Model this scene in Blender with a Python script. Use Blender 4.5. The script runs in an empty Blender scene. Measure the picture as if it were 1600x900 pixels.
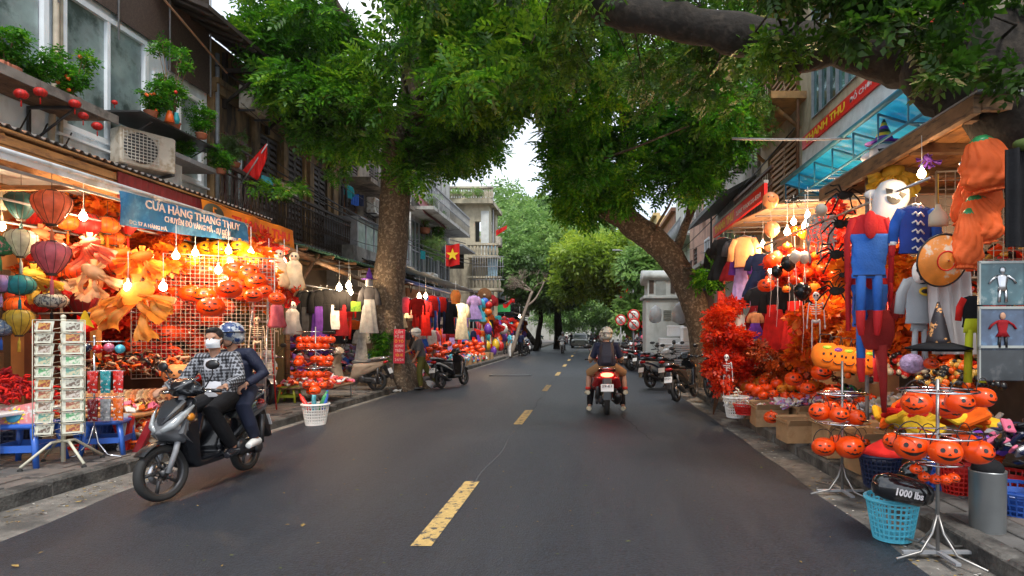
import bpy, math, random
import numpy as np
from math import sin, cos, pi, radians as R
from mathutils import Vector, Matrix, Euler
rnd = random.Random(7)
NR = np.random.RandomState(5)
S = bpy.context.scene
COL = S.collection
# ---------------------------------------------------------------- camera
H = 1.58; F = 955.0; VX = 923.0; VY = 520.0
cam = bpy.data.cameras.new('camera'); camo = bpy.data.objects.new('camera', cam); COL.objects.link(camo)
camo.location = (0, 0, H); camo.rotation_euler = (pi/2, 0, 0)
cam.sensor_width = 36; cam.lens = F/1600*36
cam.shift_x = -(VX-800)/1600; cam.shift_y = (VY-450)/1600
cam.clip_end = 2000; cam.clip_start = .05
S.camera = camo
# ---------------------------------------------------------------- sky and sun
W = bpy.data.worlds.new('World'); S.world = W; W.use_nodes = True
nt = W.node_tree; nt.nodes.clear()
sky = nt.nodes.new('ShaderNodeTexSky'); sky.sky_type = 'NISHITA'; sky.sun_disc = False
SUN_EL, SUN_AZ = 58, 165
sky.sun_elevation = R(SUN_EL); sky.sun_rotation = R(SUN_AZ)
tc = nt.nodes.new('ShaderNodeTexCoord'); nz = nt.nodes.new('ShaderNodeTexNoise'); nz.inputs['Scale'].default_value = 2.2; nz.inputs['Detail'].default_value = 6
cr = nt.nodes.new('ShaderNodeValToRGB'); cr.color_ramp.elements[0].color = (5.2, 5.9, 7.0, 1); cr.color_ramp.elements[1].color = (9.4, 9.7, 10, 1)
cr.color_ramp.elements[0].position = .35; cr.color_ramp.elements[1].position = .65
mx = nt.nodes.new('ShaderNodeMix'); mx.data_type = 'RGBA'; mx.inputs[0].default_value = .86
bg = nt.nodes.new('ShaderNodeBackground'); bg.inputs['Strength'].default_value = .1
wo = nt.nodes.new('ShaderNodeOutputWorld')
L = nt.links.new
L(tc.outputs['Generated'], nz.inputs['Vector']); L(nz.outputs[0], cr.inputs[0]); L(sky.outputs[0], mx.inputs[6]); L(cr.outputs[0], mx.inputs[7])
L(mx.outputs[2], bg.inputs['Color']); L(bg.outputs[0], wo.inputs['Surface'])
sl = bpy.data.lights.new('sun', 'SUN'); sl.energy = 1.5; sl.angle = R(11); sl.color = (1, .95, .87)
so = bpy.data.objects.new('sun', sl); COL.objects.link(so)
so.rotation_euler = (R(90-SUN_EL), 0, R(180-SUN_AZ))
S.view_settings.view_transform = 'Standard'; S.view_settings.look = 'None'; S.view_settings.exposure = 1.02; S.view_settings.gamma = 1
try:
    S.cycles.max_bounces = 6; S.cycles.diffuse_bounces = 3; S.cycles.glossy_bounces = 2; S.cycles.transmission_bounces = 4; S.cycles.transparent_max_bounces = 6
except Exception: pass

# ---------------------------------------------------------------- helpers
def P(px, py, Y): return Vector(((px-VX)*Y/F, Y, H+(VY-py)*Y/F))
def G(px, py):
    Y = H*F/(py-VY); return Vector(((px-VX)*Y/F, Y, 0))
def LX(px, py, X): return P(px, py, X*F/(px-VX))
def Rz(a): return Matrix.Rotation(R(a), 4, 'Z')
def Rx(a): return Matrix.Rotation(R(a), 4, 'X')
def Ry(a): return Matrix.Rotation(R(a), 4, 'Y')
def T(*a): return Matrix.Translation(Vector(a if len(a) == 3 else a[0]))
def Sc(x, y, z): return Matrix.Diagonal((x, y, z, 1))

class MB:
    def __init__(s, M=None): s.v = []; s.f = []; s.mi = []; s.sm = []; s.M = M or Matrix()
    def add(s, vs, fs, mi=0, sm=False):
        n = len(s.v); s.v += [tuple(s.M @ Vector(p)) for p in vs]
        for f in fs: s.f.append(tuple(n+i for i in f)); s.mi.append(mi); s.sm.append(sm)
        return s
    def box(s, a, b, mi=0):
        x0, y0, z0 = a; x1, y1, z1 = b
        return s.add([(x0,y0,z0),(x1,y0,z0),(x1,y1,z0),(x0,y1,z0),(x0,y0,z1),(x1,y0,z1),(x1,y1,z1),(x0,y1,z1)],
              [(0,3,2,1),(4,5,6,7),(0,1,5,4),(1,2,6,5),(2,3,7,6),(3,0,4,7)], mi)
    def cbox(s, c, d, rot=None, mi=0, bev=0):
        x, y, z = d[0]/2, d[1]/2, d[2]/2; Mo = s.M
        s.M = s.M @ T(c) @ (rot or Matrix())
        if not bev: s.box((-x,-y,-z), (x,y,z), mi)
        else:
            b = bev; vs = []; 
            for zz, k in ((-z, b), (-z+b, 0), (z-b, 0), (z, b)):
                for (sx, sy) in ((-1,-1),(1,-1),(1,1),(-1,1)):
                    X, Y = x-k, y-k
                    if sx*sy > 0: vs += [(sx*X, sy*(Y-b), zz), (sx*(X-b), sy*Y, zz)]
                    else: vs += [(sx*(X-b), sy*Y, zz), (sx*X, sy*(Y-b), zz)]
            fs = [tuple(range(7,-1,-1)), tuple(range(24,32))]
            for r in range(3):
                for i in range(8): j = (i+1) % 8; fs.append((r*8+i, r*8+j, r*8+8+j, r*8+8+i))
            s.add(vs, fs, mi)
        s.M = Mo; return s
    def tube(s, pts, r, n=8, cap=True, mi=0, sm=True, sq=(1, 1), up=None):
        pts = [Vector(p) for p in pts]; m = len(pts)
        if not hasattr(r, '__len__'): r = [r]*m
        vs = []; pu = None
        for i, p in enumerate(pts):
            t = (pts[min(i+1, m-1)]-pts[max(i-1, 0)])
            t = t.normalized() if t.length > 1e-9 else Vector((0,0,1))
            if pu is None:
                a = Vector(up) if up else (Vector((0,0,1)) if abs(t.z) < .9 else Vector((0,1,0)))
                u = (a-t*a.dot(t)).normalized()
            else: u = (pu-t*pu.dot(t)).normalized()
            pu = u; w = t.cross(u)
            for k in range(n):
                a = 2*pi*k/n; vs.append(p+u*cos(a)*r[i]*sq[0]+w*sin(a)*r[i]*sq[1])
        fs = [(i*n+k, i*n+(k+1) % n, (i+1)*n+(k+1) % n, (i+1)*n+k) for i in range(m-1) for k in range(n)]
        if cap: fs += [tuple(range(n-1,-1,-1)), tuple(range((m-1)*n, m*n))]
        return s.add(vs, fs, mi, sm)
    def lathe(s, prof, n=12, M=None, mi=0, sm=True, fn=None, cap=True):
        Mo = s.M; s.M = s.M @ (M or Matrix()); m = len(prof); vs = []
        for (r, z) in prof:
            for k in range(n):
                a = 2*pi*k/n; q = r*(fn(a, z) if fn else 1); vs.append((q*cos(a), q*sin(a), z))
        fs = [(i*n+k, i*n+(k+1) % n, (i+1)*n+(k+1) % n, (i+1)*n+k) for i in range(m-1) for k in range(n)]
        if cap: fs += [tuple(range(n-1,-1,-1)), tuple(range((m-1)*n, m*n))]
        s.add(vs, fs, mi, sm); s.M = Mo; return s
    def ell(s, c, r, n=12, m=8, rot=None, mi=0):
        if not hasattr(r, '__len__'): r = (r, r, r)
        pr = [(max(sin(pi*i/m), .02), -cos(pi*i/m)) for i in range(m+1)]
        return s.lathe(pr, n, T(c) @ (rot or Matrix()) @ Sc(*r), mi)
    def prism(s, poly, w0, w1, M=None, mi=0, inset=0):
        # poly in local x,z ; thickness along y
        Mo = s.M; s.M = s.M @ (M or Matrix()); n = len(poly)
        vs = [(x, w0, z) for x, z in poly]+[(x, w1, z) for x, z in poly]
        fs = [tuple(range(n)), tuple(range(2*n-1, n-1, -1))]+[(i, n+i, n+(i+1) % n, (i+1) % n) for i in range(n)]
        s.add(vs, fs, mi); s.M = Mo; return s
    def puff(s, poly, w, inset=.03, M=None, mi=0, cy=0):
        # rounded slab from a side outline (x,z); inset edge
        Mo = s.M; s.M = s.M @ (M or Matrix()); n = len(poly); q = []
        ar = sum(poly[i][0]*poly[(i+1) % n][1]-poly[(i+1) % n][0]*poly[i][1] for i in range(n))
        sg = 1 if ar > 0 else -1
        for i in range(n):
            a = Vector(poly[i-1]); b = Vector(poly[i]); c = Vector(poly[(i+1) % n])
            t = ((b-a).normalized()+(c-b).normalized()); t = t.normalized() if t.length > 1e-6 else (b-a).normalized()
            q.append((b.x-sg*t.y*inset, b.y+sg*t.x*inset))
        ww = w if hasattr(w, '__len__') else [w]*n
        vs = [(x, cy-ww[i], z) for i, (x, z) in enumerate(q)]+[(x, cy-ww[i]*.72, z) for i, (x, z) in enumerate(poly)]+[(x, cy+ww[i]*.72, z) for i, (x, z) in enumerate(poly)]+[(x, cy+ww[i], z) for i, (x, z) in enumerate(q)]
        fs = [tuple(range(n)), tuple(range(4*n-1, 3*n-1, -1))]
        for r in range(3):
            for i in range(n): j = (i+1) % n; fs.append((r*n+i, r*n+n+i, r*n+n+j, r*n+j))
        s.add(vs, fs, mi); s.M = Mo; return s
    def grid(s, fn, nu, nv, mi=0, sm=True):
        vs = [fn(i/nu, j/nv) for j in range(nv+1) for i in range(nu+1)]
        fs = [(j*(nu+1)+i, j*(nu+1)+i+1, (j+1)*(nu+1)+i+1, (j+1)*(nu+1)+i) for j in range(nv) for i in range(nu)]
        return s.add(vs, fs, mi, sm)
    def mesh(s, name='mesh'):
        me = bpy.data.meshes.new(name); me.from_pydata(s.v, [], s.f)
        me.polygons.foreach_set('use_smooth', s.sm); me.polygons.foreach_set('material_index', s.mi)
        me.update(); return me

def O(name, me, m=None, parent=None, loc=None, rot=None, scale=None, w=False, label=None, cat=None, group=None, kind=None):
    if isinstance(me, MB): me = me.mesh(name)
    ms = m if isinstance(m, (list, tuple)) else [m]
    if len(me.materials) == 0:
        for x in ms: me.materials.append(x)
    o = bpy.data.objects.new(name, me); COL.objects.link(o)
    for i, x in enumerate(ms):
        if x is not None and i < len(me.materials) and me.materials[i] is not x:
            o.material_slots[i].link = 'OBJECT'; o.material_slots[i].material = x
    if parent: o.parent = parent
    if w and parent: o.location = -parent.location
    if loc is not None: o.location = loc
    if rot is not None: o.rotation_euler = rot
    if scale is not None: o.scale = scale if hasattr(scale, '__len__') else (scale,)*3
    tag(o, label, cat, group, kind); return o
def tag(o, label=None, cat=None, group=None, kind=None):
    if label: o['label'] = label
    if cat: o['category'] = cat
    if group: o['group'] = group
    if kind: o['kind'] = kind
def thing(name, label, cat, loc=(0,0,0), rz=0, group=None, scale=1, kind=None, rot=None):
    o = bpy.data.objects.new(name, None); COL.objects.link(o); o.empty_display_size = .1
    o.location = loc; o.rotation_euler = rot if rot else (0, 0, R(rz)); o.scale = (scale,)*3 if not hasattr(scale, '__len__') else scale
    tag(o, label, cat, group, kind); return o
KIDS = {}
def dup(root, loc, rz=0, label=None, group=None, scale=None, paint=None, rot=None):
    def cp(o, par):
        c = o.copy(); COL.objects.link(c); c.parent = par
        if paint:
            for sl_ in c.material_slots:
                if sl_.material and sl_.material.name in paint:
                    mm = paint[sl_.material.name]; sl_.link = 'OBJECT'; sl_.material = mm
        return c
    r = cp(root, None); r.location = loc; r.rotation_euler = rot if rot else (0, 0, R(rz))
    if scale is not None: r.scale = (scale,)*3 if not hasattr(scale, '__len__') else scale
    if label: r['label'] = label
    if group: r['group'] = group
    if root.name not in KIDS: KIDS[root.name] = [(k, list(k.children)) for k in root.children]
    for k, gg in KIDS[root.name]:
        c = cp(k, r)
        for g in gg: cp(g, c)
    return r
def bake(mb, name, voxel=.012, smooth=6, fac=.6):
    me = mb.mesh(name); o = bpy.data.objects.new('bake_tmp', me); COL.objects.link(o)
    a = o.modifiers.new('r', 'REMESH'); a.mode = 'VOXEL'; a.voxel_size = voxel; a.use_smooth_shade = True
    if smooth: b = o.modifiers.new('s', 'SMOOTH'); b.iterations = smooth; b.factor = fac
    dg = bpy.context.evaluated_depsgraph_get()
    r = bpy.data.meshes.new_from_object(o.evaluated_get(dg)); r.name = name
    r.materials.clear()
    bpy.data.objects.remove(o); bpy.data.meshes.remove(me); return r
FONT = bpy.data.fonts[0] if bpy.data.fonts else None
def text(s_, size, M=None, ext=.004, wid=None, bold=.0):
    cu = bpy.data.curves.new('t', 'FONT'); cu.body = s_; cu.size = size; cu.extrude = ext; cu.align_x = 'CENTER'; cu.align_y = 'CENTER'; cu.resolution_u = 2; cu.offset = bold
    o = bpy.data.objects.new('t', cu); COL.objects.link(o)
    dg = bpy.context.evaluated_depsgraph_get(); me = bpy.data.meshes.new_from_object(o.evaluated_get(dg))
    bpy.data.objects.remove(o)
    if wid and len(me.vertices):
        xs = [v.co.x for v in me.vertices]; k = wid/(max(xs)-min(xs)); me.transform(Sc(k, 1, 1))
    me.transform((M or Matrix())); me.materials.clear(); return me
def ordn(i):
    t = 'first second third fourth fifth sixth seventh eighth ninth tenth eleventh twelfth thirteenth fourteenth fifteenth sixteenth seventeenth eighteenth nineteenth twentieth'.split()
    if i < 20: return t[i]
    tens = {20:'twenty', 30:'thirty', 40:'forty', 50:'fifty', 60:'sixty', 70:'seventy'}
    n = i+1
    if n % 10 == 0: return {30:'thirtieth',40:'fortieth',50:'fiftieth',60:'sixtieth',70:'seventieth'}[n]
    return tens[n//10*10]+'-'+t[n % 10-1]

# ---------------------------------------------------------------- materials
MC = {}
def dense(pr, k=3):
    return [(a[0]+(b[0]-a[0])*j/k, a[1]+(b[1]-a[1])*j/k) for a, b in zip(pr, pr[1:]) for j in range(k)]+[pr[-1]]
def crease(k=6, a0=.06, a1=.04):
    return lambda a, z: 1+a0*sin(a*k+z*16)+a1*sin(a*(k+6)-z*38)+a1*.8*sin(a*2+z*55)
def mat(name, col=(.5,.5,.5), rough=.6, metal=0, var=.15, scale=5, bump=0, bscale=60, col2=None, lo=.5, hi=.62, s2=3, streak=1, ystreak=1, emit=0, trans=0, alpha=1, coat=0, spec=.5):
    if name in MC: return MC[name]
    m = bpy.data.materials.new(name); m.use_nodes = True; n = m.node_tree; N = n.nodes; LK = n.links.new
    b = N['Principled BSDF']; out = N['Material Output']
    t = N.new('ShaderNodeTexCoord')
    no = N.new('ShaderNodeTexNoise'); no.inputs['Scale'].default_value = scale; no.inputs['Detail'].default_value = 5; LK(t.outputs['Object'], no.inputs['Vector'])
    r = N.new('ShaderNodeValToRGB'); r.color_ramp.elements[0].position = .3; r.color_ramp.elements[1].position = .7
    r.color_ramp.elements[0].color = tuple(max(c*(1-var), 0) for c in col)+(1,); r.color_ramp.elements[1].color = tuple(min(c*(1+var), 1) for c in col)+(1,)
    LK(no.outputs[0], r.inputs[0]); cur = r.outputs[0]
    if col2:
        mp = N.new('ShaderNodeMapping'); mp.inputs['Scale'].default_value = (1, 1/ystreak, 1/streak); LK(t.outputs['Object'], mp.inputs[0])
        n2 = N.new('ShaderNodeTexNoise'); n2.inputs['Scale'].default_value = s2; n2.inputs['Detail'].default_value = 8; n2.inputs['Roughness'].default_value = .65; LK(mp.outputs[0], n2.inputs['Vector'])
        r2 = N.new('ShaderNodeValToRGB'); r2.color_ramp.elements[0].position = lo; r2.color_ramp.elements[1].position = hi; LK(n2.outputs[0], r2.inputs[0])
        mi = N.new('ShaderNodeMix'); mi.data_type = 'RGBA'; LK(r2.outputs[0], mi.inputs[0]); LK(cur, mi.inputs[6]); mi.inputs[7].default_value = tuple(col2)+(1,); cur = mi.outputs[2]
    LK(cur, b.inputs['Base Color'])
    b.inputs['Roughness'].default_value = rough; b.inputs['Metallic'].default_value = metal; b.inputs['Specular IOR Level'].default_value = spec
    if coat: b.inputs['Coat Weight'].default_value = coat; b.inputs['Coat Roughness'].default_value = .08
    if alpha < 1: b.inputs['Alpha'].default_value = alpha
    if emit: b.inputs['Emission Color'].default_value = tuple(col)+(1,); b.inputs['Emission Strength'].default_value = emit
    if bump:
        n3 = N.new('ShaderNodeTexNoise'); n3.inputs['Scale'].default_value = bscale; n3.inputs['Detail'].default_value = 4; LK(t.outputs['Object'], n3.inputs['Vector'])
        bp = N.new('ShaderNodeBump'); bp.inputs['Strength'].default_value = bump; bp.inputs['Distance'].default_value = .02; LK(n3.outputs[0], bp.inputs['Height']); LK(bp.outputs[0], b.inputs['Normal'])
    if trans:
        tr = N.new('ShaderNodeBsdfTranslucent'); LK(cur, tr.inputs['Color']); ms = N.new('ShaderNodeMixShader'); ms.inputs[0].default_value = trans
        LK(b.outputs[0], ms.inputs[1]); LK(tr.outputs[0], ms.inputs[2]); LK(ms.outputs[0], out.inputs['Surface'])
    MC[name] = m; return m
def leafmat(name, a, b_, c, trans=.4, sc1=.7, sc2=11):
    m = bpy.data.materials.new(name); m.use_nodes = True; n = m.node_tree; N = n.nodes; LK = n.links.new
    b = N['Principled BSDF']; out = N['Material Output']; t = N.new('ShaderNodeTexCoord')
    n1 = N.new('ShaderNodeTexNoise'); n1.inputs['Scale'].default_value = sc1; n1.inputs['Detail'].default_value = 3; LK(t.outputs['Object'], n1.inputs['Vector'])
    n2 = N.new('ShaderNodeTexNoise'); n2.inputs['Scale'].default_value = sc2; n2.inputs['Detail'].default_value = 2; LK(t.outputs['Object'], n2.inputs['Vector'])
    mt = N.new('ShaderNodeMath'); mt.operation = 'ADD'; LK(n1.outputs[0], mt.inputs[0]); LK(n2.outputs[0], mt.inputs[1])
    m2 = N.new('ShaderNodeMath'); m2.operation = 'MULTIPLY'; m2.inputs[1].default_value = .5; LK(mt.outputs[0], m2.inputs[0])
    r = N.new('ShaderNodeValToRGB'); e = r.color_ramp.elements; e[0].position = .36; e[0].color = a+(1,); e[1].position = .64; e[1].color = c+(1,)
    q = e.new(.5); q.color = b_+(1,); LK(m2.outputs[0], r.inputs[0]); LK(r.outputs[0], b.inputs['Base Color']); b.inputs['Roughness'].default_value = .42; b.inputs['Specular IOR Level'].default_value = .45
    tr = N.new('ShaderNodeBsdfTranslucent'); LK(r.outputs[0], tr.inputs['Color']); ms = N.new('ShaderNodeMixShader'); ms.inputs[0].default_value = trans
    LK(b.outputs[0], ms.inputs[1]); LK(tr.outputs[0], ms.inputs[2]); LK(ms.outputs[0], out.inputs['Surface']); MC[name] = m; return m
C = dict(red=(.62,.02,.015), orange=(.85,.13,.01), dorange=(.78,.075,.008), yellow=(.8,.5,.03), black=(.012,.012,.014), white=(.75,.75,.73), grey=(.3,.31,.33), blue=(.03,.12,.5), navy=(.012,.02,.06), purple=(.16,.05,.38),
         lilac=(.45,.3,.6), pink=(.7,.15,.25), green=(.03,.3,.1), teal=(.02,.28,.32), cyan=(.1,.5,.65), brown=(.16,.07,.03), beige=(.55,.42,.28), cream=(.7,.62,.45), dkred=(.25,.01,.015), silver=(.6,.6,.62), gold=(.6,.35,.06), skin=(.5,.26,.16), olive=(.1,.1,.025), dteal=(.01,.08,.09), pale=(.55,.6,.5), dgrey=(.06,.06,.07), lime=(.35,.6,.05))
def pl(c, rough=.35): return mat('plastic_'+c, C[c], rough, var=.06, scale=8, coat=.15)
def cl(c, trans=0): return mat('cloth_'+c+('_thin' if trans else ''), C[c], .85, var=.25, scale=7, bump=.25, bscale=45, trans=trans, spec=.2)
def met(c='silver', rough=.35): return mat('metal_'+c, C[c], rough, 1 if c == 'silver' else .3, var=.15, scale=12)
def pt(c, rough=.5): return mat('paint_'+c, C[c], rough, var=.12, scale=4, bump=.05)
PUMP = mat('pumpkin_plastic', (.94,.075,.003), .3, var=.12, scale=3, coat=.12, trans=.1)
PUMPL = mat('pumpkin_paper', (.95,.3,.02), .5, var=.12, scale=3, trans=.35)
BLK = pl('black'); CHROME = mat('chrome', (.7,.7,.72), .15, 1, var=.05); RUB = mat('rubber', (.02,.02,.02), .75, var=.2, bump=.1); DARKM = mat('dark_steel', (.08,.08,.085), .45, .7, var=.2)
WOOD = mat('old_wood', (.2,.11,.055), .7, var=.35, scale=4, bump=.2, col2=(.09,.05,.03), s2=5, streak=.15); CARD = mat('cardboard', (.42,.26,.13), .8, var=.12, scale=6, col2=(.33,.19,.09), s2=4)
WIRE = mat('cable_black', (.02,.02,.022), .6)
GLASS = mat('window_glass', (.035,.055,.05), .12, var=.3, scale=2, col2=(.09,.12,.11), s2=2, spec=.8)
# ================================================================ ground, road, pavements
XL, XR = -5.3, 2.69; AL, AR = -5.12, 2.26; YN, YF = 1.0, 140.0
ASPH = mat('asphalt', (.0115,.017,.0275), .5, var=.97, scale=42, bump=1, bscale=75, col2=(.032,.037,.047), lo=.4, hi=.85, s2=1.6, ystreak=10)
DUST = mat('dusty_concrete', (.2,.185,.165), .9, var=.25, scale=14, bump=.5, bscale=70, col2=(.075,.07,.065), s2=2.2, lo=.42, hi=.62)
PAVE = mat('paving_stone', (.16,.135,.12), .8, var=.25, scale=3, bump=.35, bscale=50, col2=(.07,.062,.058), s2=2.5)
PAVE2 = mat('paving_stone_grey', (.12,.115,.11), .8, var=.25, scale=3, bump=.35, bscale=50, col2=(.06,.055,.05), s2=2.5)
KERB = mat('kerb_stone', (.13,.122,.11), .85, var=.3, scale=7, bump=.8, bscale=30, col2=(.035,.032,.03), s2=3, lo=.4, hi=.62)
EARTH = mat('earth', (.09,.08,.07), .95, var=.3, scale=1)
O('ground', MB().box((-150, -20, -.6), (150, 400, -.2)), EARTH, kind='structure')
road = O('road', MB().grid(lambda u, v: (AL+(.62*(1-u)*max(0, min(1, (9.5-(YN-3+(YF+3)*v))/5)))+(AR-AL)*u+(.014*sin(137*v*3)+.012*sin(391*v*5)+.008*sin(1531*v))*(1 if u in (0, 1) else 0), YN-3+(YF+3)*v, .03*(1-(2*u-1)**2)-.02), 12, 320), ASPH, kind='structure')
O('gutter', MB().box((XL, -2, -.15), (AL+.9, YF, -.030)).box((AR-.25, -2, -.15), (XR, YF, -.031)), DUST, kind='structure')
YEL = mat('road_paint_yellow', (.5,.34,.12), .75, var=.2, scale=30, col2=(.07,.065,.06), lo=.54, hi=.58, s2=15, bump=.2)
CX = -.79*H
for i in range(16):
    y0 = G(0, 856).y+i*5.96 if i else G(0, 856).y
    if i > 12: break
    mb = MB()
    w = .078
    for k in range(8):
        a = y0+k*.245; mb.add([(CX-w, a, .0145), (CX+w, a, .0145), (CX+w, a+.245, .0145), (CX-w, a+.245, .0145)], [(0, 1, 2, 3)])
    O('lane_dash', mb, YEL, road)
# crack sealing, patches and litter on the road
mb = MB(); rq = random.Random(3)
for (x0, y0, n_, dx) in ((.9, 9, 16, -.015), (-3.2, 13, 14, .05)):
    x, y = x0, y0
    for k in range(n_):
        x2, y2 = x+dx+rq.uniform(-.05, .05), y+rq.uniform(.15, .3); w = rq.uniform(.003, .007); z = .03*(1-(2*(x+AR-AL-2.26-.0)/(AR-AL)*0)**2)
        zz = .03*(1-(2*((x-AL)/(AR-AL))-1)**2)-.0165; mb.add([(x-w, y, zz), (x+w, y, zz), (x2+w, y2, zz), (x2-w, y2, zz)], [(0, 1, 2, 3)]); x, y = x2, y2
O('tar_seam', mb, mat('tar', (.01,.01,.011), .8), road)
mb = MB()
for k in range(260):
    x = rq.uniform(-4.4, 2.1); y = 3+rq.random()**1.6*16; zz = .03*(1-(2*((x-AL)/(AR-AL))-1)**2)-.014; s_ = rq.uniform(.006, .022)*(1 if rq.random() < .85 else 2.2); a = rq.uniform(0, 6)
    mb.add([(x-s_*cos(a), y-s_*sin(a), zz), (x+s_*.4*sin(a), y-s_*.4*cos(a), zz+.004), (x+s_*cos(a), y+s_*sin(a), zz), (x-s_*.4*sin(a), y+s_*.4*cos(a), zz+.003)], [(0, 1, 2, 3)], rq.choice([0, 0, 1]))
O('fallen_leaves', mb, [mat('dry_leaf', (.3,.2,.06), .9, var=.4, scale=20), mat('green_leaf_litter', (.12,.14,.04), .8)], kind='stuff')
# thin chalky seam between dashes and drain line
PALE = mat('pale_scuff', (.065,.068,.075), .9, var=.3, scale=25)
mb = MB()
for k in range(60):
    a = 5+k*.35; q = CX+.05+.03*sin(k*.9); q2 = CX+.05+.03*sin((k+1)*.9); mb.add([(q-.006, a, .0142), (q+.008, a, .0142), (q2+.008, a+.35, .0142), (q2-.008, a+.35, .0142)], [(0, 1, 2, 3)])
O('road_seam', mb, PALE, road)
dc = thing('drain_cover', 'worn steel drain cover set across the left lane of the asphalt', 'drain cover', G(798, 587))
O('rim', MB().box((-.75, -.3, 0), (.75, -.24, .035)).box((-.75, .24, 0), (.75, .3, .034)).box((-.75, -.24, 0), (-.7, .24, .0345)).box((.7, -.24, 0), (.75, .24, .0345)), DARKM, dc)
O('grate', MB().box((-.7, -.24, 0), (.7, .24, .02)), met('grey', .6), dc)
# litter and grit at the kerb: nobody could count it
mb = MB()
for k in range(1800):
    l = rnd.random() < .55; x = rnd.uniform(XL+.02, XL+.45) if l else rnd.uniform(XR-.55, XR-.02); y = rnd.uniform(3, 30)*(rnd.random()**.5); y = max(y, 3)
    s_ = rnd.uniform(.006, .028); a = rnd.uniform(0, 180)
    mb.M = T(x, y, -.028+rnd.random()*.004) @ Rz(a) @ Rx(rnd.uniform(-12, 12)); mb.add([(-s_, 0, 0), (0, -s_*.5, .003), (s_, 0, 0), (0, s_*.5, .002)], [(0, 1, 2, 3)], mi=rnd.choice([0, 0, 1, 2]))
O('kerb_litter', mb, [mat('dry_leaf', (.3,.2,.06), .9, var=.4, scale=20), mat('paper_scrap', (.5,.48,.44), .9), mat('grit', (.12,.1,.08), .95)], kind='stuff')
DC = [G(430/3, 600+565/3), G(1340/3, 600+460/3), G(800, 700), G(513, 868)]
# kerbs
for (nm, x0, x1) in (('kerb_left', XL-.2, XL), ('kerb_right', XR, XR+.2)):
    kb = O(nm, MB().box((x0+.01, -2, -.2), (x1-.01, YF, .085)), KERB, kind='structure')
    st = MB().cbox((0, 0, -.03), (x1-x0, .985, .3), bev=.024).mesh('kerb_stone'); st.materials.append(KERB)
    for k in range(36): O('kerb_stone', st, None, kb, ((x0+x1)/2+rnd.uniform(-.014, .014), 2.5+k*1.0, rnd.uniform(-.018, .006)), (rnd.uniform(-.01, .01), rnd.uniform(-.015, .015), rnd.uniform(-.008, .008)))
# pavements with stones
def pavement(nm, x0, x1, ym, c):
    pv = O(nm, MB().box((x0, -3, -.2), (x1, YF, .098)), c, kind='structure')
    t = .4; st = MB().cbox((0, 0, -.02), (t-.012, t-.012, .05), bev=.006).mesh('paving_stone'); st.materials.append(c)
    n = 0; y = 3.2; row = 0
    while n < 290 and y < ym:
        x = x0+.2+(.2 if row % 2 else 0)
        while x < x1-.15 and n < 290:
            O('paving_stone', st, rnd.choice([PAVE, PAVE2, PAVE]), pv, (x, y, .112+rnd.uniform(-.004, .004)), (rnd.uniform(-.008, .008), rnd.uniform(-.008, .008), 0)); n += 1; x += t
        y += t; row += 1
    return pv
pavement('pavement_left', -8.75, XL-.2, 17, PAVE); pavement('pavement_right', XR+.2, 5.5, 20, PAVE2)

# ================================================================ buildings
WL, WRX = -8.7, 5.45
def facade(b, X, Y0, Y1, Z0, Z1, m, ops, side, th=.25, roomm=None):
    # wall sheet in the YZ plane cut round openings (y0,y1,z0,z1)
    ys = sorted({Y0, Y1}|{v for o in ops for v in o[:2]}); zs = sorted({Z0, Z1}|{v for o in ops for v in o[2:4]})
    mb = MB()
    for a, c in zip(ys, ys[1:]):
        run = None
        for d, e in zip(zs, zs[1:]):
            hole = any(o[0]-1e-6 <= a and c <= o[1]+1e-6 and o[2]-1e-6 <= d and e <= o[3]+1e-6 for o in ops)
            if not hole:
                if run and abs(run[1]-d) < 1e-6: run[1] = e
                else:
                    if run: mb.box((X-th if side < 0 else X, a, run[0]), (X if side < 0 else X+th, c, run[1]))
                    run = [d, e]
        if run: mb.box((X-th if side < 0 else X, a, run[0]), (X if side < 0 else X+th, c, run[1]))
    return O('wall', mb, m, b, w=True)
ROOM = mat('dark_room', (.03,.026,.022), .9, var=.3)
def shell(b, X, Y0, Y1, Z0, Z1, m, side, depth=7):
    a, c = (X-depth, X-.25) if side < 0 else (X+.25, X+depth)
    mb = MB().box((a, Y0, 0), (c, Y0+.2, Z1)).box((a, Y1-.2, 0), (c, Y1, Z1)).box((a, Y0+.2, Z1-.2), (c, Y1-.2, Z1))
    O('side_wall', mb, m, b, w=True)
    x = X-1.0 if side < 0 else X+.8
    O('room', MB().box((min(x, x+side*.2), Y0+.2, Z0), (max(x, x+side*.2), Y1-.2, Z1-.2)), ROOM, b, w=True)
def window(b, X, o, side, fm, gm=GLASS, mull=1, fr=.07, proud=.04, tr=0):
    y0, y1, z0, z1 = o; d = -side*proud
    f = MB(); xa, xb = sorted((X-.1*(-side), X+d))
    f.box((xa, y0, z0), (xb, y0+fr, z1)).box((xa, y1-fr, z0), (xb, y1, z1)).box((xa, y0+fr, z0), (xb, y1-fr, z0+fr)).box((xa, y0+fr, z1-fr), (xb, y1-fr, z1))
    n = mull+1; w_ = (y1-y0-2*fr)/n
    for k in range(1, n): yy = y0+fr+w_*k; f.box((xa+.01, yy-fr*.4, z0+fr), (xb-.01, yy+fr*.4, z1-fr))
    if tr: f.box((xa+.012, y0+fr, tr-fr*.4), (xb-.012, y1-fr, tr+fr*.4))
    wf = O('window', f, fm, b, w=True)
    xg = (xa+xb)/2
    for k in range(n):
        a = y0+fr+w_*k; g = O('pane', MB().box((xg-.008, a+fr*.3, z0+fr*.8), (xg+.008, a+w_-fr*.3, z1-fr*.8)), gm, wf)
    return wf
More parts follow.
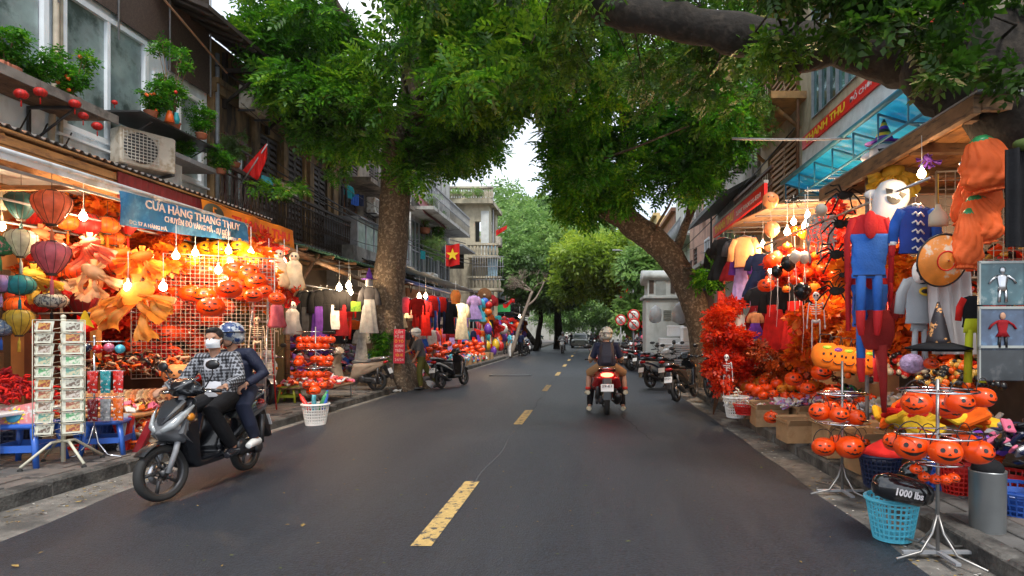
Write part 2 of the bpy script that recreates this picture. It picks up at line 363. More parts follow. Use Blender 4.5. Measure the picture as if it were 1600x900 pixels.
def bars(mb, X, y0, y1, z0, z1, n, r=.012, side=-1):
    for k in range(n): y = y0+(y1-y0)*(k+.5)/n; mb.tube([(X, y, z0), (X, y, z1)], r, 5)
    return mb
SHUT = mat('dark_shutter', (.05,.032,.024), .65, var=.3, scale=6, bump=.2)
def shutters(b, X, o, side, m=SHUT, n=14):
    y0, y1, z0, z1 = o; x = X+side*.08
    for (a, c) in ((y0+.03, (y0+y1)/2-.01), ((y0+y1)/2+.01, y1-.03)):
        mb = MB().box((x-.02, a, z0+.02), (x+.02, a+.06, z1-.02)).box((x-.02, c-.06, z0+.02), (x+.02, c, z1-.02)).box((x-.02, a+.06, z0+.02), (x+.02, c-.06, z0+.1)).box((x-.02, a+.06, z1-.1), (x+.02, c-.06, z1-.02))
        for k in range(n): z = z0+.12+(z1-z0-.24)*(k+.5)/n; mb.cbox((x, (a+c)/2, z), (.03, c-a-.12, (z1-z0)/n*.8), Ry(25*side))
        O('shutter', mb, m, b, w=True)
def aircon(label, loc, rz, m='cream', s=1):
    t = thing('air_conditioner', label, 'air conditioner', loc, rz, 'air conditioner units on the house fronts', s)
    O('case', MB().cbox((0, 0, .3), (.8, .32, .58), bev=.02), mat('ac_case_'+m, C[m] if m != 'cream' else (.55,.5,.42), .5, var=.1, col2=(.35,.28,.2), s2=5), t)
    O('grille', MB().lathe([(.24, 0), (.24, .01), (.2, .016)], 24, T(-.12, -.165, .3) @ Rx(90)), DARKM, t)
    mb = MB()
    for k in range(9): mb.cbox((-.12, -.19, .1+k*.05), (.5, .008, .012))
    for k in range(10): mb.cbox((-.37+k*.055, -.186, .3), (.008, .008, .46))
    O('guard', mb, mat('ac_guard', (.5,.48,.43), .5), t)
    mb = MB()
    for k in range(14): mb.cbox((.405, 0, .06+k*.038), (.012, .26, .014), Ry(20))
    O('side_vent', mb, met('grey', .6), t)
    O('bracket', MB().box((-.36, -.2, -.04), (-.32, .2, 0)).box((.32, -.2, -.04), (.36, .2, 0)), DARKM, t)
    return t
def slab(b, name, X0, X1, Y0, Y1, Z0, Z1, m): return O(name, MB().box((min(X0, X1), Y0, Z0), (max(X0, X1), Y1, Z1)), m, b, w=True)
def corr(b, name, xa, za, xb, zb, Y0, Y1, m, amp=.02, pitch=.16, th=.012):
    # corrugated sheet, ridges run from a (wall) to b (edge)
    n = int((Y1-Y0)/pitch*4); mb = MB()
    mb.grid(lambda u, v: (xa+(xb-xa)*v, Y0+(Y1-Y0)*u, za+(zb-za)*v+amp*sin(2*pi*u*(Y1-Y0)/pitch)), n, 1)
    mb.grid(lambda u, v: (xa+(xb-xa)*(1-v), Y0+(Y1-Y0)*u, za+(zb-za)*(1-v)-th+amp*sin(2*pi*u*(Y1-Y0)/pitch)), n, 1)
    return O(name, mb, m, b, w=True)

# ---- A: pale blue house, near left
WB = mat('pale_blue_plaster', (.68,.78,.86), .85, var=.1, scale=2, bump=.15, col2=(.24,.26,.27), s2=1.3, streak=3, lo=.52, hi=.75)
WF = mat('white_window_frame', (.8,.85,.9), .5, var=.06)
A = thing('house', 'pale blue plaster house with white framed windows and brown mesh screens, nearest on the left', 'house', (WL, 8, 0))
AO = [(8.25, 9.9, 5.05, 7.55), (10.0, 12.15, 5.0, 6.85), (12.2, 13.65, 5.0, 6.85)]
AO = [(6.2, 9.75, 5.15, 7.6), (10.0, 11.95, 4.95, 7.25), (12.1, 13.65, 4.85, 6.75)]
facade(A, WL, 2, 13.85, 3.2, 14, WB, AO, -1)
shell(A, WL, 2, 13.85, 3.2, 14, WB, -1)
PANE = mat('window_mesh', (.24,.31,.31), .35, var=.35, scale=3, col2=(.05,.075,.07), s2=1.5, spec=.6)
for o, mu in zip(AO, (3, 1, 1)): window(A, WL, o, -1, WF, PANE, mu, .09, .06)
O('sill', MB().box((WL, 9.9, 4.8), (WL+.1, 13.8, 4.84)), WF, A, w=True)
BRS = mat('brown_mesh_screen', (.065,.042,.034), .7, var=.3, scale=60, col2=(.1,.07,.055), s2=40)
yy = [9.85, 11.1, 12.45, 13.78]
for i in range(3):
    for j, (z0, z1) in enumerate(((7.35, 8.75), (8.78, 10.3))):
        if i == 2: z0 = 6.95 if j == 0 else z0
        if i == 1: z0 = 7.3 if j == 0 else z0
        O('screen_panel', MB().box((WL+.08, yy[i]+.012, z0), (WL+.11, yy[i+1]-.012, z1-.02)), BRS, A, w=True)
mb = MB()
for y in yy: mb.tube([(WL+.13, y, 6.9), (WL+.13, y, 10.3)], .018, 6)
for z in (8.765, 10.3): mb.tube([(WL+.13, 9.85, z), (WL+.13, 13.78, z)], .018, 6)
O('screen_frame', mb, met('grey', .5), A, w=True)
O('pipe', MB().tube([(WL+.06, 9.88, 10), (WL+.06, 9.88, 6), (WL+.08, 9.75, 4.5), (WL+.1, 9.9, 3.5)], .045, 8).tube([(WL+.05, 9.98, 10), (WL+.05, 9.98, 4.4)], .03, 8), mat('old_pipe', (.4,.35,.27), .7, var=.25), A, w=True)
for k, (yy0, zz0) in enumerate(((9.4, 5.0), (9.7, 4.9), (10.15, 4.9))): O('cable', MB().tube([(WL+.08, yy0, zz0), (WL+.09, yy0-.3, zz0-.6), (WL+.07, yy0+.2, zz0-1.2), (WL+.05, yy0+.35, 3.6)], .012, 5), WIRE, A, w=True)
O('roof_pole', MB().tube([(WL+.9, 9.6, 8.1), (WL+.9, 13.1, 7.15)], .02, 6), mat('bamboo_pole', (.3,.16,.1), .6), A, w=True)
# ledge shelf with brackets
sh = thing('balcony_shelf', 'weathered plank ledge on steel brackets under the large white window', 'shelf', (WL, 8, 5.05))
SHX = WL+.85
for k in range(4): O('plank', MB().box((WL+.06+k*.2, 5.0, 5.08), (WL+.06+k*.2+.185, 10.1, 5.12)), WOOD, sh, w=True)
O('fascia', MB().box((SHX+.02, 5.0, 5.02), (SHX+.05, 10.1, 5.16)), mat('grey_board', (.2,.18,.16), .8, var=.3, col2=(.1,.09,.08)), sh, w=True)
for y in (6.3, 8.0, 9.4):
    O('bracket', MB().box((WL+.02, y, 4.4), (WL+.06, y+.04, 5.07)).box((WL+.06, y, 5.03), (SHX, y+.04, 5.07)).tube([(WL+.06, y+.02, 4.5), (SHX-.1, y+.02, 5.04)], .02, 5), DARKM, sh, w=True)
aircon('cream air conditioner outdoor unit under a steel tray on the pale blue wall', tuple(LX(212, 262, WL+.45)+Vector((0, .2, .0))), 62, 'cream', 1.15)
tr = thing('steel_tray', 'grey steel tray above the cream air conditioner holding potted shrubs', 'tray', (WL, 11, 4.62)); q = LX(212, 190, WL+.4)
O('plate', MB().box((WL+.03, q.y-.5, q.z), (WL+.85, q.y+1.9, q.z+.03)), DARKM, tr, w=True); TRY = q
O('strut', MB().tube([(WL+.03, q.y, q.z-.4), (WL+.7, q.y, q.z)], .015, 5), DARKM, tr, w=True); O('strut', MB().tube([(WL+.03, q.y+1.6, q.z-.4), (WL+.7, q.y+1.6, q.z)], .015, 5), DARKM, tr, w=True)

# ---- B: old brown colonial house
BR = mat('old_ochre_wall', (.36,.22,.09), .9, var=.3, scale=1.5, bump=.4, bscale=25, col2=(.045,.032,.024), s2=1.6, streak=4, lo=.42, hi=.62)
B = thing('house', 'old ochre colonial house with dark shutters, long balcony and deep wooden eave', 'house', (WL, 17, 0))
ZB = 4.25
BO = [(14.5, 15.5, ZB, 6.35), (16.1, 17.1, ZB, 6.9), (17.6, 18.6, ZB, 6.9), (19.2, 20.2, ZB, 6.9)]
facade(B, WL, 13.9, 21.1, 0.1, 8.3, BR, BO, -1); shell(B, WL, 13.9, 21.1, 3, 8.3, BR, -1)
for o in BO[1:]: shutters(B, WL, o, -1)
window(B, WL, BO[0], -1, mat('maroon_frame', (.12,.03,.025), .6, var=.2), GLASS, 1, .1, .03, 5.6)
mb = MB()
for y in (14.1, 15.8, 17.3, 18.9, 20.6): mb.box((WL, y-.13, ZB), (WL+.09, y+.13, 7.4))
mb.box((WL, 13.95, 7.1), (WL+.14, 21.05, 7.3)).box((WL, 13.95, 7.3), (WL+.2, 21.05, 7.42))
O('pilaster', mb, mat('ochre_trim', (.24,.15,.07), .9, var=.25, bump=.3, col2=(.07,.05,.035), s2=3, streak=4), B, w=True)
EV = mat('eave_dark_wood', (.035,.025,.02), .8, var=.4, bump=.3)
bn = LX(322, 10, WL+1.15)
O('eave', MB().add([(WL-.1, 11.9, bn.z+.55), (WL+1.25, 11.9, bn.z+.0), (WL+1.25, 21.2, bn.z+.0), (WL-.1, 21.2, bn.z+.55), (WL-.1, 11.9, bn.z+.47), (WL+1.25, 11.9, bn.z-.09), (WL+1.25, 21.2, bn.z-.09), (WL-.1, 21.2, bn.z+.47)], [(0,1,2,3),(7,6,5,4),(0,4,5,1),(1,5,6,2),(2,6,7,3),(3,7,4,0)]), EV, B, w=True)
for k in range(18): y = 12.1+k*.52; O('rafter', MB().tube([(WL, y, bn.z+.42), (WL+1.22, y, bn.z-.13)], .04, 4), EV, B, w=True)
O('roof', MB().add([(WL-6, 13.9, 9.7), (WL-.1, 13.9, 8.42), (WL-.1, 21.1, 8.42), (WL-6, 21.1, 9.7), (WL-6, 13.9, 8.31), (WL-.1, 13.9, 8.31), (WL-.1, 21.1, 8.31), (WL-6, 21.1, 8.31)], [(0,1,2,3),(0,4,5,1),(1,5,6,2),(2,6,7,3)]), mat('roof_tile', (.14,.06,.035), .8, var=.3, scale=8, bump=.5), B, w=True)
for y in (14.4, 16.3, 18.2, 20.1):
    O('bracket', MB().box((WL+.01, y, bn.z-1.1), (WL+.1, y+.1, bn.z+.2)).box((WL+.1, y, bn.z-.26), (WL+1.1, y+.1, bn.z-.17)).tube([(WL+.08, y+.05, bn.z-.95), (WL+.95, y+.05, bn.z-.25)], .045, 4).tube([(WL+.08, y+.05, bn.z-.25), (WL+.6, y+.05, bn.z-.62)], .03, 4), EV, B, w=True)
BX = WL+.85; zt = LX(400, 283, BX).z
slab(B, 'balcony_floor', WL, BX+.1, 12.9, 21.1, ZB-.5, ZB-.3, mat('balcony_concrete', (.12,.1,.085), .9, var=.3, col2=(.05,.045,.04), s2=3))
IRON = mat('balcony_ironwork', (.05,.032,.026), .7, var=.3)
O('handrail', MB().box((BX-.03, 12.9, zt), (BX+.05, 21.1, zt+.06)).box((BX-.02, 12.9, ZB-.3), (BX+.04, 21.1, ZB-.22)).box((BX-.015, 12.9, zt-.14), (BX+.035, 21.1, zt-.11)), IRON, B, w=True)
bal = MB(); h_ = zt-ZB+.22
bal.tube([(0, 0, 0), (0, 0, h_)], .012, 5)
for s_ in (-1, 1):
    bal.tube([(0, s_*.065+s_*.04*sin(pi*k/8*2), h_*(.05+.8*k/8)) for k in range(9)], .009, 4)
    bal.tube([(0, s_*.03*cos(a*.7), h_*.45+.05*sin(a*.7)) for a in range(10)], .008, 4)
bm = bal.mesh('baluster'); bm.materials.append(IRON)
for k in range(46): O('baluster', bm, None, B, (BX+.01-WL, 13+k*.177-17, ZB-.22))
GAL = mat('galvanised_valance', (.33,.32,.31), .5, .4, var=.3, scale=9, bump=.6, bscale=18)
O('valance', MB().grid(lambda u, v: (BX+.14+.02*sin(u*90), 12.9+8.2*u, ZB-.62+.28*v+.02*sin(u*61)), 90, 2), GAL, B, w=True)
corr(B, 'awning_sheet', BX+.1, 3.72, -6.9, 3.55, 12.5, 21, mat('rust_sheet', (.16,.09,.06), .7, .2, var=.4, col2=(.3,.28,.27), s2=4), .018)

# ---- C: dark cluttered block with grey metal boxes, brown second floor
Cc = thing('house', 'dark weathered house with grey metal balcony boxes and washing, left beside the tree trunk', 'house', (WL, 23, 0))
CO = [(21.6, 22.8, 4.3, 6.4), (23.4, 24.8, 4.3, 6.4), (21.8, 23, 7.4, 9.2), (24, 25.2, 7.4, 9.2)]
WD = mat('dark_plaster', (.2,.165,.13), .9, var=.3, bump=.3, col2=(.05,.042,.035), s2=1.3, streak=4)
facade(Cc, WL, 21.15, 27.2, .1, 10.6, WD, CO, -1); shell(Cc, WL, 21.15, 27.2, 3, 10.6, WD, -1)
for o in CO: shutters(Cc, WL, o, -1)
GB = mat('grey_corrugated_box', (.28,.29,.32), .6, .2, var=.2, col2=(.14,.13,.13), s2=2, streak=3)
ZC = LX(503, 340, -7.5)
def metalbox(y0, y1, z0, z1, x0, x1, gl=True):
    mb = MB(); 
    for i in range(int((y1-y0)/.16)): mb.box((x1, y0+i*.16, z0), (x1+.02, y0+i*.16+.13, z0+(z1-z0)*.5))
    mb.box((x0, y0, z0), (x1, y1, z0+.05)).box((x0, y0, z0+.05), (x1, y0+.05, z1)).box((x0, y1-.05, z0+.05), (x1, y1, z1)).box((x0, y0+.05, z1-.05), (x1+.1, y1-.05, z1)).box((x1-.04, y0+.05, z0+.05), (x1-.002, y1-.05, z0+(z1-z0)*.5))
    O('balcony_box', mb, GB, Cc, w=True)
    n = 3; w_ = (y1-y0-.1)/n
    for k in range(n): 
        a = y0+.05+k*w_; f = O('window', MB().box((x1-.05, a, z0+(z1-z0)*.52), (x1, a+.05, z1-.05)).box((x1-.05, a+w_-.04, z0+(z1-z0)*.52), (x1, a+w_, z1-.05)).box((x1-.05, a+.05, z0+(z1-z0)*.52), (x1, a+w_-.04, z0+(z1-z0)*.56)), GB, Cc, w=True)
        O('pane', MB().box((x1-.03, a+.03, z0+(z1-z0)*.54), (x1-.02, a+w_-.02, z1-.05)), mat('curtain_glass', (.3,.38,.42), .2, var=.3, scale=3), f)
metalbox(19.9, 22.3, ZC.z-1.7, ZC.z+.6, WL+.02, WL+1.1)
metalbox(23.6, 25.6, ZC.z-1.0, ZC.z+.6, WL+.02, WL+1.1)
slab(Cc, 'concrete_parapet', WL+.02, WL+1.25, 19.2, 25.8, 3.75, 4.35, mat('stained_concrete', (.24,.23,.22), .9, var=.2, bump=.3, col2=(.09,.085,.08), s2=2.2, streak=3))
slab(Cc, 'upper_balcony', WL+.02, WL+1.0, 21.4, 26.8, 6.9, 7.05, WD)
O('upper_railing', bars(MB().box((WL+.95, 21.4, 7.95), (WL+1.0, 26.8, 8.0)), WL+.97, 21.4, 26.8, 7.05, 7.95, 30), met('grey', .6), Cc, w=True)
for k, y in enumerate((22.0, 23.1, 24.4)): O('cable', MB().tube([(WL+1.3, y, 4.2), (WL+1.4, y+.4, 3.4-.1*k), (WL+1.3, y+1.2, 3.9), (WL+1.2, y+2, 4.4)], .02, 5), WIRE, Cc, w=True)

# ---- D: house with glazed front, behind the trunk
D = thing('house', 'narrow grey house with tall glazed front and red cladding, just right of the left trunk', 'house', (WL, 30, 0))
DO = [(27.6, 30.2, 4.0, 6.9), (30.5, 33.0, 4.0, 6.9), (27.8, 30, 8, 10.2), (31, 33, 8, 10.2), (33.4, 35.6, 4, 6.6)]
GY = mat('grey_plaster', (.42,.42,.4), .85, var=.15, col2=(.16,.15,.14), s2=1.2, streak=3)
facade(D, WL+.4, 27.25, 36, .1, 11.5, GY, DO, -1); shell(D, WL+.4, 27.25, 36, 3, 11.5, GY, -1)
for o in DO: window(D, WL+.4, o, -1, met('grey', .5), GLASS, 3, .07, .05, (o[2]+o[3])/2)
corr(D, 'red_cladding', WL+.55, 8.1, WL+1.3, 6.9, 27.3, 31.5, mat('maroon_sheet', (.14,.03,.035), .6, var=.2), .02, .2)
slab(D, 'balcony_floor', WL+.41, WL+1.7, 27.3, 35.5, 7.1, 7.25, GY)
O('railing', bars(MB().box((WL+1.62, 27.3, 8.15), (WL+1.7, 35.5, 8.22)).box((WL+1.64, 27.3, 7.7), (WL+1.68, 35.5, 7.74)), WL+1.66, 27.3, 35.5, 7.25, 8.15, 34, .018), met('grey', .6), D, w=True)
slab(D, 'canopy', WL+.41, WL+1.9, 32.5, 36, 6.2, 6.3, met('grey', .6))
aircon('white air conditioner unit beside the teal cloth, right of the left trunk', (WL+1.0, 29.6, 3.75), 90, 'white', 1.2)

# ---- E: pale cream block with balustrades, projecting towards the street
YE = 38.0
def EX(px): return (px-VX)*YE/F
def EZ(py): return H+(VY-py)*YE/F
CRM = mat('cream_stained_concrete', (.5,.45,.34), .9, var=.12, bump=.2, col2=(.16,.14,.11), s2=1.2, streak=4, lo=.46, hi=.68)
E = thing('apartment_building', 'cream concrete block with roof balustrade and light blue panels closing the left row', 'building', (EX(735), YE, 0))
x0, x1 = -10.5, EX(764)
facade(E, x1, YE, 41.5, .1, EZ(320), CRM, [(39, 40.6, 4, 6.5), (39, 40.6, 8, 9.6)], -1)
# front (facing the camera) wall as grid
def front(b, Y, x0, x1, z0, z1, m, ops, th=.25):
    xs = sorted({x0, x1}|{v for o in ops for v in o[:2]}); zs = sorted({z0, z1}|{v for o in ops for v in o[2:]}); mb = MB()
    for a, c in zip(xs, xs[1:]):
        for d, e in zip(zs, zs[1:]):
            if not any(o[0]-1e-6 <= a and c <= o[1]+1e-6 and o[2]-1e-6 <= d and e <= o[3]+1e-6 for o in ops): mb.box((a, Y, d), (c, Y+th, e))
    O('front_wall', mb, m, b, w=True)
front(E, YE, x0, x1-.25, .1, EZ(320), CRM, [(EX(742), EX(758), EZ(378), EZ(346)), (EX(700), EX(725), EZ(420), EZ(395))])
O('room', MB().box((x0, YE+1, .1), (x1-1.2, 41.4, EZ(325))), ROOM, E, w=True)
O('roof_slab', MB().box((x0, YE-.5, EZ(320)), (x1+.3, 41.6, EZ(314))).box((x0, YE-.3, EZ(314)), (x1+.2, 41.6, EZ(311))), CRM, E, w=True)
b2 = MB().lathe([(.09, 0), (.06, .06), (.1, .25), (.05, .5), (.09, .6)], 8).mesh('baluster'); b2.materials.append(CRM)
def balrow(b, xa, xb, Y, z, n, top=.72):
    for k in range(n): O('baluster', b2, None, b, (xa+(xb-xa)*(k+.5)/n-b.location.x, Y-b.location.y, z), None, (1, 1, top/.72))
    O('coping', MB().box((xa, Y-.14, z+.6*top/.72), (xb, Y+.14, z+.6*top/.72+.12)), CRM, b, w=True)
balrow(E, EX(688), x1+.3, YE-.2, EZ(311), 22)
for (za, pxa, pxb) in ((402, 735, 778), (452, 735, 782)):
    O('balcony_floor', MB().box((EX(pxa), YE-1.1, EZ(za)-.15), (EX(pxb)+.2, YE-.002, EZ(za))), CRM, E, w=True); balrow(E, EX(pxa), EX(pxb)+.2, YE-1.0, EZ(za), 9)
LB = mat('light_blue_panel', (.33,.5,.62), .6, var=.15, col2=(.2,.3,.36), s2=2)
O('blue_panel', MB().box((EX(752), YE-.12, EZ(400)), (EX(764), YE-.02, EZ(330))), mat('white_panel', (.6,.63,.62), .6, var=.1), E, w=True)
O('blue_panel', MB().box((EX(765), YE-.6, EZ(436)), (EX(779), YE-.5, EZ(385))), LB, E, w=True)
O('blue_panel', MB().box((EX(762), YE-.62, EZ(452)+.8), (EX(779), YE-.52, EZ(436)-.05)), LB, E, w=True)
mb = MB()
for k in range(13): mb.tube([(EX(745)+k*.15, YE-1.3, EZ(440)), (EX(745)+k*.15, YE-1.3, EZ(405))], .015, 4)
for z in (405, 420, 440): mb.tube([(EX(745), YE-1.3, EZ(z)), (EX(745)+1.9, YE-1.3, EZ(z))], .018, 4)
O('window_cage', mb, met('grey', .6), E, w=True)
# frame structures / small clutter between D and E
O('scaffold', MB().tube([(EX(690), 35, EZ(400)), (EX(735), 35, EZ(392))], .03, 5).tube([(EX(690), 36.5, EZ(375)), (EX(735), 36.5, EZ(386))], .03, 5).tube([(EX(700), 35, EZ(450)), (EX(700), 35, EZ(385))], .04, 5), DARKM, E, w=True)

# ---- generic far houses
def blockhouse(label, side, X, Y0, Y1, Z1, m, rows=3, wf=None, seed=0, aw=None, gm=GLASS):
    r_ = random.Random(seed); b = thing('house', label, 'house', (X, (Y0+Y1)/2, 0)); ops = []
    n = max(2, int((Y1-Y0)/2.6)); st = (Y1-Y0)/n
    for i in range(rows):
        for j in range(n): y = Y0+st*(j+.5); ops.append((y-.6, y+.6, 4.1+i*3.2, 5.9+i*3.2))
    ops = [o for o in ops if o[3] < Z1-.3]
    facade(b, X, Y0, Y1, .1, Z1, m, ops, side); shell(b, X, Y0, Y1, 3, Z1, m, side)
    for o in ops:
        if r_.random() < .5: window(b, X, o, side, wf or WF, gm, 1, .08, .05)
        else: shutters(b, X, o, side, mat('green_shutter', (.04,.12,.09), .6, var=.2) if seed % 2 else SHUT, 8)
    for i in range(rows):
        z = 3.75+i*3.2
        if z > Z1-2: break
        if r_.random() < .8:
            xo = X-side*.9; slab(b, 'balcony_floor', X-side*.01, xo, Y0+.4, Y1-.4, z, z+.12, m)
            mb = MB().box((min(xo, xo-side*.05), Y0+.4, z+.95), (max(xo, xo-side*.05), Y1-.4, z+1.0)); bars(mb, xo-side*.025, Y0+.4, Y1-.4, z+.12, z+.95, int((Y1-Y0)*4), .018)
            O('railing', mb, IRON if r_.random() < .5 else met('grey', .6), b, w=True)
    if aw: corr(b, 'awning_sheet', X, 3.6, X-side*2.0, 3.2, Y0+.2, Y1-.2, aw, .03, .3)
    O('cornice', MB().box((X-.3, Y0, Z1), (X+.3, Y1, Z1+.25)), m, b, w=True)
    return b
pk = mat('salmon_plaster', (.5,.3,.22), .85, var=.15, col2=(.3,.18,.14), s2=1, streak=3); yl = mat('yellow_plaster', (.52,.38,.17), .85, var=.15, col2=(.3,.2,.1), s2=1, streak=3)
ga = mat('green_awning', (.03,.14,.1), .6, var=.2); ba = mat('blue_awning', (.05,.1,.35), .6, var=.2)
blockhouse('yellow shuttered house beyond the cream block on the left', -1, -9.3, 41.8, 52, 9, yl, 2, seed=3, aw=ga)
blockhouse('grey plaster house far down the left side of the street', -1, -9.3, 52.2, 66, 10, GY, 2, seed=4, aw=ba)
blockhouse('salmon house farthest down the left side of the street', -1, -9.3, 66.2, 84, 9, pk, 2, seed=5, aw=ga)
# ---- right side
R1 = thing('house', 'cream house with tall green glass front above a red shop sign, nearest on the right', 'house', (WRX, 12, 0))
zs0 = LX(1270, 196, WRX).z
CP = mat('cream_plaster', (.5,.42,.3), .85, var=.12, bump=.15, col2=(.32,.25,.17), s2=1.3, streak=3)
GG = mat('green_mirror_glass', (.12,.28,.3), .08, .6, var=.35, scale=1.2, col2=(.03,.09,.08), s2=1.5, streak=3)
RO = [(11.0, 15.0, zs0+.15, 10.2)]
facade(R1, WRX, 3, 15.3, .1, 13, CP, RO, 1); shell(R1, WRX, 3, 15.3, 3, 13, CP, 1)
for k in range(8): window(R1, WRX, (11.0+k*.5, 11.5+k*.5, zs0+.15, 10.2), 1, met('grey', .4), GG, 0, .02, .04)
R2 = thing('house', 'ochre house with three stacked orange balconies on the right', 'house', (WRX, 17, 0))
facade(R2, WRX, 15.35, 19.6, .1, 13, CP, [(16, 18.8, 5.0, 7.0), (16, 18.8, 7.8, 9.8), (16, 18.8, 10.4, 12)], 1); shell(R2, WRX, 15.35, 19.6, 3, 13, CP, 1)
for z in (5.0, 7.8, 10.4):
    shutters(R2, WRX, (16, 18.8, z, z+1.9), 1, mat('ochre_shutter', (.42,.23,.09), .6, var=.2), 10)
    slab(R2, 'balcony_floor', WRX-.01, WRX-.9, 15.4, 19.5, z-.3, z-.12, mat('ochre_concrete', (.45,.25,.1), .8, var=.2, col2=(.25,.14,.07), s2=2))
    O('railing', bars(MB().box((WRX-.9, 15.4, z+.75), (WRX-.82, 19.5, z+.82)).box((WRX-.88, 15.4, z+.35), (WRX-.84, 19.5, z+.38)), WRX-.86, 15.4, 19.5, z-.12, z+.75, 26, .014), mat('brown_rail', (.14,.06,.03), .6), R2, w=True)
    for y in (15.9, 19.1): O('corbel', MB().tube([(WRX, y, z-.9), (WRX-.7, y, z-.3)], .06, 4), mat('ochre_concrete', C['gold']), R2, w=True)
R3 = thing('house', 'grey concrete house with a dark pitched canopy over a window band on the right', 'house', (WRX, 23, 0))
GC = mat('grey_concrete', (.34,.33,.29), .9, var=.15, bump=.3, col2=(.17,.16,.13), s2=1.2, streak=4)
r3o = [(20.2, 25.2, 4.7, 5.9), (20.5, 22, 8.2, 10), (23.3, 24.8, 8.2, 10)]
facade(R3, WRX-.1, 19.65, 26.2, .1, 12.5, GC, r3o, 1); shell(R3, WRX-.1, 19.65, 26.2, 3, 12.5, GC, 1)
window(R3, WRX-.1, r3o[0], 1, met('grey', .5), mat('hazy_glass', (.2,.25,.24), .2, var=.3), 5); [shutters(R3, WRX-.1, o, 1) for o in r3o[1:]]
O('canopy', MB().add([(WRX-.1, 19.7, 6.7), (WRX-1.4, 19.7, 6.0), (WRX-1.4, 25.8, 6.0), (WRX-.1, 25.8, 6.7), (WRX-.1, 19.7, 6.6), (WRX-1.4, 19.7, 5.85), (WRX-1.4, 25.8, 5.85), (WRX-.1, 25.8, 6.6)], [(0,1,2,3),(7,6,5,4),(0,4,5,1),(1,5,6,2),(2,6,7,3),(3,7,4,0)]), mat('dark_canopy', (.07,.075,.08), .6, var=.2), R3, w=True)
slab(R3, 'balcony_floor', WRX-.11, WRX-1.2, 19.7, 25.8, 4.2, 4.35, GC)
blockhouse('pale pink trimmed house behind the right tree crown', 1, WRX-.1, 26.3, 33, 10.5, pk, 2, seed=8, aw=ba)
blockhouse('white plaster house with green side panel on the right', 1, WRX+.4, 33.2, 42, 12, mat('offwhite_plaster', (.55,.55,.5), .85, var=.12, col2=(.3,.29,.26), s2=1, streak=3), 3, seed=9, aw=ga)
blockhouse('brick red house far down the right side', 1, WRX+.4, 42.2, 54, 10, mat('brick_plaster', (.33,.15,.09), .85, var=.2, col2=(.2,.1,.07), s2=1.5, streak=2), 2, seed=10, aw=ga)
blockhouse('yellow house far down the right side', 1, WRX+.4, 54.2, 68, 12, yl, 3, seed=11, aw=ba)
blockhouse('grey house farthest down the right side', 1, WRX+.4, 68.2, 90, 10, GY, 2, seed=12, aw=ga)
# far end of the street
eb = thing('apartment_building', 'distant hazy block closing the end of the street behind the trees', 'building', (0, 130, 0))
front(eb, 130, -25, 25, .1, 9, GC, [(-24+i*4, -22+i*4, 4+j*3.2, 6+j*3.2) for i in range(12) for j in range(1)]); O('room', MB().box((-25, 131, .1), (25, 134, 9)), ROOM, eb, w=True)

# ---- kiosk (grey utility tower) on the right pavement
KY = 24.0
def KX(px): return (px-VX)*KY/F
def KZ(py): return H+(VY-py)*KY/F
K = thing('utility_kiosk', 'pale grey utility kiosk with arched cap and louvred door on the right pavement', 'kiosk', (KX(1035), KY, 0))
KM = mat('kiosk_paint', (.42,.45,.45), .6, var=.08, col2=(.28,.3,.29), s2=1.5, streak=3)
O('body', MB().cbox((0, .8, 1.45), (1.3, 1.5, 2.9), bev=.02), KM, K)
O('ledge', MB().cbox((0, .8, 2.98), (1.5, 1.7, .12), bev=.02), KM, K)
O('upper_body', MB().cbox((0, .8, 3.4), (1.15, 1.4, .72), bev=.02), KM, K)
O('cap', MB().tube([(-.75, .8, 3.8), (.75, .8, 3.8)], .3, 20, sq=(1, 2.8)), KM, K)
O('door', MB().cbox((-.05, .09, 3.38), (.4, .05, .62)), mat('kiosk_door', (.25,.28,.28), .5), K)
mb = MB()
for k in range(6): mb.cbox((.2, .03, 2.1+k*.07), (.3, .03, .03), Rx(25))
O('louvre', mb, mat('kiosk_louvre', (.2,.22,.2), .6), K)
for x in (-.42, .42): O('window', MB().cbox((x, .1, 3.4), (.18, .04, .55)), SHUT, K)
# ================================================================ trees
def npmesh(name, V, n4):
    me = bpy.data.meshes.new(name); me.vertices.add(len(V)); me.vertices.foreach_set('co', V.astype(np.float32).ravel())
    nf = len(V)//n4; me.loops.add(nf*n4); me.loops.foreach_set('vertex_index', np.arange(nf*n4, dtype=np.int32))
    me.polygons.add(nf); me.polygons.foreach_set('loop_start', (np.arange(nf)*n4).astype(np.int32)); me.polygons.foreach_set('loop_total', np.full(nf, n4, dtype=np.int32))
    me.update(calc_edges=True); return me
def template(pairs, ll, lw, rl, droop=.25):
    q = []
    for j in range(pairs+1):
        t = rl*(.15+.85*j/pairs)
        for s_ in ((-1, 1) if j < pairs else (0,)):
            l = ll*(.75+.35*sin(pi*(j+1)/(pairs+1)))
            dr = np.array([.55, s_*.83, 0]) if s_ else np.array([1., 0, 0])
            pe = np.array([-dr[1], dr[0], 0])*lw*.5
            b = np.array([t, 0, -droop*t*t/rl]); dz = np.array([0, 0, 1.])
            q += [b, b+dr*l*.45+pe+dz*.1*l, b+dr*l-dz*.18*l, b+dr*l*.45-pe+dz*.1*l]
    return np.array(q)
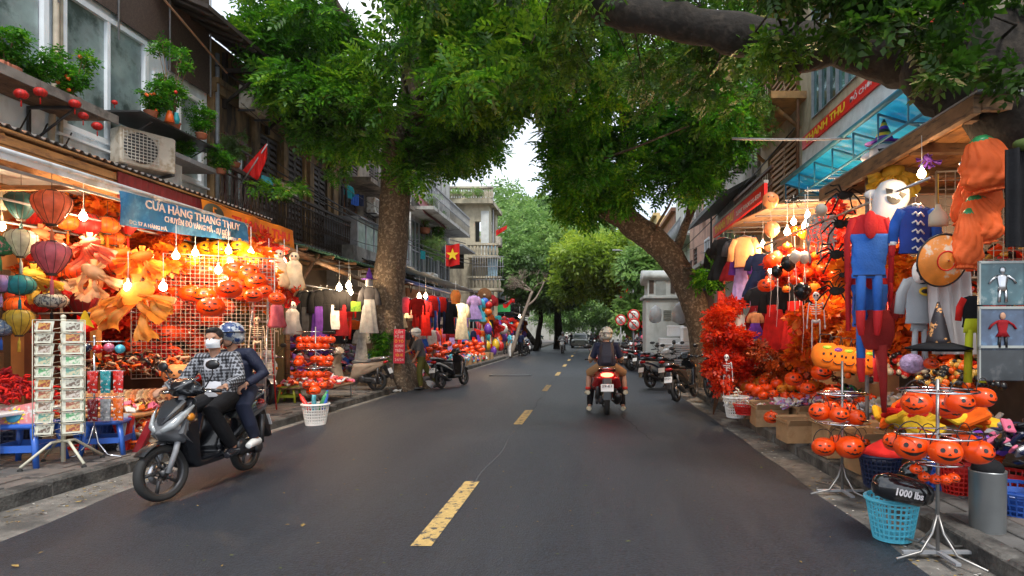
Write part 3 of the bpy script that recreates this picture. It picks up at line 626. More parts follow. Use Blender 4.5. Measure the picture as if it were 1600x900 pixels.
def foliage(cen, rad, per, tmpl, seed=1, down=.2, jit=.55, flat=.7):
    r = np.random.RandomState(seed); cen = np.array(cen, float); rad = np.array(rad, float)
    N = len(cen)*per; c = np.repeat(cen, per, 0); q = np.repeat(rad, per)[:, None]
    d = r.normal(size=(N, 3)); d /= np.linalg.norm(d, axis=1)[:, None]
    p = c+d*q*np.array([1, 1, flat])*(r.uniform(.35, 1, (N, 1)))
    x = d*np.array([1, 1, .5])+r.normal(size=(N, 3))*jit; x[:, 2] -= down; x /= np.linalg.norm(x, axis=1)[:, None]
    z = np.array([0, 0, 1.])+r.normal(size=(N, 3))*.45; z -= x*(x*z).sum(1)[:, None]; z /= np.linalg.norm(z, axis=1)[:, None]
    y = np.cross(z, x); s = r.uniform(.75, 1.3, (N, 1, 1))
    V = p[:, None]+s*(x[:, None]*tmpl[None, :, :1]+y[:, None]*tmpl[None, :, 1:2]+z[:, None]*tmpl[None, :, 2:])
    return V.reshape(-1, 3)
BARK = mat('tree_bark', (.1,.072,.05), .9, var=.35, scale=14, bump=.9, bscale=22, col2=(.25,.2,.15), s2=13, lo=.52, hi=.6)
BARKD = mat('backlit_bark', (.012,.008,.005), .9, var=.35, scale=9, bump=.9, bscale=16, col2=(.03,.022,.015), s2=9, lo=.5, hi=.62)  # near-black tone puts the limb's backlit shade into the bark colour
LF1 = leafmat('leaf_left_tree', (.012,.055,.005), (.06,.22,.01), (.27,.47,.02), .47)  # this and the next: ramp puts highlights and dark gaps into the greens
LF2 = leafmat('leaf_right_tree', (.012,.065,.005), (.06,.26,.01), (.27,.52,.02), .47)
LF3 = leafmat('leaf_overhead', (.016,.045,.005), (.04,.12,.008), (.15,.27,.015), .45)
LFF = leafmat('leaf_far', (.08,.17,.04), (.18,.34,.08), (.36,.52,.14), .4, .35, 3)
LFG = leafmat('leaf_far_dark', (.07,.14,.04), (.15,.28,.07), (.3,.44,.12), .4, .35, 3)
T1 = template(4, .16, .066, .36); T2 = template(4, .145, .062, .34); T3 = template(3, .085, .045, .17); TF = template(2, .42, .2, .55)
def limb(mb, pts, rads, n=12, sub=4, wob=.04, seed=0, lump=0):
    r_ = random.Random(seed); out = []; rr = []
    pts = [Vector(p) for p in pts]
    for i in range(len(pts)-1):
        p0 = pts[max(i-1, 0)]; p1 = pts[i]; p2 = pts[i+1]; p3 = pts[min(i+2, len(pts)-1)]
        for k in range(sub):
            t = k/sub; out.append(.5*((2*p1)+(p2-p0)*t+(2*p0-5*p1+4*p2-p3)*t*t+(3*p1-p0-3*p2+p3)*t**3)+Vector((r_.uniform(-wob, wob), r_.uniform(-wob, wob), 0)))
            rr.append((rads[i]*(1-t)+rads[i+1]*t)*(1+r_.uniform(-.5, 1)*lump))
    out.append(pts[-1]); rr.append(rads[-1])
    nv = len(mb.v); mb.tube(out, rr, n)
    return out
def fill(regions, seed):
    # regions: list of (px0,py0,px1,py1,Ynear,Yfar,count,r)
    r_ = random.Random(seed); c = []; q = []
    for (a, b, d, e, y0, y1, n, ra) in regions:
        for _ in range(n):
            Y = r_.uniform(y0, y1); c.append(tuple(P(r_.uniform(a, d), r_.uniform(b, e), Y))); q.append(ra*r_.uniform(.75, 1.25))
    return c, q
def twigs(mb, cen, nodes, step, r0=.05, seed=0):
    r_ = random.Random(seed); nodes = [Vector(n) for n in nodes]
    for i, c in enumerate(cen):
        if i % step: continue
        c = Vector(c); n = min(nodes, key=lambda p: (p-c).length+max(0, p.z-c.z)*.5)
        if (n-c).length > 9: continue
        m = (n+c)/2+Vector((r_.uniform(-.3, .3), r_.uniform(-.3, .3), .15*(n-c).length*r_.random()))
        mb.tube([n, (n+m)/2+Vector((0, 0, .06)), m, (m+c)/2, c], [r0, r0*.8, r0*.6, r0*.4, r0*.2], 5)
# left tree
B1 = G(614, 607); YL1 = B1.y
tl = thing('tree', 'large mottled-bark shade tree standing at the left kerb behind the bronze scooter', 'tree', B1)
mb = MB(); K1 = [P(610, 560, YL1), P(604, 480, YL1), P(612, 400, YL1), P(617, 320, YL1), P(622, 240, YL1), P(628, 200, YL1)]
rt = [.5, .43, .41, .41, .43, .46]
n1 = limb(mb, [B1+Vector((0, 0, -.15))]+K1, [.85]+rt, 20, 5, .01, 1, .04)
n2 = limb(mb, [P(628, 215, YL1), P(640, 160, YL1-.2), P(646, 100, YL1-.5), P(640, 20, YL1-1), P(655, -90, YL1-2)], [.36, .33, .3, .26, .18], 14, 4, .03, 2, .04)
n3 = limb(mb, [P(622, 225, YL1), P(600, 180, YL1), P(575, 120, YL1-.3), P(540, 40, YL1-1), P(480, -60, YL1-2)], [.33, .27, .23, .19, .12], 12, 4, .03, 3)
n4 = limb(mb, [P(640, 90, YL1-.5), P(700, 30, YL1-1), P(790, -20, YL1-3), P(900, -60, YL1-4)], [.24, .2, .15, .1], 10, 4, .04, 4)
n5 = limb(mb, [P(643, 150, YL1), P(690, 180, YL1+1.2), P(740, 190, YL1+2.4)], [.14, .1, .05], 8, 4, .03, 5)
for a in range(7):   # root flare
    t_ = a*51; mb.tube([B1+Vector((cos(R(t_))*.35, sin(R(t_))*.35, .7)), B1+Vector((cos(R(t_))*.7, sin(R(t_))*.7, .22)), B1+Vector((cos(R(t_))*1.05, sin(R(t_))*1.0, -.05))], [.22, .17, .06], 7)
nodes = n1[-6:]+n2+n3+n4+n5
reg = [(400, -20, 520, 80, 13, 17, 22, .5), (440, 60, 600, 180, 13.5, 17, 27, .42), (415, 110, 520, 160, 13, 15.5, 12, .42), (470, 190, 590, 235, 14, 17, 13, .42),
       (560, -60, 880, 130, 9, 15, 40, .52), (690, 110, 795, 175, 14, 19, 30, .55), (775, -40, 875, 150, 11, 15, 24, .5), (780, 120, 860, 170, 14, 18, 8, .42), (655, 165, 780, 235, 16, 20, 32, .52), (650, 225, 780, 250, 17, 20, 12, .45), (680, 240, 740, 262, 17, 20, 4, .35), (636, 230, 650, 280, 15, 18, 4, .38), (500, -220, 900, -80, 11, 18, 22, .7), (400, -160, 520, -50, 13, 18, 10, .65)]
cen, rad = fill(reg, 3)
twigs(mb, cen, nodes, 2, .06, 1)
O('trunk', mb, BARK, tl, w=True)
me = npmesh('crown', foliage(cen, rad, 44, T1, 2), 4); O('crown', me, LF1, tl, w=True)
# sprouts and creeper at the trunk foot
cen, rad = fill([(590, 545, 602, 560, YL1-.6, YL1-.3, 4, .2), (592, 505, 604, 545, YL1-.55, YL1-.45, 6, .16), (520, 255, 540, 275, 15.5, 16, 4, .35)], 4)
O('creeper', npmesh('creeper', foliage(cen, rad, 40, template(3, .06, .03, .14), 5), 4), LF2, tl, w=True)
# right tree
Y2 = 17.0; B2 = Vector(((1108-VX)*Y2/F, Y2, .1))
t2 = thing('tree', 'leaning shade tree on the right kerb arching left over the road', 'tree', B2)
mb = MB(); lean = [P(1100, 540, Y2), P(1092, 500, Y2), P(1075, 450, Y2), P(1050, 405, Y2), P(1018, 372, Y2), P(985, 348, Y2), P(968, 310, Y2), P(978, 250, Y2), P(980, 190, Y2-.3), P(975, 110, Y2-1), P(960, 20, Y2-2)]
m1 = limb(mb, [B2+Vector((0, 0, -.2))]+lean, [.55, .4, .36, .35, .36, .37, .36, .28, .25, .22, .18, .12], 16, 4, .012, 6, .05)
m2_ = limb(mb, [P(995, 356, Y2), P(940, 330, Y2-.4), P(890, 290, Y2-1), P(860, 240, Y2-1.4)], [.22, .18, .13, .06], 10, 4, .03, 7)
m3 = limb(mb, [P(985, 200, Y2), P(1030, 150, Y2-.5), P(1090, 110, Y2-1)], [.2, .15, .08], 10, 4, .03, 8)
m4 = limb(mb, [P(1050, 405, Y2), P(1080, 330, Y2+.5), P(1120, 270, Y2+1)], [.16, .1, .05], 10, 4, .03, 9)
reg = [(862, 200, 960, 300, 13.5, 18, 30, .42), (885, 280, 985, 340, 14.5, 18, 20, .36), (960, 180, 1120, 292, 14, 18, 32, .42), (1090, 180, 1150, 250, 14.5, 18, 16, .45), (850, 100, 1170, 190, 12.5, 17.5, 32, .5), (1085, 425, 1110, 445, 15.6, 16.2, 2, .18),
       (840, -60, 1180, 100, 12, 18, 28, .6)]
cen, rad = fill(reg, 7); twigs(mb, cen, m1[16:]+m2_+m3+m4, 2, .05, 2)
O('trunk', mb, BARK, t2, w=True)
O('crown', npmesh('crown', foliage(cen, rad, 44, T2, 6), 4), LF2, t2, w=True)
# overhead tree, top right: thick dark limb reaching in from a trunk on the right pavement beside the camera
t3 = thing('tree', 'dark thick overhead limb with large leaves reaching in from the top right', 'tree', (5.6, 4.0, 0))
mb = MB(); YB = 6.2
L1 = [Vector((5.6, 4.0, -.1)), Vector((5.5, 4.1, 2)), Vector((5.3, 4.6, 4.0)), P(1660, 130, 5.4), P(1530, 115, 5.7), P(1430, 92, YB), P(1330, 75, YB+.3), P(1210, 62, YB+.6), P(1090, 40, YB+.8), P(960, 15, YB+1), P(880, -30, YB+1.5)]
l1 = limb(mb, L1, [.55, .5, .5, .6, .52, .3, .22, .21, .2, .18, .12], 16, 5, .03, 11, .16)
l2 = limb(mb, [P(1310, 70, YB+.3), P(1245, 88, YB+.3), P(1212, 112, YB+.4)], [.2, .19, .13], 12, 4, .02, 12, .1)
l3 = limb(mb, [P(1560, 130, 5.7), P(1590, 185, 5.2), P(1680, 230, 4.9)], [.4, .34, .3], 12, 4, .02, 13, .1)
l4 = limb(mb, [P(1420, 95, YB), P(1300, -30, YB+1), P(1150, -120, YB+2)], [.3, .24, .12], 12, 4, .03, 14)
reg = [(1190, -50, 1600, 5, 5.0, 6.0, 20, .14), (1330, 0, 1600, 60, 4.6, 5.2, 5, .08), (1250, 30, 1480, 75, 5.2, 5.8, 6, .07), (880, -40, 1200, 45, 7, 9.5, 32, .33), (1080, 40, 1180, 110, 7, 9, 9, .26), (840, 30, 1090, 130, 9, 12, 34, .42), (1000, 80, 1180, 165, 8, 11, 18, .32), 
       (1450, 95, 1600, 130, 4.6, 5.0, 4, .1), (1000, -200, 1700, -40, 5, 8, 12, .34), (600, -120, 900, -20, 6.5, 9, 16, .34), (1180, 60, 1260, 95, 6, 7, 6, .2)]
cen, rad = fill(reg, 9); twigs(mb, cen, l1[14:]+l2+l4, 2, .022, 3)
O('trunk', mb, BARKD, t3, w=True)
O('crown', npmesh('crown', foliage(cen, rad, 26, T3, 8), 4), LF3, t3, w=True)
# far trees
def fartree(label, bx, Y, tops, m, seed, trunk, tr=.35, per=50):
    t = thing('tree', label, 'tree', (bx, Y, 0), group=None); mb = MB()
    pts = [Vector((bx, Y, -.2))]+[P(a, b, Y) for a, b in trunk]
    k = len(pts); nd = limb(mb, pts, [.7*tr*(1.3-.9*i/(k-1)) for i in range(k)], 10, 3, .05, seed)
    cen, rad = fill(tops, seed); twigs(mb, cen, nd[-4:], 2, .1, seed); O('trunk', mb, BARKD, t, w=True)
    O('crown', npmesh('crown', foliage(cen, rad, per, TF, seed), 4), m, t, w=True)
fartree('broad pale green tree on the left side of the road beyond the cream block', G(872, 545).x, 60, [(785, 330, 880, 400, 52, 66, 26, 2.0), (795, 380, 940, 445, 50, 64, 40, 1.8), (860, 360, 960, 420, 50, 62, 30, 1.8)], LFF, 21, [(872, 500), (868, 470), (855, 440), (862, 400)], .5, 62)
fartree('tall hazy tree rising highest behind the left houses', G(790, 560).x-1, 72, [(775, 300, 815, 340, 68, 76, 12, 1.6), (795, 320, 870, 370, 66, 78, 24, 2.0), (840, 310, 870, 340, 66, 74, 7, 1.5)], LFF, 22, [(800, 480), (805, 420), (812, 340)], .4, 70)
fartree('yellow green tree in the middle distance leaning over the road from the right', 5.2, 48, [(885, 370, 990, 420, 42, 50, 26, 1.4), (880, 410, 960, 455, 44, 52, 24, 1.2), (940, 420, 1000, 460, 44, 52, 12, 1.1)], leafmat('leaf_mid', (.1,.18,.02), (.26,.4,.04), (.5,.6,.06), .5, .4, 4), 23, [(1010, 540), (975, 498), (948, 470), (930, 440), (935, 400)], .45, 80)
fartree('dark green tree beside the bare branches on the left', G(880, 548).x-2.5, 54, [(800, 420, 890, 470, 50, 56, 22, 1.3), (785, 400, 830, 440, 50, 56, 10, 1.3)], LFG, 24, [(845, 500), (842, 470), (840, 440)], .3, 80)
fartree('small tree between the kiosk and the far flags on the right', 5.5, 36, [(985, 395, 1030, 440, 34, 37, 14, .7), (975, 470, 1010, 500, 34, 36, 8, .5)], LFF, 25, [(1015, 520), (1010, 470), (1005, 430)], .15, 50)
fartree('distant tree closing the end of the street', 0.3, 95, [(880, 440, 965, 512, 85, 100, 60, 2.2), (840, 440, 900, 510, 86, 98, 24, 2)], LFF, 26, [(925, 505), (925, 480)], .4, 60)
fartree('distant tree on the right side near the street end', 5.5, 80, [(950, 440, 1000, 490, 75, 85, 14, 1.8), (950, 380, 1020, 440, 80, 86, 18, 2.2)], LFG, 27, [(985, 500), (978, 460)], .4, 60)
# bare tree
bt = thing('bare_tree', 'thin leafless tree leaning over the parked motorbike on the left', 'tree', G(798, 558))
Yb = G(798, 558).y; r_ = random.Random(4); mb = MB(); limb(mb, [G(798, 558), P(812, 510, Yb), P(822, 480, Yb), P(832, 455, Yb)], [.14, .11, .1, .08], 8, 3, .03, 1); limb(mb, [P(822, 480, Yb), P(838, 465, Yb), P(850, 440, Yb)], [.08, .06, .04], 6, 3, .03, 2)
def twig(p, d, l, r, k):
    q = p+d*l; mb.tube([p, (p+q)/2+Vector((r_.uniform(-.1, .1), 0, r_.uniform(-.05, .1))), q], [r, r*.8, r*.6], 4)
    if k:
        for _ in range(3): twig(q, (d+Vector((r_.uniform(-.9, .9), r_.uniform(-.7, .7), r_.uniform(-.6, .5)))).normalized(), l*r_.uniform(.6, .9), r*.6, k-1)
for a in range(7): twig(P(832, 455, Yb), Vector((r_.uniform(-1, .6), r_.uniform(-.5, .5), r_.uniform(-.1, .8))).normalized(), .65, .035, 3)
O('branches', mb, mat('pale_bark', (.3,.24,.19), .9, var=.2), bt, w=True)
# ================================================================ stalls, signs, lamps
TL = Matrix(((0,0,1,0),(1,0,0,0),(0,1,0,0),(0,0,0,1)))     # text on the left side, facing the street
TR = Matrix(((0,0,-1,0),(-1,0,0,0),(0,1,0,0),(0,0,0,1)))   # text on the right side
TF_ = Matrix(((1,0,0,0),(0,0,-1,0),(0,1,0,0),(0,0,0,1)))   # facing the camera
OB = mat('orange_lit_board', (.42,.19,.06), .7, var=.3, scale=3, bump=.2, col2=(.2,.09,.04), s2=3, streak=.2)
WALLW = mat('warm_shop_wall', (.36,.17,.06), .8, var=.25, scale=2, col2=(.28,.14,.06), s2=2)
DKW = mat('carved_dark_wood', (.05,.03,.018), .6, var=.3, bump=.3)
TARP = mat('white_tarp', (.62,.65,.68), .6, var=.08, col2=(.4,.4,.38), s2=3, trans=.15)
def banner(name, label, X, Y0, Y1, zt0, zt1, h0, h1, m, side, group=None):
    t = thing(name, label, 'banner', (X, (Y0+Y1)/2, zt0), group=group)
    mb = MB(); f = lambda o: (lambda u, v: (o+X+.02*sin(u*17+v*3)+.012*sin(u*41), Y0+(Y1-Y0)*u, (zt0+(zt1-zt0)*u)-(h0+(h1-h0)*u)*v-.02*sin(pi*u)*v))
    mb.grid(f(0), 40, 4).grid(f(-.006), 40, 4); O('cloth', mb, m, t, w=True); return t
def words(par, s_, Y, z, X, size, m, side, wid=None, slope=0, bold=0):
    me = text(s_, size, Rx(0) @ Rotm(slope), .003, wid, bold); me.transform((TL if side < 0 else TR)); o = O('lettering', me, m, par); o.location = Vector((X, Y, z))-par.location; return o
def Rotm(a): return Matrix.Rotation(R(a), 4, 'Z')
# -- left stall 1
s1 = thing('shop_stall', 'open fronted lantern shop under the rusty corrugated roof, nearest on the left', 'stall', (-7.5, 8.5, 0))
corr(s1, 'roof_sheet', WL, 4.42, -6.85, 4.02, 3.0, 13.2, mat('rusty_corrugated', (.2,.17,.15), .7, .2, var=.3, col2=(.32,.14,.06), s2=5), .022, .13)
for k in range(8): z = 4.36-k*.052; O('board', MB().box((WL+.05+k*.225, 3.05, z-.04), (WL+.05+k*.225+.215, 13.1, z-.015)), OB, s1, w=True)
for k in range(11): O('rafter', MB().tube([(WL+.1, 3.4+k*.95, 4.28), (-6.92, 3.4+k*.95, 3.9)], .04, 4), OB, s1, w=True)
for x, z in ((-6.95, 3.86), (-7.8, 4.05)): O('beam', MB().box((x-.04, 3.1, z-.05), (x+.04, 13.1, z+.05)), OB, s1, w=True)
O('upper_board', MB().box((-6.97, 3.1, 3.52), (-6.94, 9.6, 3.8)), OB, s1, w=True)
O('red_panel', MB().grid(lambda u, v: (-6.88+.01*sin(u*120), 8.9+2.5*u, 3.55+.38*v), 60, 1).grid(lambda u, v: (-6.895+.01*sin(u*120), 8.9+2.5*u, 3.55+.38*v), 60, 1), mat('maroon_corrugated', (.2,.02,.02), .5, var=.2), s1, w=True)
O('tarp', MB().grid(lambda u, v: (-8.4+2.0*v, 4.2+7.2*u, 3.72-.17*v*v+.03*sin(u*22)*sin(v*5)), 40, 6).grid(lambda u, v: (-8.4+2.0*v, 4.2+7.2*u, 3.715-.17*v*v+.03*sin(u*22)*sin(v*5)), 40, 6), TARP, s1, w=True)
O('valance', MB().grid(lambda u, v: (-6.39+.015*sin(u*60)*v, 4.2+7.2*u, 3.56-.09*v), 60, 1).tube([(-6.4, 4.2, 3.56), (-6.4, 11.4, 3.58)], .035, 8), TARP, s1, w=True)
O('back_wall', MB().box((WL+.02, 3.0, .1), (WL+.08, 9.3, 4.3)), WALLW, s1, w=True)
O('back_wall', MB().box((WL+.02, 9.3, .1), (WL+.08, 13.85, 4.3)), mat('red_brown_wall', (.14,.045,.02), .8, var=.3, scale=2), s1, w=True)
for y in (5.6, 7.4): # carved doors
    d = O('door', MB().box((WL+.09, y, .1), (WL+.16, y+1.6, 2.5)), DKW, s1, w=True)
    for a in range(2):
        for b in range(4): O('door_panel', MB().cbox((WL+.17, y+.42+a*.76, .45+b*.6), (.03, .6, .48), bev=.012), mat('carved_panel', (.09,.055,.03), .5, bump=.5, bscale=30), d)
for y in (7.25, 9.35, 11.5): O('post', MB().box((-7.66, y, .1), (-7.56, y+.1, 4.1)), mat('orange_post', (.5,.22,.06), .6), s1, w=True)
for k in range(4): O('beam', MB().box((-8.5, 6.0+k*1.7, 3.38), (-6.5, 6.06+k*1.7, 3.44)), OB, s1, w=True)
O('pole', MB().tube([(-6.5, 4.3, 3.4), (-6.5, 11.5, 3.42)], .02, 6).tube([(-7.1, 4.3, 3.2), (-7.1, 13, 3.2)], .015, 6).tube([(-7.6, 4.3, 3.0), (-7.6, 13, 3.05)], .015, 6), met('grey', .5), s1, w=True)
O('tube_lamp', MB().tube([(-8.3, 6.6, 3.1), (-6.9, 6.6, 3.12)], .03, 8), mat('unlit_tube', (.6,.62,.65), .4), s1, w=True)
BLUEB = mat('blue_banner', (.02,.14,.3), .55, var=.15, scale=4, bump=.3, bscale=9, col2=(.05,.22,.42), s2=7)
LET = mat('faded_lettering', (.52,.44,.4), .7, var=.2)
bb = banner('banner', 'worn blue shop banner with pale lettering hanging from the white tarp edge', -6.36, 8.25, 11.35, 3.5, 3.6, .46, .33, BLUEB, -1)
words(bb, 'CỬA HÀNG THANG THUY', 9.85, 3.44, -6.325, .17, LET, -1, 2.35, 1.5, .003)
words(bb, 'CHUYÊN ĐỒ VÀNG MÃ - SỰ KIỆN', 9.9, 3.29, -6.325, .12, LET, -1, 1.65, 1.5, .002)
words(bb, 'ĐC: 57 A HÀNG MÃ', 8.75, 3.11, -6.325, .075, LET, -1, .75, 1.5, .001)
words(bb, 'ĐT: 0912 635 846', 10.9, 3.24, -6.325, .07, LET, -1, .8, 1.5, .001)
ORB = mat('orange_banner', (.85,.26,.015), .6, var=.1, scale=3, trans=.25)
ob = banner('banner', 'orange shop banner with red lettering hanging beyond the blue banner', -6.75, 10.6, 13.9, 3.9, 3.9, .44, .42, ORB, -1)
words(ob, 'THANH THU', 12.55, 3.68, -6.715, .26, mat('red_lettering', (.6,.03,.01), .6), -1, 2.2, 0, .008)
O('emblem', MB().lathe([(.3, 0), (.3, .004)], 24, T(.03, -1.35, -.2) @ Ry(90) @ Sc(.6, 1, 1)), mat('emblem_dark', (.05,.04,.02), .6), ob)
me = text('5', .3, TL, .003); O('emblem_numeral', me, ORB, ob, (.045, -1.35, -.2))
O('print', MB().grid(lambda u, v: (.035, -.9+2.3*u, -.42+.05*v+.03*sin(u*40)), 80, 1), mat('leaf_print', (.3,.1,.02), .7), ob)
# -- left stall 2 and 3
s2 = thing('shop_stall', 'open fronted shop of black costumes under a green corrugated awning, left of the trunk', 'stall', (-7.5, 16.5, 0))
O('side_wall', MB().box((WL+.05, 13.9, .1), (-7.0, 13.98, 3.6)), mat('olive_board', (.16,.13,.06), .8, var=.2), s2, w=True)
corr(s2, 'roof_sheet', WL+.1, 3.95, -6.55, 3.58, 14.0, 27, mat('green_corrugated', (.03,.12,.085), .5, var=.25, col2=(.1,.13,.1), s2=3), .02, .16)
for k in range(8): O('rafter', MB().box((WL+.1, 14.2+k*1.5, 3.5), (-6.6, 14.26+k*1.5, 3.56)), WOOD, s2, w=True)
O('beam', MB().tube([(-6.7, 13.2, 3.45), (-6.9, 19.5, 3.1)], .07, 6), WOOD, s2, w=True)
O('brace', MB().tube([(-6.9, 14.0, 2.3), (-6.7, 15.0, 3.5)], .05, 6).tube([(-6.95, 14.0, .1), (-6.95, 14.0, 3.5)], .06, 6), WOOD, s2, w=True)
O('back_wall', MB().box((WL+.02, 14.0, .1), (WL+.1, 27, 3.6)), mat('beige_tiles', (.16,.12,.08), .7, var=.2, scale=4), s2, w=True)
O('pole', MB().tube([(-7.0, 14.2, 2.75), (-7.0, 19.5, 2.75)], .018, 6).tube([(-6.3, 19, 2.75), (-6.3, 36, 2.85)], .018, 6), met('grey', .5), s2, w=True)
s3 = thing('shop_stall', 'row of costume stalls under a navy blue tarpaulin, right of the left trunk', 'stall', (-7.2, 24, 0))
NT = mat('navy_tarp', (.015,.03,.14), .5, var=.2, bump=.3, bscale=8)
O('tarp', MB().grid(lambda u, v: (-8.3+2.2*v, 19.4+8.5*u, 3.75-.45*v*v+.04*sin(u*30)), 40, 5).grid(lambda u, v: (-8.3+2.2*v, 19.4+8.5*u, 3.745-.45*v*v+.04*sin(u*30)), 40, 5).tube([(-6.1, 19.4, 3.3), (-6.1, 27.9, 3.3)], .06, 8), NT, s3, w=True)
O('awning', MB().grid(lambda u, v: (-8+2.0*v, 20+14*u, 4.1-.35*v+.02*sin(u*50)), 40, 3).grid(lambda u, v: (-8+2.0*v, 20+14*u, 4.09-.35*v+.02*sin(u*50)), 40, 3), mat('pale_awning', (.4,.46,.5), .6, var=.15, trans=.2), s3, w=True)
for y in (19.8, 24, 28, 32, 36): O('post', MB().tube([(-6.15, y, .1), (-6.15, y, 3.5)], .03, 6), met('grey', .5), s3, w=True)
O('back_wall', MB().box((WL+.42, 27.3, .1), (WL+.5, 37, 3.6)), mat('dim_shop_wall', (.25,.12,.07), .8, var=.3), s3, w=True)
# -- right stalls
r1 = thing('shop_stall', 'crowded costume shop under a brown timber roof, nearest on the right', 'stall', (4, 6.3, 0))
ze = 3.43
for k in range(11): O('roof_board', MB().box((3.17+k*.225, 5.0, ze+.03), (3.17+k*.225+.2, 8.2, ze+.06)), OB, r1, w=True)
for k in range(4): O('rafter', MB().box((3.2, 5.15+k*.9, ze-.06), (5.5, 5.25+k*.9, ze+.028)), WOOD, r1, w=True)
O('fascia', MB().box((3.1, 4.95, ze-.07), (3.165, 8.3, ze+.08)).box((3.165, 4.93, ze-.05), (5.5, 4.99, ze+.08)), WOOD, r1, w=True)
O('roof_sheet', MB().box((3.1, 4.9, ze+.085), (5.6, 8.3, ze+.1)), met('grey', .6), r1, w=True)
O('back_wall', MB().box((5.3, 4.0, .1), (5.4, 10.5, 5)), mat('dark_shop_wall', (.07,.05,.04), .8, var=.3), r1, w=True)
O('back_wall', MB().box((5.3, 10.5, .1), (5.41, 17.5, 4.4)), mat('peach_shop_wall', (.6,.36,.2), .8, var=.15), r1, w=True)
O('post', MB().tube([(3.3, 7.3, .1), (3.3, 7.3, ze)], .025, 8).tube([(4.6, 5.3, .1), (4.6, 5.3, ze)], .025, 8), met('grey', .4), r1, w=True)
O('rail', MB().tube([(3.0, 5.4, 2.95), (3.0, 11, 3.1)], .015, 6).tube([(3.2, 5.3, 3.05), (5.3, 5.3, 3.05)], .015, 6).tube([(4.0, 5.3, 2.8), (4.0, 12, 3)], .014, 6), met('silver', .3), r1, w=True)
aw = thing('awning', 'translucent sky blue awning on a steel frame over the right shops', 'awning', (4.6, 10, 4.6))
CY = mat('cyan_awning_sheet', (.03,.55,.8), .4, var=.15, scale=2, trans=.6, col2=(.2,.5,.55), s2=1.5, lo=.6, hi=.7)
AZ = lambda y, v: (5.35-1.25*v, y, 4.42+.36*v)
corr2 = MB().grid(lambda u, v: AZ(7.0+6.1*u, v)[:2]+(AZ(7.0+6.1*u, v)[2]+.012*sin(u*160),), 160, 1).grid(lambda u, v: AZ(7.0+6.1*u, v)[:2]+(AZ(7.0+6.1*u, v)[2]+.012*sin(u*160)-.006,), 160, 1)
O('sheet', corr2, CY, aw, w=True)
FRB = mat('blue_steel_frame', (.02,.17,.28), .5)
O('edge_tube', MB().tube([AZ(7.0, 1), AZ(13.1, 1)], .045, 8).tube([(5.3, 7.0, 4.44), (5.3, 13.1, 4.44)], .06, 8), FRB, aw, w=True)
for k in range(8): y = 7.1+k*.83; O('rib', MB().tube([(5.33, y, 4.36), (4.12, y, 4.71)], .02, 5).tube([(4.12, y, 4.72), (4.12, y, 4.3), (4.9, y, 4.3)], .018, 5), FRB, aw, w=True)
O('tie_rail', MB().tube([(4.12, 7.0, 4.3), (4.12, 13.0, 4.3)], .022, 6).tube([(4.9, 7.0, 4.28), (4.9, 13.0, 4.28)], .02, 6), FRB, aw, w=True)
hr = thing('shop_canopy', 'sloping peach coloured board canopy with steel rails above the warm lit right shop', 'canopy', (4.4, 12, 4.0))
PCH = mat('peach_board', (.62,.38,.22), .7, var=.15, scale=2)
for k in range(6): O('board', MB().add([(3.5+k*.32, 11.6, 4.0+k*.02), (3.5+k*.32+.3, 11.6, 4.02+k*.02), (3.5+k*.32+.3, 17.2, 4.46+k*.02), (3.5+k*.32, 17.2, 4.44+k*.02), (3.5+k*.32, 11.6, 4.02+k*.02), (3.5+k*.32+.3, 11.6, 4.04+k*.02), (3.5+k*.32+.3, 17.2, 4.48+k*.02), (3.5+k*.32, 17.2, 4.46+k*.02)], [(0,1,2,3),(7,6,5,4),(0,4,5,1),(1,5,6,2),(2,6,7,3),(3,7,4,0)]), PCH, hr, w=True)
for k in range(8): O('rail', MB().tube([(3.5, 9+k*1.0, 3.86+.05*k), (5.3, 9+k*1.0, 3.9+.05*k)], .018, 5), met('grey', .5), hr, w=True)
REDS = mat('red_sign', (.75,.012,.01), .45, var=.06); YLET = mat('yellow_lettering', (.9,.6,.03), .5); WLET = mat('white_lettering', (.75,.7,.7), .5)
sg = thing('shop_sign', 'long red sign with yellow and white lettering under the green glass front', 'sign', (5.25, 13, 5.95))
O('board', MB().box((5.22, 8.6, 6.09), (5.3, 15.1, 6.39)), REDS, sg, w=True); O('light_band', MB().box((5.26, 8.6, 5.7), (5.38, 15.2, 6.085)), mat('white_band', (.6,.64,.68), .6), sg, w=True)
words(sg, 'THANH THU', 13.7, 6.24, 5.215, .24, YLET, 1, 2.3, 0, .006); words(sg, 'ĐỒ CHƠI - PHỤ KIỆN', 11.2, 6.24, 5.215, .15, WLET, 1, 2.2); words(sg, 'SỈ VÀ LẺ', 9.4, 6.24, 5.215, .15, WLET, 1, 1.2)
sg2 = thing('shop_sign', 'slanting red sign reading THANH THU in yellow above the hanging dresses', 'sign', (3.4, 14.4, 4.35))
O('board', MB().box((3.38, 11.9, 4.2), (3.44, 16.9, 4.5)), REDS, sg2, w=True); O('top_trim', MB().box((3.37, 11.9, 4.503), (3.46, 16.9, 4.56)), met('grey', .5), sg2, w=True)
words(sg2, 'THANH THƯ', 15.55, 4.345, 3.375, .26, YLET, 1, 2.2, 0, .007); words(sg2, '230T FAXOS-E01', 13.15, 4.33, 3.375, .13, WLET, 1, 2.0, 0, .002)
vp = thing('pillar', 'red painted pillar between the black and the peach dresses on the right', 'pillar', (3.6, 16.9, 0)); O('shaft', MB().box((-.1, -.08, .1), (.1, .08, 4.2)), REDS, vp)
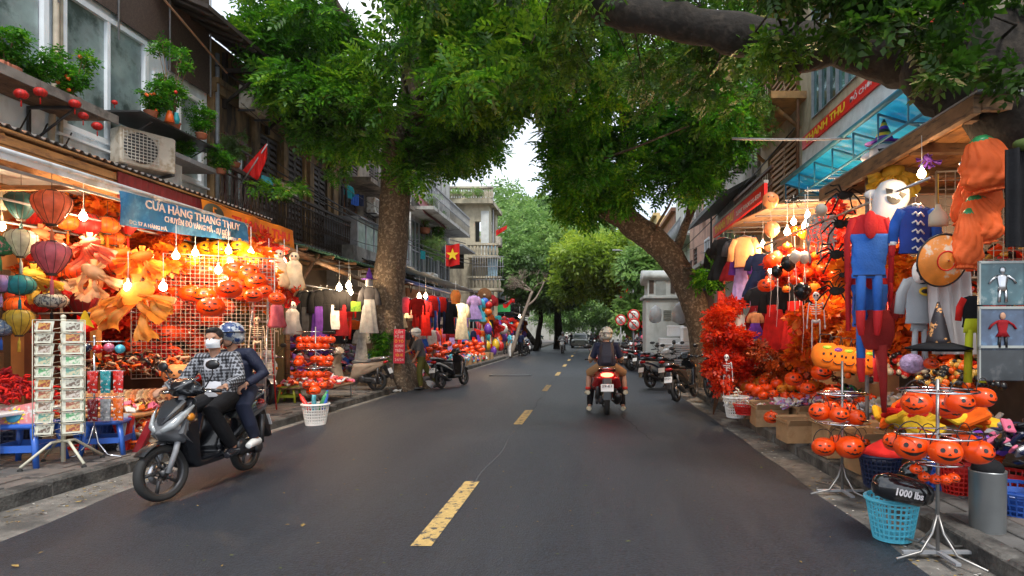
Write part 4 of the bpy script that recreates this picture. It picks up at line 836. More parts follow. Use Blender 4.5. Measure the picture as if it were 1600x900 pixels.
# wire grids
def wiregrid(label, M_, w_, h_, st, m, r=.004):
    t = thing('wire_grid', label, 'wire grid', M_.to_translation()); Rm = M_.to_3x3().to_4x4(); mb = MB(Rm)
    for k in range(int(w_/st)+1): mb.tube([(k*st, 0, 0), (k*st, 0, h_)], r, 4, sm=False)
    for k in range(int(h_/st)+1): mb.tube([(0, r*1.5, k*st), (w_, r*1.5, k*st)], r, 4, sm=False)
    O('mesh', mb, m, t, kind=None); O('frame', MB(Rm).tube([(0,0,0),(w_,0,0)], r*2.5, 6).tube([(0,0,h_),(w_,0,h_)], r*2.5, 6).tube([(0,0,0),(0,0,h_)], r*2.5, 6).tube([(w_,0,0),(w_,0,h_)], r*2.5, 6), m, t); return t
WG = mat('white_wire', (.42,.36,.3), .4)
g0 = P(205, 592, 9.6); wiregrid('tall white wire display grid hung with orange pumpkins behind the moving scooter', T(g0.x, 9.6, g0.z) @ Rz(28), 2.0, 2.0, .065, WG)
g1 = P(1190, 470, 14.0); wiregrid('pale wire display grid glowing behind the balloons on the right', T(4.5, 12.6, 1.9) @ Rz(-58), 2.6, 2.3, .16, mat('cream_wire', (.7,.5,.32), .5), .01)
wiregrid('dark wire display grid behind the blue coat on the right', T(3.9, 6.9, 2.2) @ Rz(-8), 1.4, 1.2, .1, WG, .005)
# bulbs
BG = bpy.data.materials.new('lit_bulb'); BG.use_nodes = True; bs = BG.node_tree.nodes['Principled BSDF']; bs.inputs['Emission Color'].default_value = (1, .78, .5, 1); bs.inputs['Emission Strength'].default_value = 30; bs.inputs['Base Color'].default_value = (1, .9, .7, 1)
def bulbmesh():
    g = MB().lathe([(.01, -.0), (.035, -.03), (.058, -.075), (.06, -.11), (.045, -.145), (.01, -.165)], 12).mesh('glass'); g.materials.append(BG)
    s_ = MB().lathe([(.02, 0), (.022, .05), (.012, .06)], 8).mesh('socket'); s_.materials.append(pl('white')); return g, s_
BGM, BSM = bulbmesh(); BST = MB().lathe([(.012, -.07), (.01, -.02), (.02, 0), (.022, .05), (.012, .06)], 8).mesh('socket'); BST.materials.append(pl('white'))
CRD = MB().tube([(0, 0, .05), (.004, 0, .25), (0, 0, .5)], .006, 4).mesh('cord'); CRD.materials.append(pl('white'))
def bulb(label, loc, pw, s_=1, col=(1, .68, .38), group='lit bulbs hanging in the shops'):
    t = thing('hanging_bulb', label, 'lamp', loc, 0, group, s_); O('glass', BGM, None, t); O('socket', BSM, None, t); O('cord', CRD, None, t)
    if pw:
        l = bpy.data.lights.new('bulb_light', 'POINT'); l.energy = pw; l.color = col; l.shadow_soft_size = .07; lo = bpy.data.objects.new('bulb_light', l); COL.objects.link(lo); lo.parent = t; lo.location = (.03, -.03, -.26)
BL = [(275, 392, 9.2, 60, 'under the left half of the blue banner'), (305, 388, 9.9, 0, 'beside the yellow pumpkins under the blue banner'), (357, 385, 10.4, 50, 'under the right end of the blue banner'), (341, 415, 9.6, 30, 'low among the pumpkins on the wire grid'),
      (392, 388, 11.0, 45, 'between the blue and the orange banner'), (420, 404, 11.8, 40, 'under the lettering of the orange banner'), (444, 404, 12.3, 0, 'beside the paper ghosts'), (464, 412, 12.6, 45, 'at the far end of the orange banner'),
      (420, 425, 11.6, 0, 'small and low under the orange banner'), (545, 440, 16.0, 70, 'above the red costume left of the trunk'), (547, 450, 16.4, 0, 'lower of the pair above the red costume'), (530, 443, 15.6, 0, 'left of the pair above the red costume'),
      (2, 345, 7.9, 45, 'at the left edge above the pale lanterns'), (200, 440, 7.9, 0, 'capped white one in front of the orange cloth'), (255, 440, 8.4, 0, 'second capped one before the orange cloth'), (130, 330, 8.2, 55, 'hidden among the red lanterns'),
      (655, 458, 21, 60, 'over the red clothes right of the trunk'), (665, 458, 22, 0, 'second over the red clothes right of the trunk'), (712, 462, 24, 60, 'in the paper shade above the cream gown'), (760, 478, 29, 60, 'far one over the teal clothes'), (812, 492, 42, 40, 'farthest on the left row')]
for i, (a, b, Y, pw, tx) in enumerate(BL): bulb('lit bulb '+tx, P(a, b, Y), pw*.6, .78 if Y < 14 else 1.15)
BRr = [(1258, 345, 9.6, 60, 'large bright one beside the grey rag ghost'), (1230, 355, 10.2, 50, 'left of the grey rag ghost'), (1205, 415, 11, 0, 'low one behind the orange balloons'), (1262, 330, 10.6, 40, 'highest one on the right near the blue awning'), (1240, 340, 11.5, 0, 'middle one over the wire grid'),
       (1192, 376, 12.5, 45, 'beside the peach balloon'), (1440, 262, 5.7, 14, 'long one under the brown timber roof'), (1350, 480, 6.4, 25, 'behind the hanging red and blue suit'), (1150, 480, 14.5, 35, 'among the hanging dresses')]
for i, (a, b, Y, pw, tx) in enumerate(BRr): bulb('lit bulb, '+tx, P(a, b, Y), pw*.6, .85 if Y > 9 else .6)
for i, (X, Y, z) in enumerate(((4.4, 11.5, 3.4), (4.6, 14, 3.5), (4.4, 9.4, 3.2))): bulb('lit bulb near the back wall of the right shop, %s from the street' % ordn(i), (X, Y, z), 38, .8)
# flags
def flag(label, pole, cloth_fn, star, nu=14, nv=8, m=None, yellow=None):
    t = thing('flag', label, 'flag', pole[0], group='red flags on the house fronts'); o = Vector(pole[0])
    O('pole', MB().tube([Vector(p)-o for p in pole], .015, 6), met('grey', .5), t)
    mb = MB().grid(lambda u, v: tuple(Vector(cloth_fn(u, v))-o), nu, nv).grid(lambda u, v: tuple(Vector(cloth_fn(u, v))-o+Vector((0, .006, 0))), nu, nv)
    O('cloth', mb, mat('red_flag_cloth', (.72,.012,.01), .6, var=.1, trans=.3), t)
    if star:
        c, r, M_ = star; vs = [(0, 0, 0)]+[((r if i % 2 == 0 else r*.4)*sin(i*pi/5), 0, (r if i % 2 == 0 else r*.4)*cos(i*pi/5)) for i in range(10)]
        mb = MB(T(Vector(c)-o) @ M_).add(vs, [(0, i+1, (i+1) % 10+1) for i in range(10)]); O('star', mb, mat('yellow_star', (.9,.6,.02), .6), t)
    return t
a = LX(378, 268, BX+.1)
flag('small furled red flag leaning out from the old brown balcony', [a+Vector((0, 0, -.25)), P(418, 225, a.y-.3)], lambda u, v: P(379+37*u+(20-18*u)*v, 266-42*u+(14+2*sin(u*9))*v+26*v*u*(1-u)*1.6, a.y-.3*u+.05*sin(v*7+u*14)), None, 14, 8)
fy = 30.0
flag('upright red flag with a yellow star right of the left trunk', [P(696, 450, fy), P(696, 378, fy)], lambda u, v: tuple(P(696+22*u, 382+33*v+1.5*sin(u*5), fy+.08*sin(u*7)))[:3], (P(707, 398, fy-.12), .32, Matrix()))
flag('red flag drooping in front of the cream block balcony', [P(778, 362, 36), P(790, 345, 36)], lambda u, v: tuple(P(775+17*u, 360-8*u+9*v*(1-u*.4), 36+.1*sin(u*8))), None, 8, 5)
flag('red flag held out low beside the bare tree', [P(787, 474, 34), P(803, 468, 34)], lambda u, v: tuple(P(786+18*u, 474-6*u+6*v+3*sin(u*6), 34+.1*sin(u*8))), None, 8, 5)
for i, (px, py) in enumerate(((979, 455), (971, 468), (982, 470))): flag('red flag hanging from the far right row, %s from the left' % ordn((1, 0, 2)[i]), [P(px-3, py+22, 38), P(px-3, py-6, 38)], lambda u, v: tuple(P(px-3+7*u, py-5+14*v, 38+.1*sin(u*6))), (P(px, py+1, 37.8), .1, Matrix()), 5, 4)
# draped flag on left stall
t = thing('draped_flag', 'red cloth with yellow star draped over a pole behind the postcard rack', 'flag', P(120, 500, 8.2)); o = t.location
mb = MB(); fn = lambda u, v: tuple(P(120+84*u, 492-24*u*u+30*v*(1-.35*u)+14*sin(pi*u)*(1-v), 8.2+.12*sin(u*9+v*4))-o); O('cloth', MB().grid(fn, 20, 8), mat('red_flag_cloth', C['red']), t)
O('star', MB().grid(lambda u, v: tuple(P(124+14*u+10*u*v, 503-18*sin(pi*u*.8)*(1-v)+10*v*u, 8.02)-o), 8, 4), mat('yellow_star', C['yellow']), t)
O('pole', MB().tube([P(60, 490, 8.25)-o, P(210, 488, 8.25)-o], .012, 5), met('grey', .4), t)
# street signs on the right, far
def signpost(label, px, py, Y, r):
    t = thing('traffic_sign', label, 'traffic sign', (P(px, 0, Y).x, Y, 0), group='round red and white signs on the right pavement'); z = H+(VY-py)*Y/F
    O('pole', MB().tube([(0, .05, 0), (0, .05, z)], .03, 6), met('grey', .5), t); O('disc', MB().lathe([(r, 0), (r, .02)], 20, T(0, 0, z) @ Rx(90)), mat('sign_white', C['white'], .4), t)
    O('ring', MB().lathe([(r*.78, .021), (r*.78, .026), (r, .026), (r, .021)], 20, T(0, 0, z) @ Rx(90), cap=False), mat('sign_red', C['red'], .4), t); O('slash', MB().cbox((0, -.03, z), (r*1.7, .008, r*.18), Ry(45)), mat('sign_red', C['red'], .4), t)
    O('symbol', text('P', r*1.2, TF_ @ T(0, 0, .024), .002), BLK, t, (0, 0, z))
signpost('red ringed no parking sign, upper of the close pair on the right pavement', 990, 493, 27, .28); signpost('red ringed no parking sign, lower of the close pair on the right pavement', 990.5, 507, 26.9, .28); signpost('red ringed no parking sign left of the close pair', 970, 500, 33, .3)
lp = thing('street_lamp', 'tall thin grey lamp post rising beside the far white banner', 'street lamp', (P(989, 0, 40).x, 40, 0)); O('pole', MB().tube([(0, 0, 0), (0, 0, 6.6)], [.08, .05], 8), met('grey', .5), lp); O('arm', MB().tube([(0, 0, 6.6), (-.3, 0, 6.9), (-1, 0, 7)], .03, 6), met('grey', .5), lp); O('lamp_head', MB().cbox((-1.1, 0, 6.98), (.5, .18, .1), bev=.02), met('grey', .4), lp)
wb = thing('banner', 'tall white banner with red edge on the far right row', 'banner', P(987, 470, 39)); O('cloth', MB().cbox((0, 0, 0), (.45, .02, 1.3)), pl('white'), wb); O('stripe', MB().cbox((-.27, 0, 0), (.1, .02, 1.3)), pl('red'), wb); O('cloth', MB().cbox((.45, .3, 0), (.3, .02, 1.3)), pl('white'), wb)
rs = thing('notice_board', 'red vertical notice board leaning on the left tree trunk', 'notice', P(624, 541, 16.6)); zc = 0
O('board', MB().cbox((0, 0, 0), (.3, .03, .93), Ry(1)), mat('red_notice', (.6,.02,.06), .5), rs)
for k, (w_, tx) in enumerate(((.2, 'CẤM'), (.24, 'ĐỖ XE'), (.24, 'Ô TÔ'), (.24, 'XE MÁY'), (.22, 'TRÊN'), (.2, 'VỈA HÈ'), (.24, '24/24'))): O('lettering', text(tx, .1, TF_, .002, w_), YLET if k in (2, 5) else WLET, rs, (0, -.02, .38-k*.125))
O('post', MB().tube([(-.2, .05, -.9), (-.12, .03, .55)], .015, 5), met('grey', .5), rs)
# overhead cables
for i, (p, q, sg_) in enumerate((((-7.7, 13.5, 5.6), (-7.0, 40, 6.2), .5), ((-7.6, 14, 5.4), (-6.5, 40, 6.0), .6), ((5.0, 15, 6.6), (4.9, 50, 6.6), .5), ((2.2, 9.5, 4.6), (5.3, 10.2, 4.9), .05), ((-7.1, 19, 3.9), (-7.2, 38, 4.1), .4))):
    t = thing('overhead_cable', ['thick black cable running along the left house fronts', 'lower black cable running along the left house fronts', 'black cable running along the right house fronts', 'thin pale rod crossing in front of the blue awning', 'low cable sagging above the navy tarpaulin'][i], 'cable', p)
    a, b = Vector(p), Vector(q); O('wire', MB().tube([a.lerp(b, k/16)-a-Vector((0, 0, sg_*4*(k/16)*(1-k/16))) for k in range(17)], .02, 5), WIRE if i != 3 else met('grey', .5), t)
# ================================================================ goods
FACEB = mat('black_print', (.012,.01,.01), .5, var=.05)
def pumpmesh(w=.15, h=.115, ribs=8, n=32, m=12, st=0):
    fn = lambda a, z: 1-.055*abs(sin(a*ribs/2))**.6 if False else .95+.05*abs(cos(a*ribs/2))
    body = MB().lathe([(max(w*sin(pi*i/m)**.8, .012), -h*cos(pi*i/m)-(.0 if 0 < i < m else -.012*(1 if i == 0 else -1))) for i in range(m+1)], n, None, 0, True, fn)
    def sp(az, el, k=1.02): a = R(az-90); r = w*cos(R(el))**.8*fn(a, 0)*k; return (r*cos(a), r*sin(a), h*sin(R(el))*k)
    f = MB()
    for s_ in (-1, 1): f.add([sp(s_*12, 8), sp(s_*34, 14), sp(s_*20, 36)], [(0, 1, 2)]) if st == 0 else f.add([sp(s_*22+9*cos(a), 18+(11 if st == 1 else 5)*sin(a)) for a in [pi*k/4 for k in range(8)]], [tuple(range(8))])
    f.add([sp(-6, -4), sp(6, -4), sp(0, 7)], [(0, 1, 2)])
    n_ = 10; up = [sp(-42+84*i/n_, -14+(10*(abs(i-5)/5)**2)-((5, 0, 8)[st] if i % 2 else 0)) for i in range(n_+1)]; lo = [sp(-42+84*i/n_, -30+(26*(abs(i-5)/5)**2)+(0 if i % 2 else (5, 0, 2)[st])) for i in range(n_+1)]
    f.add(up+lo, [(i, i+1, n_+2+i, n_+1+i) for i in range(n_)])
    return body.mesh('body'), f.mesh('face')
PB, PF = pumpmesh(); PB.materials.append(PUMP); PF.materials.append(FACEB)
PFS = [PF]
for k_ in (1, 2): q_ = pumpmesh(st=k_)[1]; q_.materials.append(FACEB); PFS.append(q_)
PST = MB().lathe([(.022, .1), (.016, .13), (.02, .15)], 8).mesh('stem'); PST.materials.append(PUMP)
PHA = MB().tube([(.125*cos(a), 0, .06+.17*sin(a)) for a in [pi*k/8 for k in range(9)]], .006, 5).mesh('handle'); PHA.materials.append(BLK)
PBS, _ = pumpmesh(.15, .115, 8, 16, 7); PBS.materials.append(PUMP)
def pumpkin(label, loc, w=.3, rz=None, handle=True, m=None, group='orange pumpkin toys', face=True, low=False, name='toy_pumpkin', cat='toy pumpkin'):
    s_ = w/.3
    t = thing(name, label, cat, loc, (rz if rz is not None else rnd.uniform(-35, 35)), group, s_)
    O('body', PBS if low else PB, m, t)
    if face: O('face', rnd.choice(PFS), None, t)
    if handle: O('handle', PHA, None, t)
    else: O('stem', PST, m, t)
    return t
# ---- garments
GM = {}
def gmesh(kind):
    if kind in GM: return GM[kind]
    F_ = lambda k, a0: (lambda a, z: 1+a0*sin(k*a+z*3))
    sq = lambda d: Sc(1, d, 1); parts = []
    hg = ('hanger', MB().tube([(-.17, 0, -.03), (0, 0, .03), (.17, 0, -.03)], .006, 4).tube([(0, 0, .03), (0, 0, .09), (.025, 0, .11), (0, 0, .13)], .004, 4), 2)
    if kind in ('dress', 'gown', 'cape'):
        L_ = {'dress': .85, 'gown': 1.25, 'cape': 1.05}[kind]; W_ = {'dress': .3, 'gown': .24, 'cape': .2}[kind]
        parts.append(('bodice', MB().lathe(dense([(.06, 0), (.15, -.04), (.17, -.12), (.145, -.25), (.13, -.36)]), 28, sq(.3), fn=crease(5, .04, .03)), 0))
        parts.append(('skirt', MB().lathe(dense([(.132, -.345), (.15, -.42), (W_*.8, -.62*L_/.85), (W_, -L_), (W_*.97, -L_-.01)], 3), 42, sq(.32), fn=lambda a, z: 1+.12*sin(a*7+z*2)*min(1, -z*1.5)+.04*sin(a*13+z*9)+.02*sin(z*50+a)), 1))
        for s_ in (-1, 1): parts.append(('sleeve', MB().tube([(s_*.13, 0, -.05), (s_*.2, 0, -.16), (s_*(.23 if kind != 'cape' else .2), .01, -.34 if kind == 'dress' else -.5)], [.06, .065, .075 if kind == 'dress' else .1], 9, sq=(1, .6)), 0))
    elif kind == 'suit':
        parts.append(('top', MB().lathe([(.06, 0), (.17, -.04), (.18, -.15), (.155, -.34), (.15, -.5)], 24, sq(.28), fn=crease(5, .05, .03)), 0))
        for s_ in (-1, 1):
            parts.append(('sleeve', MB().tube([(s_*.15, 0, -.05), (s_*.21, 0, -.2), (s_*.22, .02, -.5)], [.06, .055, .045], 9, sq=(1, .6)), 1))
            parts.append(('leg', MB().tube([(s_*.075, 0, -.47), (s_*.085, 0, -.75), (s_*.07, .01, -1.08)], [.08, .07, .055], 10, sq=(1, .6)), 1))
    elif kind == 'shirt':
        parts.append(('top', MB().lathe([(.06, 0), (.18, -.04), (.18, -.2), (.17, -.4), (.18, -.52), (.175, -.53)], 28, sq(.25), fn=crease(6, .05, .025)), 0))
        for s_ in (-1, 1): parts.append(('sleeve', MB().tube([(s_*.14, 0, -.05), (s_*.22, 0, -.2), (s_*.245, .0, -.42)], [.065, .062, .058], 9, sq=(1, .6)), 1))
    elif kind == 'trousers':
        parts.append(('waist', MB().lathe([(.13, 0), (.15, -.1), (.16, -.2)], 18, sq(.4), fn=F_(5, .05)), 0))
        for s_ in (-1, 1): parts.append(('leg', MB().tube([(s_*.075, 0, -.16), (s_*.09, 0, -.5), (s_*.1, 0, -.9)], [.08, .085, .09], 10, sq=(1, .6)), 0))
    elif kind == 'towel':
        parts.append(('cloth', MB().grid(lambda u, v: (.2*(u-.5)*2, .02*sin(u*20+v)+.0, -.5*v+.01*sin(u*8)), 16, 4).grid(lambda u, v: (.2*(u-.5)*2, .02*sin(u*20+v)+.008, -.5*v+.01*sin(u*8)), 16, 4), 0))
    if kind not in ('towel', 'trousers'): parts.append(hg)
    r = []
    for n_, mb, c in parts: me = mb.mesh(n_); me.materials.append(None); r.append((n_, me, c))
    GM[kind] = r; return r
HNG = met('silver', .4)
def garment(kind, label, loc, rz, c0, c1=None, s_=1, group=None, thin=0):
    t = thing({'suit': 'costume', 'cape': 'cape'}.get(kind, kind), label, {'suit': 'costume'}.get(kind, kind), loc, rz, group, (s_, s_*.7, s_))
    m0 = c0 if not isinstance(c0, str) else cl(c0, thin); m1 = (c1 if not isinstance(c1, str) else cl(c1)) if c1 else m0
    for n_, me, c in gmesh(kind): 
        o = bpy.data.objects.new(n_, me); COL.objects.link(o); o.parent = t; o.material_slots[0].link = 'OBJECT'; o.material_slots[0].material = (m0, m1, HNG)[c]
    return t
# ---- silk lanterns
def lanternmesh(kind, n=24):
    pr = {'drop': [(.05, .2), (.13, .19), (.19, .13), (.2, .06), (.17, -.03), (.11, -.13), (.05, -.2)], 'round': [(.05, .15), (.13, .13), (.19, .05), (.2, 0), (.19, -.06), (.13, -.13), (.05, -.15)],
          'diamond': [(.05, .17), (.12, .14), (.21, .02), (.2, -.02), (.1, -.12), (.05, -.15)], 'flat': [(.06, .1), (.15, .09), (.2, .03), (.2, -.03), (.15, -.09), (.06, -.1)]}[kind]
    sh = MB().lathe(pr, n, fn=lambda a, z: .93+.07*abs(cos(a*6)), cap=False).mesh('shade'); z0, z1 = pr[-1][1], pr[0][1]
    cp = MB().lathe([(.055, z1-.01), (.055, z1+.015)], 10).lathe([(.055, z0-.02), (.055, z0+.01)], 10).mesh('cap'); ts = MB().lathe([(.006, z0-.02), (.008, z0-.07), (.02, z0-.09), (.022, z0-.26)], 8, fn=lambda a, z: 1+.1*sin(a*4)).mesh('tassel')
    rb = MB()
    for k in range(12): a = k*pi/6; rb.tube([(r*1.005*cos(a), r*1.005*sin(a), z) for r, z in pr], .0035, 3)
    rb = rb.mesh('rib'); cd = MB().tube([(0, 0, z1), (0, 0, z1+.3)], .004, 4).mesh('cord')
    for q in (sh, cp, ts, rb, cd): q.materials.append(None)
    return sh, cp, ts, rb, cd
LM = {}
def lantern(kind, label, px, py, Y, wpx, c, tassel=None, ribs=True, group='silk lanterns hanging at the left shop', col=None):
    if kind not in LM: LM[kind] = lanternmesh(kind)
    sh, cp, ts, rb, cd = LM[kind]; s_ = wpx*Y/F/.4
    t = thing('silk_lantern', label, 'lantern', P(px, py, Y), rnd.uniform(0, 30), group, s_)
    m = col or mat('silk_'+c, C[c], .45, var=.3, scale=9, trans=.3, bump=.1)
    for n_, me, mm in (('shade', sh, m), ('cap', cp, DKW), ('tassel', ts, cl(tassel or c)), ('rib', rb, DKW), ('cord', cd, BLK)):
        o = bpy.data.objects.new(n_, me); COL.objects.link(o); o.parent = t; o.material_slots[0].link = 'OBJECT'; o.material_slots[0].material = mm
    return t
FLO = mat('silk_floral', (.5,.5,.42), .5, col2=(.08,.08,.1), s2=22, lo=.5, hi=.55, trans=.2); FLG = mat('silk_green_floral', (.03,.25,.12), .5, col2=(.6,.25,.3), s2=16, lo=.55, hi=.6, trans=.3); FLB = mat('silk_blue_floral', (.15,.22,.35), .5, col2=(.5,.55,.55), s2=20, lo=.5, hi=.55, trans=.3)
LT = [('drop', 'dark teal teardrop silk lantern', 33, 322, 8.0, 42, 'dteal'), ('drop', 'large salmon orange teardrop silk lantern with pale fringe', 81, 325, 7.6, 52, 'salmon'), ('drop', 'pale sage teardrop silk lantern under the dark teal one', 33, 380, 7.8, 42, 'pale'), ('drop', 'dusty pink teardrop silk lantern under the salmon one', 81, 403, 7.6, 50, 'rose'),
      ('round', 'teal ribbed silk lantern low on the left', 31, 445, 7.7, 40, 'teal'), ('drop', 'mustard yellow ribbed silk lantern beside the dark door', 30, 504, 7.5, 40, 'mustard'), ('round', 'lilac silk lantern cut by the left frame edge', 2, 443, 7.6, 36, 'lilac'), ('drop', 'small cream lantern at the upper left corner', 3, 312, 8.1, 34, 'cream')]
C.update(salmon=(.75,.2,.08), rose=(.6,.14,.17), mustard=(.6,.42,.05), sage=C['pale'])
for a in LT: lantern(*a)
lantern('round', 'green floral round lantern cut by the left frame edge', 1, 384, 7.7, 38, 'green', col=FLG); lantern('flat', 'black and cream floral bulb lantern left of the wooden one', 81, 470, 7.8, 42, 'cream', col=FLO, tassel='black'); lantern('round', 'blue white patterned lantern cut by the left frame edge, lowest', 2, 512, 7.4, 34, 'blue', col=FLB)
for i, (k, lb, a, b, Y, w_, c) in enumerate([('round', 'big scarlet round lantern in the upper back row', 132, 350, 8.8, 46, 'red'), ('round', 'orange round lantern between salmon and scarlet ones', 106, 347, 8.6, 34, 'orange'), ('round', 'orange lantern right of the scarlet one', 168, 352, 9.0, 34, 'orange'), ('diamond', 'bright red diamond lantern behind the pale sage one', 52, 395, 8.8, 38, 'red'), ('diamond', 'red diamond lantern behind the dark teal one', 50, 335, 8.9, 44, 'red'),
      ('round', 'deep orange round lantern over the gauzy fish', 182, 412, 8.9, 40, 'dorange'), ('drop', 'deep red lantern behind the postcard rack top', 128, 472, 8.6, 42, 'dkred'), ('diamond', 'tan paper diamond lantern over the postcard rack', 96, 455, 8.4, 38, 'beige'), ('diamond', 'scarlet lantern left of the postcard rack top', 62, 475, 8.6, 36, 'red'), ('round', 'round orange lantern behind the teal one', 28, 478, 8.8, 36, 'orange'),
      ('round', 'orange pumpkin shaped lantern above the teal one', 24, 462, 9.0, 30, 'dorange'), ('diamond', 'red diamond lantern beside the mustard one', 50, 508, 8.4, 28, 'red'), ('round', 'orange lantern at the foot of the gauzy fish', 126, 425, 8.7, 40, 'dorange'), ('round', 'warm orange lantern low beside the wire grid', 178, 372, 9.3, 30, 'orange'), ('drop', 'crimson lantern above the second capped bulb', 200, 352, 9.4, 30, 'red'), ('round', 'amber lantern under the left tarp corner', 152, 372, 9.2, 28, 'mustard')]): lantern(k, lb, a, b, Y, w_, c)
# small red house lanterns on the shelf and tray
for i, (a, b, Y, w_, lb) in enumerate([(33, 147, 8.6, 20, 'first from the left under the plank ledge'), (63, 144, 8.9, 19, 'second from the left under the plank ledge'), (117, 162, 9.6, 17, 'third from the left under the plank ledge'), (130, 181, 9.75, 15, 'fourth from the left, lowest of the middle pair'), (152, 197, 10.0, 16, 'fifth from the left by the grey pipe'), (179, 160, 10.6, 9, 'tiny, in front of the tray shrub')]):
    Y = LX(a, b, -7.72 if i < 5 else WL+.9).y; lantern('round', 'small red festive lantern '+lb, a, b, Y, w_*.95, 'red', group='small red lanterns on the blue house')
# folded gold/orange paper shapes and gauzy fish lanterns
def fish(label, px, py, Y, w_, c, seed, n=7, gz=None):
    t = thing('fish_lantern', label, 'lantern', P(px, py, Y), 0, 'gauzy goldfish lanterns at the left shop'); s_ = w_*Y/F; r_ = random.Random(seed)
    m = gz or mat('gauze_'+c, C[c], .6, var=.35, scale=6, trans=.5, bump=.2)
    O('body', MB().ell((0, 0, 0), (s_*.3, s_*.16, s_*.16), 14, 9, Ry(r_.uniform(-30, 30))), m, t)
    for k in range(n):
        a = R(200+140*k/(n-1)+r_.uniform(-12, 12)); l = s_*r_.uniform(.45, .7); w1 = s_*r_.uniform(.14, .24); ph = r_.uniform(0, 6)
        fn = lambda u, v: ((s_*.15+l*u)*cos(a)-sin(a)*w1*(v-.5)*(.3+1.6*u-.5*u*u), .12*s_*sin(u*5+ph)+.05*s_*sin(v*9+ph), (s_*.08+l*u)*sin(a)+cos(a)*w1*(v-.5)*(.3+1.6*u-.5*u*u)+.03*s_*sin(v*14)*u)
        O('fin', MB().grid(fn, 10, 6), m, t)
    for k in range(3):
        a = R(40+50*k); l = s_*.3; fn = lambda u, v: (l*u*cos(a)-sin(a)*s_*.2*(v-.5)*u, .03*sin(v*7), l*u*sin(a)+cos(a)*s_*.2*(v-.5)*u); O('fin', MB().grid(fn, 6, 4), m, t)
    return t
fish('large amber gauze goldfish lantern with long trailing fins', 212, 458, 8.0, 100, 'amber2', 1, 9) if C.update(amber2=(.75,.33,.06), amber3=(.8,.45,.22), amber4=(.7,.25,.03), coral=(.75,.2,.12)) is None else 0
fish('pale peach gauze goldfish lantern left of the amber one', 146, 425, 7.9, 66, 'amber3', 2, 8); fish('coral gauze goldfish lantern above the peach one', 140, 380, 8.3, 56, 'coral', 3); fish('amber gauze cloud lantern under the blue banner', 222, 402, 8.7, 60, 'amber4', 4, 8)
fish('yellow gauze fan lantern behind the rose lantern', 52, 430, 8.2, 60, 'mustard', 5, 6); fish('salmon gauze shape beside the salmon lantern', 64, 365, 8.4, 50, 'salmon', 6, 6); fish('red paper fish lantern under the rose lantern', 80, 445, 8.3, 46, 'red', 7, 6); fish('small brown gauze lantern hanging behind the banner left end', 190, 395, 8.9, 44, 'amber4', 8, 6)
fish('orange crepe cluster in the stall corner by the left frame edge', 14, 350, 9.2, 50, 'amber4', 9, 7); fish('orange crepe cluster behind the dusty pink lantern', 108, 395, 9.3, 54, 'dorange', 10, 7); fish('red crepe cluster over the tall wire grid', 240, 450, 9.4, 50, 'dorange', 12, 7)
# ---- wall of pumpkins, left
PY = mat('pumpkin_yellow', (.95,.42,.01), .3, var=.12, scale=3, trans=.2); PR = mat('pumpkin_red_orange', (.85,.07,.006), .3, var=.12, scale=3, coat=.2)
rows = [(498, [210, 232, 256, 282, 306, 330], PR, 'row of red pumpkins at the wire grid middle'), (536, [214, 236, 306, 330], PR, 'second lowest row on the wire grid'), (388, [266, 286, 326, 345, 372], PY, 'topmost row under the blue banner'), (408, [288, 314, 338, 362, 384, 402], PY, 'second row under the blue banner'), (424, [270, 292, 316, 342, 368, 392, 410], PUMP, 'third row on the wire grid'), (441, [268, 288, 310, 332, 352, 376, 398, 418], PUMP, 'fourth row on the wire grid'),
        (460, [262, 280, 300, 322, 344], PUMP, 'fifth row on the wire grid'), (479, [268, 288, 314, 330, 348], PR, 'sixth row on the wire grid'), (520, [262, 276, 292], PR, 'low row on the wire grid'), (556, [250, 266], PR, 'lowest row on the wire grid')]
for (y, xs, m, nm) in rows:
    for i, x in enumerate(xs): pumpkin('round pumpkin lantern, %s from the left, %s' % (ordn(i), nm), P(x+rnd.uniform(-3, 3), y+rnd.uniform(-3, 3), 10.3+rnd.uniform(-.3, .7)), .36, rnd.uniform(-20, 60), False, m, 'pumpkin lanterns on the wire grid')
for i, (x, y, w_, Y) in enumerate([(358, 452, 38, 9.4), (396, 462, 27, 9.8), (378, 460, 26, 10.2), (412, 455, 27, 10.2), (433, 467, 26, 9.9), (330, 480, 40, 9.2)]):
    pumpkin('grinning orange pumpkin lantern hanging low in front, %s from the left' % ordn((1, 3, 2, 4, 5, 0)[i]), P(x, y, Y), w_*Y/F, 25, False, PUMP, 'large grinning pumpkins in front of the ladder')
for i, (x, y) in enumerate([(258, 545), (238, 545), (300, 575), (230, 560)]): fish('red crepe flower cluster low on the wire grid, %s from the left' % ordn((2, 1, 3, 0)[i]), x, y, 9.9, 30, 'red', 20+i, 6)
pumpkin('big pale orange fabric pumpkin behind the scooter mirror', P(278, 585, 9.3), .42, 20, False, mat('fabric_pumpkin', (.6,.24,.08), .8, var=.25, bump=.2), 'pumpkins on the ground, left')
